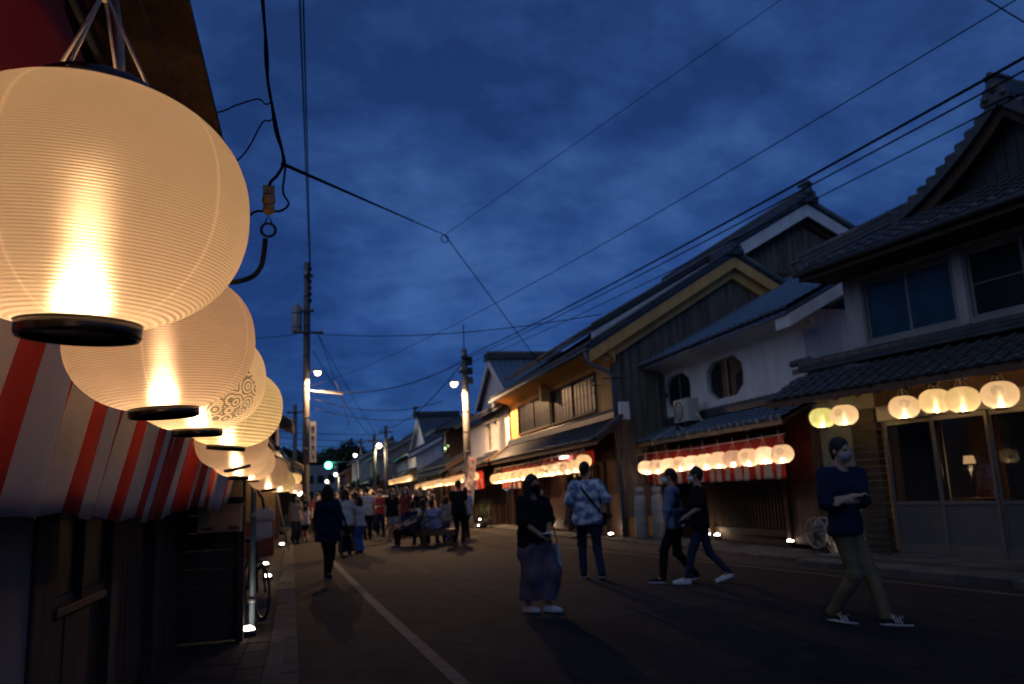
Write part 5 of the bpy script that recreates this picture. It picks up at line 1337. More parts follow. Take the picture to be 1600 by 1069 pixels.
def street_lamp_head(lab, x, y, z, dx, power, s=14, r=.13, c=(1, .80, .52)):
    t = thing('street_lamp', lab, 'street lamp', (x, y, z), 0, 'street lamps along the street')
    q = MB(); q.tube([(-dx, .0, -.12), (-dx * .5, 0, .06), (0, 0, .10)], .022, 8); q.build('arm', M['steel'], t)
    q = MB(); q.lathe([(.02, .14), (.09, .12), (.15, .04), (.15, .0)], 16); q.build('hood', M['cream'], t)
    q = MB(); q.sphere((0, 0, -.03), r, 14); q.build('globe', emit('street_lamp_globe', c, s), t)
    spot('light_source', (0, 0, -.22), power, c, .10, t)
    return t
street_lamp_head('glowing street lamp on the tall left utility pole', .30, 36.5, 7.1, .48, 2200, 26, .14, (1, .58, .28))
street_lamp_head('glowing street lamp on the right pole before the white house', 6.05, 34.1, 6.2, -.52, 2900, 30, .15, (1, .58, .28))
def lamp_post(lab, x, y, h, dx):
    t = thing('lamp_post', lab, 'lamp post', (x, y, 0), 0, 'far lamp posts')
    q = MB(); q.tube([(0, 0, 0), (0, 0, h)], [.10, .07], 10); q.build('post', M['pole'], t)
    q = MB(); q.tube([(0, 0, h - .1), (dx * .6, 0, h + .05), (dx, 0, h)], .035, 8); q.build('arm', M['pole'], t)
    q = MB(); q.sphere((dx, 0, h - .02), .19, 12); q.build('globe', emit('far_lamp_globe', (1, .9, .68), 9), t)
    lamp('light_source', (dx, -.15, h - .45), 160, (1, .8, .52), .1, t)
lamp_post('lit lamp post far down the street beside the white storehouse', 5.35, 60, 5.2, -.45)
lamp_post('lit lamp post further off, lower, in mid street view', 5.25, 90, 6.1, -.5)
lamp_post('lit lamp post small and far, right of the green traffic light', 3.0, 90, 4.1, -.35)
lamp_post('tiny far lit lamp post below the green traffic light', 2.2, 100, 3.6, -.3)
for i, (x, y, h, lab) in enumerate([(5.45, 60.6, 6.7, 'slim bare utility pole behind the storehouse lamp post'), (4.55, 60, 6.0, 'dark stout utility pole left of the storehouse lamp post'), (5.45, 91, 8.0, 'thin far utility pole behind the second lamp post'), (-.95, 52, 7.4, 'thin utility pole rising behind the tall left pole')]):
    utility_pole(lab, x, y, h, .16, .12, ((h - .5, .5, .5, 0),), None, 3)
# traffic light
tl = thing('traffic_light', 'green traffic light glowing far down the street', 'traffic light', (1.95, 84, 0))
q = MB(); q.tube([(2.6, 0, 0), (2.6, 0, 5.4)], .09, 8); q.tube([(2.6, 0, 5.1), (-.2, 0, 5.15)], .05, 8); q.build('mast', M['steel'], tl)
q = MB(); q.box(-.62, .62, -.18, .1, 4.65, 5.05); q.build('housing', M['zinc'], tl, .03)
q = MB(); q.disc((-.2 + .0, -.185, 4.85), .34, 20, 'y'); q.build('green_lens', emit('green_signal', (.06, 1, .5), 22), tl)  # lens oversized: the glow around the signal is drawn into the disc
for k, xx in enumerate((.16, .45)):
    q = MB(); q.disc((xx, -.184, 4.85), .13, 16, 'y'); q.build('dark_lens', M['darkglass'], tl)
lamp('green_glow', (-.2, -.5, 4.85), 30, (.1, 1, .5), .1, tl)
# cables strung along and across the street
def span(lab, a, c, sag=.4, r=.016, n=24, m='cable'):
    a = Vector(a); c = Vector(c); pts = []
    for i in range(n + 1):
        t = i / n; p = a.lerp(c, t); p.z -= sag * 4 * t * (1 - t); pts.append(p)
    return tag(MB().tube(pts, r, 5).build('overhead_cable', M[m]), lab, 'cable', 'overhead cables')
span('pair of thick cables running overhead from the tall left pole, left strand', (-.06, 36.9, 12.2), (-.40, -4, 11.4), .1, .022)
span('pair of thick cables running overhead from the tall left pole, right strand', (-.02, 36.9, 12.1), (-.30, -4, 11.5), .1, .020)
span('cable crossing from the left eave to a knot over the street', (-.14, 3.92, 3.11), (3.24, 18.94, 7.82), .0, .010)
span('cable going down from the knot over the street to the ochre house eave', (3.24, 18.94, 7.82), (7.9, 26.5, 5.6), .0, .014)
span('faint thin wire rising right from the knot over the street', (3.24, 18.94, 7.82), (8.53, 11.87, 10.28), .0, .007)
q = MB(); q.tube([(3.24 + .10 * math.cos(k), 18.94, 7.72 + .10 * math.sin(k)) for k in range(7)], .012, 6); tag(q.build('cable_knot', M['cable']), 'small knot of wire where three cables meet above the street', 'cable knot')
for i, (dz, dx, r, lab) in enumerate([(0, 0, .012, 'thickest of the four cables running over the right house roofs'), (.17, .05, .009, 'wavy upper cable above the thickest one over the right roofs'), (-.22, .02, .009, 'thin lower cable below the thickest one over the right roofs'), (.06, -.12, .010, 'cable hugging the thickest one over the right roofs')]):
    span(lab, (6.68 + dx, 34.4, 7.3 + dz), (7.2 + dx, -3, 5.1 + dz), .25, r)
span('long thin wire sloping above the right hand cables to the picture edge', (-.1, 37, 6.5), (7.2, 3, 6.05), .55, .007)
span('wire at the upper right corner of the sky', (9.0, 8.83, 8.9), (12.2, 8.4, 6.8), .02, .012)
span('wire from the tall left pole to the right house roofs', (.2, 36.8, 8.9), (9.2, 24, 7.0), .35, .016)
span('lower slack cable from the left pole lamp to the right pole', (.4, 36.8, 6.3), (6.5, 34.5, 7.2), .55, .022)
span('second slack cable between the two poles', (.2, 36.9, 5.9), (6.5, 40, 6.1), .5, .018)
span('third slack cable between the two poles', (.2, 36.9, 5.5), (6.5, 42, 5.6), .4, .016)
span('cable from the right pole down the street to the far pole', (6.5, 34.5, 7.1), (5.45, 60.6, 6.5), .6, .022)
span('cable from the left pole sloping down to the far street', (.3, 37.2, 9.0), (5.3, 60.6, 5.2), .2, .014)
span('cable from the left pole down the street to the dark stout pole', (.1, 37.2, 8.2), (4.5, 60, 5.6), .3, .016)
for k in range(3):
    span('far cross street cable behind the left pole, %s' % ('highest', 'middle', 'lowest')[k], (-6, 52, 6.4 - .4 * k), (5.4, 60.6, 6.1 - .45 * k), .3, .02)
span('cable running left from the tall pole behind the lanterns', (-.6, 36.9, 8.9), (-9, 34, 8.3), .3, .016)
span('short slack wires hanging at the tall left pole', (.3, 36.8, 8.9), (1.7, 37.0, 4.7), -.2, .014)
# vertical pole sign with characters
ps = thing('pole_sign', 'tall narrow white sign with dark characters strapped to the left utility pole', 'sign', (-.02, 36.78, 0))
q = MB(); q.box(-.0, .26, -.02, .02, 3.1, 4.9); q.build('panel', M['zinc'], ps)
# nobori banner near the right pole
nb = thing('banner', 'tall pale banner with red writing leaning beside the right pole', 'banner', (0, 0, 0))
top = Vector((6.70, 34.0, 2.98)); bot = Vector((6.30, 33.9, .95))
ax = (top - bot).normalized(); sx_ = Vector((1, -.3, 0)).normalized()
q = MB(); vs = []; nseg = 14
for i in range(nseg + 1):
    t = i / nseg; p = bot.lerp(top, t); w = .52 - .22 * t
    for s in (-.3, .7): vs.append(p + sx_ * w * s + Vector((0, -.03 * math.sin(t * 7 + s), 0)))
q.add(vs, [(2 * i, 2 * i + 1, 2 * i + 3, 2 * i + 2) for i in range(nseg)], 0, True); q.build('cloth', M['paper'], nb)
q = MB(); q.tube([bot - sx_ * .2 - ax * 1.0, top - sx_ * .12 + ax * .1], .015, 8); q.build('pole', M['dark'], nb)
def glyph(parent, seed, loc, size, m, ux=Vector((1, 0, 0)), name='lettering'):
    """brush strokes of one character: too small in the photograph to read, so only its strokes are kept"""
    rd = random.Random(seed); q = MB(); loc = Vector(loc); h = size / 2; uz = Vector((0, 0, 1)); r = size * .055
    P_ = lambda x, z: loc + ux * x * h + uz * z * h
    q.tube([P_(-.8, rd.uniform(.3, .8)), P_(.8, rd.uniform(.4, .85))], r, 5)
    q.tube([P_(rd.uniform(-.2, .2), .95), P_(rd.uniform(-.2, .2), .1), P_(rd.uniform(-.6, .1), -.9)], r, 5)
    q.tube([P_(-.6, rd.uniform(-.2, .2)), P_(.6, rd.uniform(-.2, .2))], r, 5)
    q.tube([P_(.1, -.1), P_(.65, -.35), P_(.5, -.8), P_(-.1, -.75)], r, 5)
    o = q.build(name, m, parent); o['kind'] = 'stuff'
    return o
redp = mat('red_print', (.42, .04, .03), .7, .1); darkp = mat('dark_print', (.04, .04, .05), .7, .1)
for i in range(6):
    t = .90 - i * .155; p = bot.lerp(top, t) + sx_ * (.06) + Vector((0, -.05, 0)); glyph(nb, i, p, .24, redp, sx_)
for i in range(4):
    glyph(ps, 20 + i, (.13, -.03, 4.62 - i * .42), .22, darkp)
# shop banner far
tag(MB().bar((5.35, 55.0, 2.9), (5.9, 55, 1.2), .5, .02).build('far_banner', M['paper']), 'small leaning white banner under the storehouse lamp post', 'banner')
# planters by the right pole
for i, (x, y, s, lab) in enumerate([(7.35, 34.6, 1.0, 'tall potted shrub beside the right pole footlight'), (7.0, 33.6, .75, 'low potted plant in front of the tall potted shrub'), (-1.2, 38.5, .8, 'potted shrub by the left utility pole')]):
    t = thing('potted_plant', lab, 'plant', (x, y, 0)); q = MB(); q.lathe([(.001, .0), (.19 * s, .0), (.24 * s, .38 * s), (.21 * s, .38 * s), (.2 * s, .33 * s), (.001, .33 * s)], 16); q.build('pot', M['pot'], t)
    q = MB()
    for k in range(420):
        a = random.uniform(0, 2 * PI); rr = .34 * s * math.sqrt(random.random()); zz = (.45 + .65 * random.random()) * s
        p = Vector((rr * math.cos(a), rr * math.sin(a), zz)); d = Vector((math.cos(a + random.uniform(-1, 1)), math.sin(a + random.uniform(-1, 1)), random.uniform(-.2, .9))).normalized() * .07
        e_ = d.cross(Vector((0, 0, 1))).normalized() * .02
        q.add([p, p + d * .5 + e_, p + d, p + d * .5 - e_], [(0, 1, 2, 3)])
    for k in range(7):
        a = k * .9; q.tube([(0, 0, .3 * s), (.2 * s * math.cos(a), .2 * s * math.sin(a), .95 * s)], .008, 5)
    q.build('foliage', M['leaf'], t)['kind'] = 'stuff'
# dark trees behind the street end
def tree(lab, x, y, h, w, seed):
    rd = random.Random(seed); t = thing('tree', lab, 'tree', (x, y, 0), 0, 'dark trees at the end of the street')
    q = MB(); q.tube([(0, 0, 0), (.1, 0, h * .35), (0, 0, h * .6)], [.35, .26, .12], 8); q.build('trunk', M['bark'], t)
    q = MB()
    for k in range(9):
        a = rd.uniform(0, 6.28); q.tube([(0, 0, h * rd.uniform(.3, .5)), (w * .35 * math.cos(a), w * .35 * math.sin(a), h * rd.uniform(.6, .85))], [.1, .03], 5)
    q.build('limb', M['bark'], t)['kind'] = 'stuff'
    cl_ = [(rd.gauss(0, w * .28), rd.gauss(0, w * .28), h * rd.uniform(.5, .92), w * rd.uniform(.16, .3)) for _ in range(16)]
    q = MB()
    for (cx_, cy_, cz, cr) in cl_:
        for k in range(170):
            v = Vector((rd.gauss(0, 1), rd.gauss(0, 1), rd.gauss(0, 1))).normalized() * cr * rd.uniform(.55, 1.05); v.z *= .75
            p = Vector((cx_, cy_, cz)) + v; d = Vector((rd.gauss(0, 1), rd.gauss(0, 1), rd.gauss(0, .6))).normalized() * .95; e_ = d.cross(Vector((rd.gauss(0, 1), rd.gauss(0, 1), 1))).normalized() * .45
            q.add([p, p + d * .5 + e_, p + d, p + d * .5 - e_], [(0, 1, 2, 3)])
    q.build('crown', M['leaf'], t)
for i, (x, y, h, w, lab) in enumerate([(-1.0, 160, 10.5, 9, 'dark bushy tree left of the traffic light behind the rooftops'), (5.5, 166, 12, 9, 'taller dark tree directly above the traffic light'), (12, 172, 9.5, 10, 'dark tree right of the traffic light behind far houses'), (-9, 165, 9, 9, 'dark tree behind the left utility pole'), (20, 175, 12, 12, 'low dark tree behind the storehouse roof')]):
    tree(lab, x, y, h, w, 20 + i)

# ------------------------------------------------------------------ footlights on the ground
def footlight(x, y, lab, power=1.6, s=30, tilt=(0, 0), pool=None, z=.02):
    t = thing('footlight', lab, 'footlight', (x, y, z), 0, 'footlights along the house fronts')
    q = MB(); q.lathe([(.001, 0), (.09, 0), (.095, .02), (.085, .06), (.07, .07), (.07, .055), (.001, .055)], 18); q.build('housing', M['dark'], t)
    q = MB(); q.lathe([(.075, .058), (.066, .085), (.04, .103), (.001, .108)], 18); q.build('lens', emit('footlight_lens', (1, .9, .72), s), t)
    lamp('light_source', (0, 0, .16), power, (1, .74, .42), .03, t)
foot = [(-.662, 9.64, 'footlight nearest on the left at the foot of the drainpipe'), (-.78, 16.2, 'footlight on the left just before the tan walled shop'), (-.98, 19.4, 'footlight on the left, second beyond the bicycle'),
        (10.0, 15.72, 'footlight at the right end post of the white house front'), (9.98, 19.38, 'footlight at the middle post of the white house front'), (9.96, 18.9, 'fainter footlight right of the one at the middle post'), (9.36, 12.95, 'footlight at the house corner behind the crossed arms man'),
        (8.25, 21.9, 'footlight at the camera end corner of the ochre house'), (8.38, 28.6, 'footlight before the glazed doors of the ochre house'), (6.9, 33.9, 'footlight among the potted plants by the right pole'),
        (8.2, 40.0, 'footlight before the white house by the lamp'), (-.9, 27.8, 'small footlight on the left near the leaning pole')]
for (x, y, lab) in foot: footlight(x, y, lab, .4 if 'crossed' in lab or 'drainpipe' in lab else 1.6, z=.13 if 8.5 < x < 9.4 and y < 14 else .07 if x > 7.5 else .02)
# ------------------------------------------------------------------ people: implicit bodies meshed with surface nets
class Field:
    def __init__(s, lo, hi, h):
        s.lo = np.array(lo, float); s.h = h
        s.n = np.maximum(4, np.ceil((np.array(hi, float) - s.lo) / h).astype(int) + 1)
        s.D = np.full(s.n, 1.0, np.float32)
        s.ax = [s.lo[i] + h * np.arange(s.n[i]) for i in range(3)]
    def sub(s, lo, hi):
        a = np.maximum(0, np.floor((np.array(lo) - s.lo) / s.h).astype(int)); b = np.minimum(s.n, np.ceil((np.array(hi) - s.lo) / s.h).astype(int) + 1)
        sl = tuple(slice(a[i], max(a[i] + 1, b[i])) for i in range(3))
        X, Y, Z = np.meshgrid(*[s.ax[i][sl[i]] for i in range(3)], indexing='ij', sparse=True)
        return sl, X, Y, Z
    def union(s, sl, d, k):
        a = s.D[sl]
        if k > 0:
            hh = np.maximum(k - np.abs(a - d), 0) / k
            s.D[sl] = np.minimum(a, d) - hh * hh * k * .25
        else: s.D[sl] = np.minimum(a, d)
    def cap(s, a, b, ra, rb, k=.03):
        a = np.array(a, float); b = np.array(b, float); m = max(ra, rb) + k + 2 * s.h
        sl, X, Y, Z = s.sub(np.minimum(a, b) - m, np.maximum(a, b) + m)
        ba = b - a; L2 = max(1e-9, ba @ ba)
        t = np.clip(((X - a[0]) * ba[0] + (Y - a[1]) * ba[1] + (Z - a[2]) * ba[2]) / L2, 0, 1)
        d = np.sqrt((X - a[0] - t * ba[0]) ** 2 + (Y - a[1] - t * ba[1]) ** 2 + (Z - a[2] - t * ba[2]) ** 2) - (ra + (rb - ra) * t)
        s.union(sl, d.astype(np.float32), k)
    def ell(s, c, r, k=.02, M3=None, carve=False):
        c = np.array(c, float); r = np.array(r, float); m = max(r) + k + 2 * s.h
        sl, X, Y, Z = s.sub(c - m, c + m)
        x, y, z = X - c[0], Y - c[1], Z - c[2]
        if M3 is not None:
            x, y, z = (M3[0][i] * x + M3[1][i] * y + M3[2][i] * z for i in range(3)) if False else (M3[0][0] * x + M3[1][0] * y + M3[2][0] * z, M3[0][1] * x + M3[1][1] * y + M3[2][1] * z, M3[0][2] * x + M3[1][2] * y + M3[2][2] * z)
        q = np.sqrt((x / r[0]) ** 2 + (y / r[1]) ** 2 + (z / r[2]) ** 2); g = np.sqrt((x / r[0] ** 2) ** 2 + (y / r[1] ** 2) ** 2 + (z / r[2] ** 2) ** 2) + 1e-6
        d = (q * (q - 1) / g).astype(np.float32)
        if carve: s.D[sl] = np.maximum(s.D[sl], -d)
        else: s.union(sl, d, k)
    def clip(s, p, nrm):
        """keep the side the normal points away from"""
        X, Y, Z = np.meshgrid(*s.ax, indexing='ij', sparse=True)
        nrm = np.array(nrm, float); nrm /= np.linalg.norm(nrm)
        s.D = np.maximum(s.D, ((X - p[0]) * nrm[0] + (Y - p[1]) * nrm[1] + (Z - p[2]) * nrm[2]).astype(np.float32))
    def folds(s, amp, f=(9, 9, 26), seed=0):
        X, Y, Z = np.meshgrid(*s.ax, indexing='ij', sparse=True)
        s.D = s.D + (amp * (np.sin(f[0] * X + 3 * np.sin(7 * Z + seed) + seed) * np.sin(f[2] * Z + 6 * X + 5 * Y + seed * 1.7) + .6 * np.sin(f[1] * 2.3 * Y + 11 * Z + seed))).astype(np.float32)
    def mesh(s, name):
        D = s.D; n = D.shape
        ins = D < 0
        acc = np.zeros((n[0] - 1, n[1] - 1, n[2] - 1, 3), np.float32); cnt = np.zeros(acc.shape[:3], np.float32)
        edges = []
        for ax in range(3):
            a0 = [slice(None)] * 3; a1 = [slice(None)] * 3; a0[ax] = slice(0, -1); a1[ax] = slice(1, None)
            d0, d1 = D[tuple(a0)], D[tuple(a1)]
            idx = np.argwhere(ins[tuple(a0)] != ins[tuple(a1)])
            if not len(idx): continue
            v0 = d0[tuple(idx.T)]; v1 = d1[tuple(idx.T)]; t = v0 / (v0 - v1)
            p = idx.astype(np.float32); p[:, ax] += t
            o1, o2 = [i for i in range(3) if i != ax]
            for e1 in (0, -1):
                for e2 in (0, -1):
                    c = idx.copy(); c[:, o1] += e1; c[:, o2] += e2
                    ok = np.all((c >= 0) & (c < np.array(acc.shape[:3])), axis=1)
                    np.add.at(acc, tuple(c[ok].T), p[ok]); np.add.at(cnt, tuple(c[ok].T), 1)
            edges.append((ax, idx, v0 < 0))
        cells = np.argwhere(cnt > 0); vid = np.full(cnt.shape, -1, np.int64); vid[tuple(cells.T)] = np.arange(len(cells))
        P = acc[tuple(cells.T)] / cnt[tuple(cells.T)][:, None] * s.h + s.lo
        F = []
        for ax, idx, neg in edges:
            o1, o2 = (ax + 1) % 3, (ax + 2) % 3
            q = []
            okm = np.ones(len(idx), bool)
            for e1, e2 in ((-1, -1), (0, -1), (0, 0), (-1, 0)):
                c = idx.copy(); c[:, o1] += e1; c[:, o2] += e2
                ok = np.all((c >= 0) & (c < np.array(cnt.shape)), axis=1); okm &= ok
                c = np.clip(c, 0, np.array(cnt.shape) - 1); q.append(vid[tuple(c.T)])
            q = np.stack(q, 1); okm &= np.all(q >= 0, axis=1)
            q[~neg] = q[~neg][:, ::-1]
            F.append(q[okm])
        F = np.concatenate(F) if F else np.zeros((0, 4), int)
        me = bpy.data.meshes.new(name)
        me.vertices.add(len(P)); me.vertices.foreach_set('co', P.astype(np.float32).ravel())
        me.loops.add(F.size); me.loops.foreach_set('vertex_index', F.astype(np.int32).ravel())
        me.polygons.add(len(F)); me.polygons.foreach_set('loop_start', np.arange(0, F.size, 4, dtype=np.int32)); me.polygons.foreach_set('loop_total', np.full(len(F), 4, np.int32))
        me.polygons.foreach_set('use_smooth', np.ones(len(F), bool))
        me.update(calc_edges=True); me.validate()
        return me

def ik(a, c, l1, l2, pole):
    a, c, pole = np.array(a, float), np.array(c, float), np.array(pole, float)
    d = c - a; L_ = np.linalg.norm(d); L_ = min(L_, (l1 + l2) * .998); u = d / np.linalg.norm(d)
    x = (l1 * l1 - l2 * l2 + L_ * L_) / (2 * L_); h = math.sqrt(max(0, l1 * l1 - x * x))
    p = pole - u * (pole @ u); p /= max(1e-6, np.linalg.norm(p))
    return a + u * x + p * h, a + u * L_

def rotz3(a): return np.array([[math.cos(a), -math.sin(a), 0], [math.sin(a), math.cos(a), 0], [0, 0, 1]])

def person_parts(fL=(.1, .05, 0), fR=(-.1, -.05, 0), hL=(.27, -.03, .82), hR=(-.27, -.03, .82), pelvis=(0, 0, .92), lean=0, twist=0, head_yaw=0, head_pitch=0, res=.02, female=False,
                 sleeve=.55, hem=.80, bottom='trousers', hair='short', mask=True, cap=False, belly=0, fingers=False, elbow_pole=None, loose=1.0, foot_yaw=(0, 0), heelL=0, heelR=0, cuff=.09, seed=0, thumbs=1):
    """front is -y, left is +x. Returns {part: mesh}"""
    pel = np.array(pelvis, float)
    RL = np.array([[1, 0, 0], [0, math.cos(lean), math.sin(lean)], [0, -math.sin(lean), math.cos(lean)]])
    up = lambda v: pel + RL @ (np.array(v, float))                # upper-body points relative to pelvis
    sw = .165 if female else .185
    T = rotz3(twist)
    hipw = .095
    hips = [pel + np.array([s * hipw, 0, -.03]) for s in (1, -1)]
    waist = [up((s * .065, .005, .16)) for s in (1, -1)]
    chest = [up(T @ np.array((s * .085, -.005, .38))) for s in (1, -1)]
    sh = [up(T @ np.array((s * sw, .0, .505))) for s in (1, -1)]
    neck0 = up((0, .012, .52)); neck1 = up((0, -.01, .63))
    hc = neck1 + RL @ np.array([0, -.015, .105])
    feet = [np.array(fL, float), np.array(fR, float)]
    ank = [f + np.array([0, .03, .085 + h_]) for f, h_ in zip(feet, (heelL, heelR))]
    kn = []
    for i in (0, 1):
        fy = foot_yaw[i]; k_, a_ = ik(hips[i], ank[i], .43, .42, rotz3(fy) @ np.array([0, -1, .1])); kn.append(k_); ank[i] = a_
    hands = [rotz3(twist) @ np.array(hL, float), rotz3(twist) @ np.array(hR, float)]
    el = []
    for i, s in enumerate((1, -1)):
        pole = rotz3(twist) @ np.array(elbow_pole[i] if elbow_pole else (s * .5, .8, -.5), float)
        e_, w_ = ik(sh[i], hands[i], .29, .25, pole); el.append(e_); hands[i] = w_
    allp = np.array(hips + waist + chest + sh + [neck1, hc] + ank + kn + hands + el + feet)
    lo, hi = allp.min(0) - .28, allp.max(0) + .28; lo[2] = min(allp[:, 2].min() - .03, -.02) if min(fL[2], fR[2]) < .1 else allp[:, 2].min() - .15
    hd = rotz3(head_yaw); fw = hd @ RL @ np.array([0, -1, -head_pitch]); fw /= np.linalg.norm(fw)
    sd = np.cross(fw, [0, 0, 1]); sd = -sd / np.linalg.norm(sd); uph = np.cross(sd, fw); uph = uph if uph[2] > 0 else -uph
    H = lambda x, y, z: hc + sd * x - fw * y + uph * z              # head frame: y back
    M3 = np.stack([sd, -fw, uph], 1)
    out = {}
    def torso(F, off=0, k=.05):
        for i in (0, 1):
            F.cap(hips[i] + [0, 0, .02], waist[i], .108 + off, .092 + off + belly * .5, k)
            F.cap(waist[i], chest[i], .092 + off + belly * .5, .105 + off, k)
            F.cap(chest[i], sh[i] - (sh[i] - chest[i]) * .12, .088 + off, .066 + off, k)
        F.cap(up((0, -.02 - belly, .2)), up((0, -.015, .4)), .09 + off + belly, .10 + off, k)
        F.cap(neck0 + (sh[0] - neck0) * .55, neck0, .05 + off * .6, .058 + off * .3, .05); F.cap(neck0 + (sh[1] - neck0) * .55, neck0, .05 + off * .6, .058 + off * .3, .05)
    # --- body (skin)
    F = Field(lo, hi, res)
    torso(F, -.012)
    F.cap(neck0, neck1, .056 if not female else .048, .052 if not female else .045, .03)
    F.ell(H(0, .012, .035), (.074, .094, .098), .02, M3); F.ell(H(0, -.022, -.045), (.056, .068, .076), .035, M3)
    F.ell(H(0, -.098, -.012), (.013, .02, .026), .012, M3); F.ell(H(0, -.082, .018), (.05, .016, .013), .015, M3)
    F.ell(H(.077, .012, -.01), (.010, .02, .032), .006, M3); F.ell(H(-.077, .012, -.01), (.010, .02, .032), .006, M3)
    F.ell(H(0, -.08, -.07), (.025, .012, .010), .012, M3)
    for i, s in enumerate((1, -1)):
        F.cap(sh[i], el[i], .052, .042, .03); F.cap(el[i], hands[i], .043, .028, .02)
        F.cap(hips[i], kn[i], .082, .056, .04); F.cap(kn[i], ank[i], .055, .038, .03)
        fo = rotz3(foot_yaw[i]) @ np.array([0, -1, 0])
        F.cap(ank[i], feet[i] + fo * .10 + [0, 0, .035], .038, .03, .03)
        d = hands[i] - el[i]; d /= np.linalg.norm(d)
        side = np.cross(d, [0, 0, 1.0]); side = side / (np.linalg.norm(side) + 1e-6)
        if fingers:
            palm = hands[i] + d * .05; nrm = np.cross(side, d)
            F.cap(hands[i], palm + side * .018, .026, .022, .02); F.cap(hands[i], palm - side * .018, .026, .022, .02)
            for j in range(4):
                o_ = side * (.03 - j * .02); ln = (.036, .042, .04, .032)[j]
                b0 = palm + o_ + d * .025; b1 = b0 + d * ln - nrm * .008 * s * thumbs; b2 = b1 + d * ln * .55 - nrm * .024 * thumbs
                F.cap(b0, b1, .0105, .0095, .006); F.cap(b1, b2, .0095, .008, .004)
            tb = hands[i] + d * .02 + side * .028; t1 = tb + side * .028 + d * .028; F.cap(tb, t1, .013, .011, .01); F.cap(t1, t1 + d * .03 - nrm * .01, .011, .009, .004)
        else:
            F.cap(hands[i], hands[i] + d * .10, .032, .024, .02); F.cap(hands[i] + side * .02, hands[i] + side * .04 + d * .05, .014, .011, .01)
    out['body'] = F.mesh('body')
    # --- top
    F = Field(lo, hi, res)
    torso(F, .012 * loose)
    if hem < .9 and pel[2] > .8:
        for i in (0, 1): F.cap(waist[i], hips[i], .104 + .012 * loose, .122 + .012 * loose, .05)
    if hem < .80:
        for i in (0, 1): F.cap(waist[i], hips[i] + np.array([0, 0, hem - .92 + .06]), .11 + .01 * loose, .13 + .02 * loose, .06)
    for i in (0, 1):
        if sleeve > 0:
            e1 = sh[i] + (el[i] - sh[i]) * min(1, sleeve * 1.0) if sleeve <= 1 else el[i]
            F.cap(sh[i], e1, .068 + .006 * loose, .058 + .016 * loose, .04)
            if sleeve > 1: F.cap(el[i], el[i] + (hands[i] - el[i]) * (sleeve - 1), .056 + .006 * loose, .044, .03)
    F.folds(.0045 * loose + (res > .015) * .002, seed=seed)
    F.clip((pel[0], pel[1], hem + (pel[2] - .92)), (0, 0, -1))
    F.ell(neck0 + RL @ np.array([0, -.035, .045]), (.068, .07, .05), 0, carve=True)
    out['shirt'] = F.mesh('shirt')
    # --- bottom
    F = Field(lo, hi, res)
    if bottom == 'skirt':
        z1 = cuff
        c0 = (hips[0] + hips[1]) / 2; c1 = (ank[0] + ank[1]) / 2; c1[2] = z1
        for s in (-1, 1):
            F.cap(c0 + [s * .055, 0, .06], c0 + [s * .075, 0, -.10], .105, .135, .06)
            F.cap(c0 + [s * .075, 0, -.1], c1 + (ank[0] - ank[1]) * .28 * s + [0, 0, .02], .135, .145, .10)
        for i in (0, 1): F.cap(hips[i], kn[i], .128, .118, .06); F.cap(kn[i], ank[i], .118, .12, .08)
        F.folds(.012, (30, 26, 2.2), seed)
        F.clip((0, 0, z1), (0, 0, -1))
    else:
        wide = {'trousers': 0, 'wide': .028, 'shorts': .02, 'slim': -.008}[bottom]
        for i in (0, 1):
            F.cap(hips[i] + [0, 0, .07], hips[i] + [0, 0, -.02], .108, .112, .05)
            if bottom == 'shorts': F.cap(hips[i], hips[i] + (kn[i] - hips[i]) * .62, .105, .098, .04)
            else:
                F.cap(hips[i], kn[i], .100 + wide * .5, .072 + wide, .045)
                e2 = ank[i] - (kn[i] - ank[i]) * .03
                F.cap(kn[i], e2, .072 + wide, .058 + wide * 1.5, .03)
        F.folds(.004 + .002 * (res > .015), (12, 12, 30), seed + 2)
        if bottom != 'shorts' and pel[2] > .8: F.clip((0, 0, cuff), (0, 0, -1))
        F.clip((pel[0], pel[1], pel[2] + .13), (0, 0, 1))
    out['skirt' if bottom == 'skirt' else 'shorts' if bottom == 'shorts' else 'trousers'] = F.mesh('trousers')
    # --- shoes
    for i, nm in ((0, 'shoe'), (1, 'shoe')):
        fo = rotz3(foot_yaw[i]) @ np.array([0, -1, 0]); c = feet[i]; hh = (heelL, heelR)[i]
        F = Field(c + fo * .05 - .24, c + fo * .05 + .24, min(res, .012))
        heel = c - fo * .045 + [0, 0, .035 + hh]; toe = c + fo * .165 + [0, 0, .03]
        F.cap(heel, c + fo * .06 + [0, 0, .042 + hh * .4], .044, .044, .02); F.cap(c + fo * .06 + [0, 0, .035 + hh * .3], toe, .048, .034, .02); F.cap(heel, ank[i], .045, .047, .02)
        nv = np.array([0, 0, -1.0]) - fo * (hh / .2) ; F.clip(c - fo * .045 + [0, 0, .002 + hh], nv if hh else (0, 0, -1))
        out['shoe%d' % i] = F.mesh('shoe')
        S = Field(c + fo * .05 - .24, c + fo * .05 + .24, min(res, .012))
        S.cap(heel - [0, 0, .01], c + fo * .06 + [0, 0, .028 + hh * .4], .049, .051, .01); S.cap(c + fo * .06 + [0, 0, .025 + hh * .3], toe, .053, .040, .01)
        S.clip(c - fo * .045 + [0, 0, .0 + hh], nv if hh else (0, 0, -1)); S.clip(c - fo * .045 + [0, 0, .026 + hh], -nv if hh else (0, 0, 1))
        out['sole%d' % i] = S.mesh('sole')
    # --- hair / cap / mask
    F = Field(hc - .30 - np.array([0, 0, .25]), hc + .22, min(res, .014))
    F.ell(H(0, .022, .045), (.085, .105, .10), .01, M3)
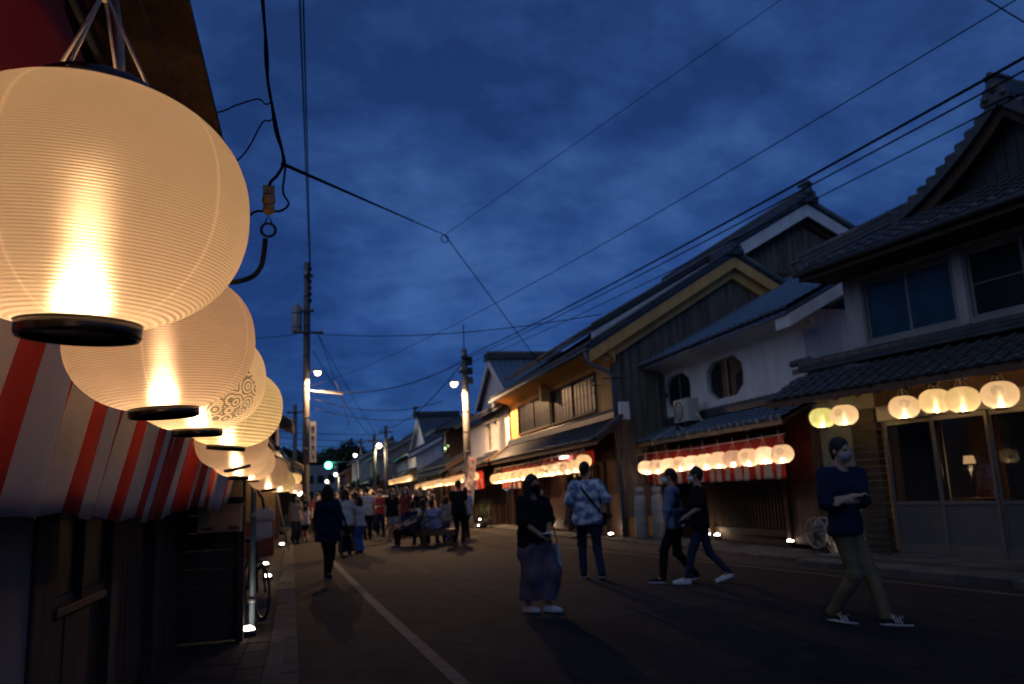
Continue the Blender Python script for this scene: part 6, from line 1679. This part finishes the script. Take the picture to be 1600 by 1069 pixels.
    if hair in ('long', 'bob'):
        zz = -.26 if hair == 'long' else -.13
        for s in (-1, 0, 1): F.cap(H(s * .055, .05, .02), H(s * .075, .055, zz), .055, .04 if hair == 'long' else .05, .03)
        for s in (-1, 1): F.cap(H(s * .076, -.02, .05), H(s * .086, -.005, zz * .8), .026, .03, .02)
    elif hair == 'bun': F.ell(H(0, .13, .07), (.045, .045, .045), .01, M3)
    else: F.cap(H(0, .07, .0), H(0, .075, -.05), .055, .04, .03)
    F.folds(.003, (40, 40, 20), seed)
    F.ell(H(0, -.088, -.035), (.068, .075, .095), 0, M3, carve=True)
    F.ell(H(0, -.115, .02), (.058, .06, .055), 0, M3, carve=True)
    out['hair'] = F.mesh('hair')
    if cap:
        F = Field(hc - .22, hc + .24, min(res, .014)); F.ell(H(0, .015, .065), (.092, .112, .09), .01, M3)
        F.clip(H(0, 0, .045), -uph); F.ell(H(0, -.12, .05), (.07, .08, .012), .01, M3); out['cap'] = F.mesh('cap')
    if mask:
        F = Field(hc - .2, hc + .2, min(res, .01)); F.ell(H(0, -.03, -.05), (.066, .083, .068), .01, M3); F.ell(H(0, -.105, -.03), (.02, .03, .03), .02, M3)
        F.clip(H(0, -.03, 0), -fw); F.clip(H(0, 0, -.004), uph); out['mask'] = F.mesh('mask')
    b = MB()
    for s in (-1, 1):
        p = H(s * .031, -.0885, .008); b.sphere(p, .0095, 8)
    out['eyes'] = b.mesh('eyes')
    out['_pts'] = dict(hands=hands, el=el, sh=sh, chest=chest, hips=hips, waist=waist)
    return out

SKIN = mat('skin', (.42, .25, .17), .55, .06, 8, 0); SKIN2 = mat('skin_warm', (.36, .20, .13), .55, .06, 8, 0)
HAIR = mat('black_hair', (.012, .010, .009), .65, .3, 20, 0); HAIRB = mat('brown_hair', (.05, .026, .014), .5, .3, 20, 0)
EYE = mat('eye', (.03, .02, .02), .2, 0, 8, 0)
def cl(name, c, **k): return mat(name, c, .9, .15, 5, .06, bscale=90, spec=.15, **k)
W_ = dict(navy=cl('navy_cloth', (.014, .018, .045)), khaki=cl('khaki_cloth', (.15, .115, .065)), black=cl('black_cloth', (.010, .010, .011)), mauve=cl('mauve_cloth', (.15, .105, .14)),
          denim=cl('dark_denim', (.018, .028, .065)), white=cl('white_cloth', (.62, .60, .56)), grey=cl('grey_cloth', (.22, .22, .22)), sky=cl('light_blue_cloth', (.28, .38, .55)), maroon=cl('maroon_cloth', (.16, .03, .03)),
          beige=cl('beige_cloth', (.40, .33, .24)), blue=cl('blue_cloth', (.06, .14, .34)), lav=cl('lavender_cloth', (.36, .36, .58)), dgrey=cl('charcoal_cloth', (.05, .05, .055)), pink=cl('pink_cloth', (.45, .16, .2)),
          maskg=cl('grey_mask', (.30, .30, .31)), maskw=cl('white_mask', (.65, .65, .66)), maskb=cl('black_mask', (.012, .012, .013)), shoeb=cl('black_shoe', (.02, .02, .024)), shoew=cl('white_shoe', (.62, .62, .64)), olive=cl('olive_cloth', (.09, .09, .05)),
          floral=cl('floral_cloth', (.45, .38, .33)), sole=cl('white_sole', (.6, .6, .6)))
def mottled(name, c1, c2, sc_):
    m = mat(name, c1, .85, .1, sc_, .2, bscale=60, c2=c2)
    for n in m.node_tree.nodes:
        if n.type == 'VALTORGB': n.color_ramp.elements[0].position = .44; n.color_ramp.elements[1].position = .56
    return m
W_['tiedye'] = mottled('tie_dye_cloth', (.16, .24, .40), (.62, .66, .72), 9)
W_['floral'] = mottled('flower_print_cloth', (.30, .20, .14), (.66, .60, .54), 14)

def make_person(lab, loc, rz, parts, mats_, scale=1.0, group=None):
    t = thing('person', lab, 'person', loc, rz, group); t.scale = (scale,) * 3
    table = {'body': 'skin', 'shirt': 'top', 'trousers': 'bottom', 'skirt': 'bottom', 'shorts': 'bottom', 'shoe0': 'shoe', 'shoe1': 'shoe', 'sole0': 'sole', 'sole1': 'sole', 'hair': 'hair', 'cap': 'cap', 'mask': 'mask', 'eyes': 'eye'}
    dflt = dict(skin=SKIN, hair=HAIR, eye=EYE, sole=W_['sole'], shoe=W_['shoeb'], cap=W_['black'], mask=W_['maskw'])
    shoes = {}
    for k, me in parts.items():
        if k.startswith('_'): continue
        key = table[k]; m = mats_.get(key, dflt.get(key))
        par = t
        nm = 'shoe' if k.startswith('shoe') else 'sole' if k.startswith('sole') else k
        if k.startswith('sole'): par = shoes[k[-1]]
        if not me.materials: me.materials.append(m)
        o = bpy.data.objects.new(nm, me); col.objects.link(o); o.parent = par
        o.material_slots[0].link = 'OBJECT'; o.material_slots[0].material = m
        if k.startswith('shoe'): shoes[k[-1]] = o
    return t

# --- man with crossed arms (right foreground)
HR = .0085
pm = person_parts(fL=(-.04, -.32, 0), fR=(-.10, .15, 0), heelR=.02, pelvis=(0, 0, .905), hL=(-.10, -.215, 1.15), hR=(.0, -.19, 1.19), elbow_pole=((.9, -.05, -1), (-.9, -.05, -1)), lean=-.02, twist=-.72, head_yaw=-.42, res=HR, sleeve=1.18, hem=.84, loose=1.3, fingers=True, mask=True, foot_yaw=(0, 0), seed=1, cuff=.06)
man = make_person('man with crossed arms in a navy top and khaki trousers walking past the right house', (5.33, 7.36, 0), R(36), pm, dict(top=W_['navy'], bottom=W_['khaki'], mask=W_['maskg'], skin=SKIN), 1.045)
for sh_ in [c for c in man.children if c.name.startswith('shoe')]:      # three white stripes on both sides of each shoe
    is_l = sh_.data == pm['shoe0']; c = np.array((-.04, -.32, 0) if is_l else (-.10, .15, 0.008))
    for sx in (1, -1):
        for k in range(3):
            q = MB(); y0 = c[1] - .045 - k * .026
            q.bar((c[0] + sx * .044, y0, .085), (c[0] + sx * .052, y0 - .026, .034), .006, .010, up=(0, 1, 0)); q.build('stripe', W_['white'], sh_)
q = MB()
# --- woman looking up from phone
pw_ = person_parts(fL=(.10, -.14, 0), fR=(-.10, .06, 0), heelR=.0, hL=(.07, -.27, 1.02), hR=(-.06, -.25, 1.01), elbow_pole=((.9, .5, -.6), (-.9, .5, -.6)), res=HR, female=True, sleeve=.95, hem=.80, bottom='skirt', cuff=.16, hair='long', loose=2.2, fingers=True, head_yaw=.25, foot_yaw=(.5, .3), seed=4, belly=.02)
woman = make_person('long haired woman in black top and mauve skirt holding a lit phone', (2.68, 9.80, 0), R(14), pw_, dict(top=W_['black'], bottom=W_['mauve'], mask=W_['maskb'], shoe=W_['shoew'], skin=SKIN2, hair=HAIR), .92)
def at_person(o, loc, rz, s): o.matrix_world = Matrix.Translation(loc) @ Matrix.Rotation(rz, 4, 'Z') @ Matrix.Scale(s, 4)
ph = thing('phone', 'phone with a bluish lit screen held by the woman in black', 'phone'); at_person(ph, (2.68, 9.8, 0), R(14), .92)
q = MB(); q.hexa([(-.04, -.42, 1.015), (.05, -.42, 1.015), (.05, -.27, 1.00), (-.04, -.27, 1.00)], [(-.04, -.42, 1.025), (.05, -.42, 1.025), (.05, -.27, 1.01), (-.04, -.27, 1.01)]); q.build('phone_body', M['black'], ph)
q = MB(); q.add([(-.035, -.415, 1.0262), (.045, -.415, 1.0262), (.045, -.275, 1.0122), (-.035, -.275, 1.0122)], [(0, 1, 2, 3)]); q.build('screen', emit('phone_screen', (.25, .5, .9), 1.1), ph)
hb = thing('tote_bag', 'white tote bag hanging at the side of the woman holding the phone', 'bag'); at_person(hb, (2.68, 9.8, 0), R(14), .92)
q = MB(); q.hexa([(.27, -.15, .56), (.34, -.15, .56), (.34, .12, .56), (.27, .12, .56)], [(.285, -.13, .86), (.315, -.13, .86), (.315, .10, .86), (.285, .10, .86)]); q.build('bag_body', W_['white'], hb, .02)
q = MB(); q.tube([(.30, -.10, .86), (.27, -.06, 1.1), (.23, .0, 1.42), (.25, .05, 1.1), (.30, .08, .86)], .008, 6); q.build('strap', W_['dgrey'], hb)
# --- man from behind in tie-dye shirt
pb = person_parts(fL=(.10, -.18, 0), fR=(-.14, .20, 0), heelR=.03, hL=(.33, -.06, .93), hR=(-.34, -.10, .98), res=HR, sleeve=.9, hem=.82, loose=1.8, fingers=True, mask=True, bottom='trousers', head_yaw=-.5, seed=6, belly=.02)
back = make_person('man seen from behind in blue and white tie dye shirt with a crossbody strap', (4.42, 12.76, 0), R(166), pb, dict(top=W_['tiedye'], bottom=W_['denim'], skin=SKIN2), 1.05)
sb = thing('crossbody_bag', 'black crossbody bag worn by the man in the tie dye shirt', 'bag'); at_person(sb, (4.42, 12.76, 0), R(166), 1.05)
def strap_loop(pts, w, name, m, parent):
    q = MB(); pts = [Vector(p) for p in pts]
    for a, c in zip(pts[:-1], pts[1:]): q.bar(a, c, w, .006, up=(0, 1, 0))
    return q.build(name, m, parent)
strap_loop([(.13, -.06, 1.47), (.13, .06, 1.46), (.05, .15, 1.33), (-.06, .165, 1.18), (-.16, .15, 1.05), (-.20, .08, .96)], .035, 'strap', W_['black'], sb)
q = MB(); q.box(-.29, -.21, -.14, .10, .80, 1.0); q.build('bag_body', W_['black'], sb, .02)
W_['steel'] = cl('steel_blue_cloth', (.13, .18, .28))
# --- couple walking left
pc1 = person_parts(fL=(.08, -.26, 0), fR=(-.08, .22, 0), heelR=.05, hL=(.27, -.12, .86), hR=(-.25, .05, .84), res=.011, sleeve=1.5, hem=.84, loose=1.2, mask=True, bottom='trousers', seed=8, fingers=True)
c1 = make_person('dark vested walker with light blue sleeves carrying a navy messenger bag', (5.34, 11.45, 0), R(-127), pc1, dict(top=W_['steel'], bottom=W_['black'], shoe=W_['shoeb']), .945)
q = Field((-.35, -.3, .78), (.35, .3, 1.5), .012)
P_ = pc1['_pts']
for i in (0, 1):
    q.cap(P_['hips'][i] + [0, 0, .0], P_['waist'][i], .128, .112, .05); q.cap(P_['waist'][i], P_['chest'][i], .112, .126, .05); q.cap(P_['chest'][i], P_['sh'][i] * .7 + P_['chest'][i] * .3, .105, .088, .05)
q.clip((0, 0, .86), (0, 0, -1)); q.clip((0, 0, 1.46), (0, 0, 1)); q.folds(.004)
link('vest', q.mesh('vest'), W_['black'], c1)
mb_ = thing('messenger_bag', 'navy messenger bag with pale tags on the left walker of the pair', 'bag'); at_person(mb_, (5.34, 11.45, 0), R(-127), .945)
q = MB(); q.hexa([(.02, .16, .86), (.30, .06, .84), (.33, .16, .84), (.05, .26, .86)], [(-.0, .15, 1.12), (.27, .05, 1.14), (.30, .15, 1.14), (.03, .25, 1.12)]); q.build('bag_body', W_['navy'], mb_, .03)
q = MB(); q.box(.08, .12, .262, .27, .98, 1.01) if False else q.bar((.10, .252, 1.0), (.16, .228, 1.0), .02, .04); q.build('tag', W_['white'], mb_)
q = MB(); q.bar((.22, .205, .9), (.29, .18, .89), .02, .03); q.build('tag', W_['white'], mb_)
strap_loop([(.0, .17, 1.12), (-.07, .15, 1.3), (-.13, .04, 1.46), (-.12, -.08, 1.42), (.0, -.15, 1.25), (.2, -.13, 1.1), (.29, .05, 1.12)], .04, 'strap', W_['navy'], mb_)
pc2 = person_parts(fL=(.08, -.30, 0), fR=(-.06, .34, 0), heelR=.07, hL=(.20, -.22, 1.02), hR=(-.23, -.16, 1.05), res=.011, sleeve=.8, hem=.82, loose=1.2, mask=True, bottom='slim', seed=9, fingers=True)
c2 = make_person('walker in a black tee with a bent bare forearm beside the bag carrier', (5.62, 11.15, 0), R(-118), pc2, dict(top=W_['black'], bottom=W_['denim'], shoe=W_['shoew']), .945)
# --- silhouette on the left with a big dark bag
ps_ = person_parts(fL=(.05, -.12, 0), fR=(-.06, .16, 0), heelR=.0, hL=(.26, -.02, .80), hR=(-.30, .06, .74), res=.013, female=True, sleeve=1.9, hem=.70, loose=1.8, hair='bob', mask=True, bottom='slim', seed=11)
make_person('dark silhouetted woman in navy coat walking away on the left', (.32, 15.8, 0), R(165), ps_, dict(top=W_['navy'], bottom=W_['black'], hair=HAIR), .965)
hb = thing('shoulder_bag', 'big black shoulder bag hanging beside the dark silhouetted woman', 'bag'); at_person(hb, (.32, 15.8, 0), R(165), .965)
q = MB(); q.hexa([(-.52, -.16, .50), (-.30, -.16, .50), (-.30, .18, .50), (-.52, .18, .50)], [(-.46, -.12, .82), (-.32, -.12, .82), (-.32, .14, .82), (-.46, .14, .82)]); q.build('bag_body', W_['black'], hb, .03)
q = MB(); q.tube([(-.4, -.1, .82), (-.30, -.02, 1.2), (-.17, .0, 1.47), (-.30, .03, 1.2), (-.4, .12, .82)], .014, 6); q.build('strap', W_['black'], hb)

# --- middle distance and crowd
FR = .02
PT = {
    'stand_m': person_parts(res=FR, hem=.82, seed=21), 'walk_m': person_parts(fL=(.09, -.22, 0), fR=(-.09, .2, 0), heelR=.04, hL=(.25, .12, .84), hR=(-.25, -.16, .86), res=FR, seed=22),
    'stand_f': person_parts(res=FR, female=True, hair='long', bottom='wide', hem=.78, seed=23), 'walk_f': person_parts(fL=(.07, -.18, 0), fR=(-.07, .16, 0), heelR=.03, res=FR, female=True, hair='bob', bottom='skirt', cuff=.3, seed=24),
    'cap_f': person_parts(res=FR, female=True, hair='bob', cap=True, bottom='wide', hem=.86, hL=(.12, -.25, .98), hR=(-.12, -.22, .95), seed=25),
    'shorts': person_parts(res=FR, female=True, hair='long', bottom='shorts', hem=.8, seed=26, fL=(.1, -.1, 0), fR=(-.08, .08, 0)),
    'phone_m': person_parts(res=FR, hL=(.05, -.30, 1.15), hR=(-.08, -.28, 1.1), head_pitch=.3, seed=27),
    'sit_m': person_parts(res=FR, pelvis=(0, 0, .52), fL=(.12, -.46, 0), fR=(-.12, -.44, 0), hL=(.12, -.32, .66), hR=(-.12, -.32, .66), lean=.35, hem=.80, head_pitch=.3, seed=28, cuff=.0),
    'sit_f': person_parts(res=FR, female=True, hair='bob', pelvis=(0, 0, .52), fL=(.1, -.42, 0), fR=(-.1, -.44, 0), hL=(.1, -.34, .75), hR=(-.1, -.34, .75), lean=.22, head_pitch=.2, seed=29, cuff=.0),
    'crouch': person_parts(res=FR, pelvis=(0, .05, .50), fL=(.14, -.5, 0), fR=(-.12, -.35, 0), hL=(.14, -.45, .55), hR=(-.14, -.42, .55), lean=.75, head_pitch=.4, seed=30, cuff=.0),
}
def P(lab, kind, x, y, rz, top, bottom, s=1.0, hair=None, **k):
    mm = dict(top=W_[top], bottom=W_[bottom]); mm.update(k)
    if hair: mm['hair'] = hair
    return make_person(lab, (x, y, 0), R(rz), PT[kind], mm, s, 'people in the evening crowd')
P('woman in long white shirt and grey trousers standing with the capped girl', 'stand_f', .90, 22.1, 170, 'white', 'dgrey', .96, HAIRB)
P('girl in black cap white tee and pale blue wide trousers', 'cap_f', 1.27, 22.3, 215, 'white', 'blue', .83)
P('man in white shirt and black trousers facing away behind the capped girl', 'stand_m', 1.95, 29.3, 185, 'white', 'black', 1.02)
P('woman in black top and pale shorts with bare legs before the bench', 'shorts', 2.62, 27.2, 10, 'black', 'grey', .96)
P('hunched person in dark clothes sitting at the left end of the bench', 'crouch', 2.72, 23.7, -60, 'dgrey', 'black', .95)
P('person in dark navy top sitting on the bench turned to the crowd', 'sit_m', 3.0, 24.3, 160, 'navy', 'denim', .97)
P('person in floral white shirt sitting in the middle of the bench', 'sit_f', 3.28, 24.45, 165, 'floral', 'dgrey', .98)
P('person in pale lavender shirt sitting at the right of the bench', 'sit_m', 3.62, 24.35, 150, 'lav', 'navy', .99)
P('tall man in black standing at the right end of the bench', 'stand_m', 4.28, 24.0, 150, 'black', 'black', 1.03)
P('small child in grey shirt standing between bench and tall man', 'stand_f', 4.12, 25.4, 190, 'grey', 'blue', .78)
P('person with light blue jacket behind the tall man in black', 'stand_m', 4.98, 26.6, 200, 'sky', 'black', .93)
P('woman in pale shirt and grey trousers near the left lamps', 'stand_f', -.50, 29.8, 20, 'beige', 'dgrey', .95)
P('small child in white tee and dark shorts near the left pole', 'shorts', -.18, 30.6, 200, 'white', 'black', .72)
P('person in dark maroon top beside the left pole', 'walk_m', .28, 31.5, 10, 'maroon', 'black', .95)
P('man in dark shirt looking at his phone left of the pair', 'phone_m', .62, 30.2, 60, 'black', 'dgrey', .98)
crowd = [('olive', 'black', 'stand_m', 1.5, 33.5), ('white', 'beige', 'walk_f', 1.05, 34.5), ('pink', 'grey', 'stand_f', 1.6, 37.0), ('black', 'denim', 'walk_m', 2.35, 31.6), ('navy', 'grey', 'phone_m', 3.0, 31.0), ('maroon', 'denim', 'stand_f', 3.4, 30.0),
         ('black', 'olive', 'stand_m', 3.9, 29.8), ('beige', 'black', 'walk_f', 4.3, 31.8), ('white', 'navy', 'phone_m', 3.7, 33.0), ('grey', 'black', 'walk_m', 2.75, 34.0), ('dgrey', 'denim', 'shorts', 2.1, 35.5), ('sky', 'grey', 'stand_f', .7, 37.5),
         ('black', 'beige', 'walk_f', 1.95, 40.0), ('white', 'dgrey', 'walk_m', 2.9, 39.5), ('maroon', 'black', 'phone_m', 3.6, 38.0), ('lav', 'black', 'stand_f', 4.6, 36.5), ('black', 'grey', 'stand_m', 5.0, 34.5), ('pink', 'black', 'walk_f', 5.2, 39.0),
         ('beige', 'denim', 'stand_m', 1.2, 44.0), ('white', 'black', 'stand_f', 2.4, 45.0), ('navy', 'black', 'walk_m', 3.3, 44.0), ('grey', 'denim', 'phone_m', 4.2, 43.0), ('red', 'black', 'walk_f', 1.7, 50.0), ('white', 'grey', 'walk_m', 2.8, 52.0), ('black', 'dgrey', 'walk_f', 3.9, 51.0), ('sky', 'black', 'walk_m', .9, 52.0),
         ('dgrey', 'beige', 'stand_m', .35, 41.0), ('black', 'maroon', 'stand_f', -.3, 34.0)]
rc = random.Random(5)
_tops = ['olive', 'white', 'pink', 'black', 'navy', 'maroon', 'beige', 'grey', 'dgrey', 'sky', 'lav', 'red']; _bots = ['black', 'dgrey', 'denim', 'beige', 'grey', 'navy', 'olive']
_used = set((c_[0], c_[1], c_[2]) for c_ in crowd)
for i in range(44):
    while True:
        cand = (rc.choice(_tops), rc.choice(_bots), rc.choice(['stand_m', 'walk_m', 'stand_f', 'walk_f', 'phone_m', 'shorts']))
        if cand not in _used: break
    _used.add(cand)
    yy = rc.uniform(30, 60); crowd.append((*cand, rc.uniform(-.1, 5.6 - (yy - 30) * .02), yy))
W_['red'] = cl('red_cloth_top', (.38, .05, .04))
POSE = {'stand_m': 'short haired person standing', 'walk_m': 'short haired person walking', 'stand_f': 'long haired person standing', 'walk_f': 'bobbed person in skirt walking', 'phone_m': 'person looking down at hands', 'shorts': 'person in shorts'}
NM = {'olive': 'olive', 'white': 'white', 'pink': 'pink', 'black': 'black', 'navy': 'navy', 'maroon': 'maroon', 'beige': 'beige', 'grey': 'grey', 'dgrey': 'charcoal', 'sky': 'light blue', 'lav': 'lavender', 'red': 'red', 'denim': 'denim'}
for (a, c, k, x, y) in crowd:
    P('%s, %s top over %s, %s' % (POSE[k], NM[a], NM[c], 'mid crowd' if y < 36 else 'farther in the crowd' if y < 45 else 'far down the street'), k, x, y, random.choice([0, 20, -20, 170, 190, 160, 90, -90]), a, c, random.uniform(.92, 1.03), random.choice([HAIR, HAIR, HAIRB]))
# --- bench
bn = thing('bench', 'long low wooden bench with people sitting on it in mid street', 'bench', (3.28, 24.25, 0), R(-14))
for k in range(4):
    q = MB(); q.box(-.95, .95, -.24 + k * .12, -.24 + k * .12 + .108, .40, .445); q.build('seat_plank', M['brown'], bn, .006)
q = MB(); q.box(-.93, .93, -.25, -.21, .27, .398); q.build('apron', M['brown'], bn, .006)
q = MB(); q.box(-.93, .93, .19, .23, .27, .398); q.build('apron', M['brown'], bn, .006)
for x in (-.8, 0, .8):
    for y in (-.19, .15):
        q = MB(); q.box(x - .05, x + .05, y - .015, y + .05, 0, .398); q.build('leg', M['brown'], bn, .005)
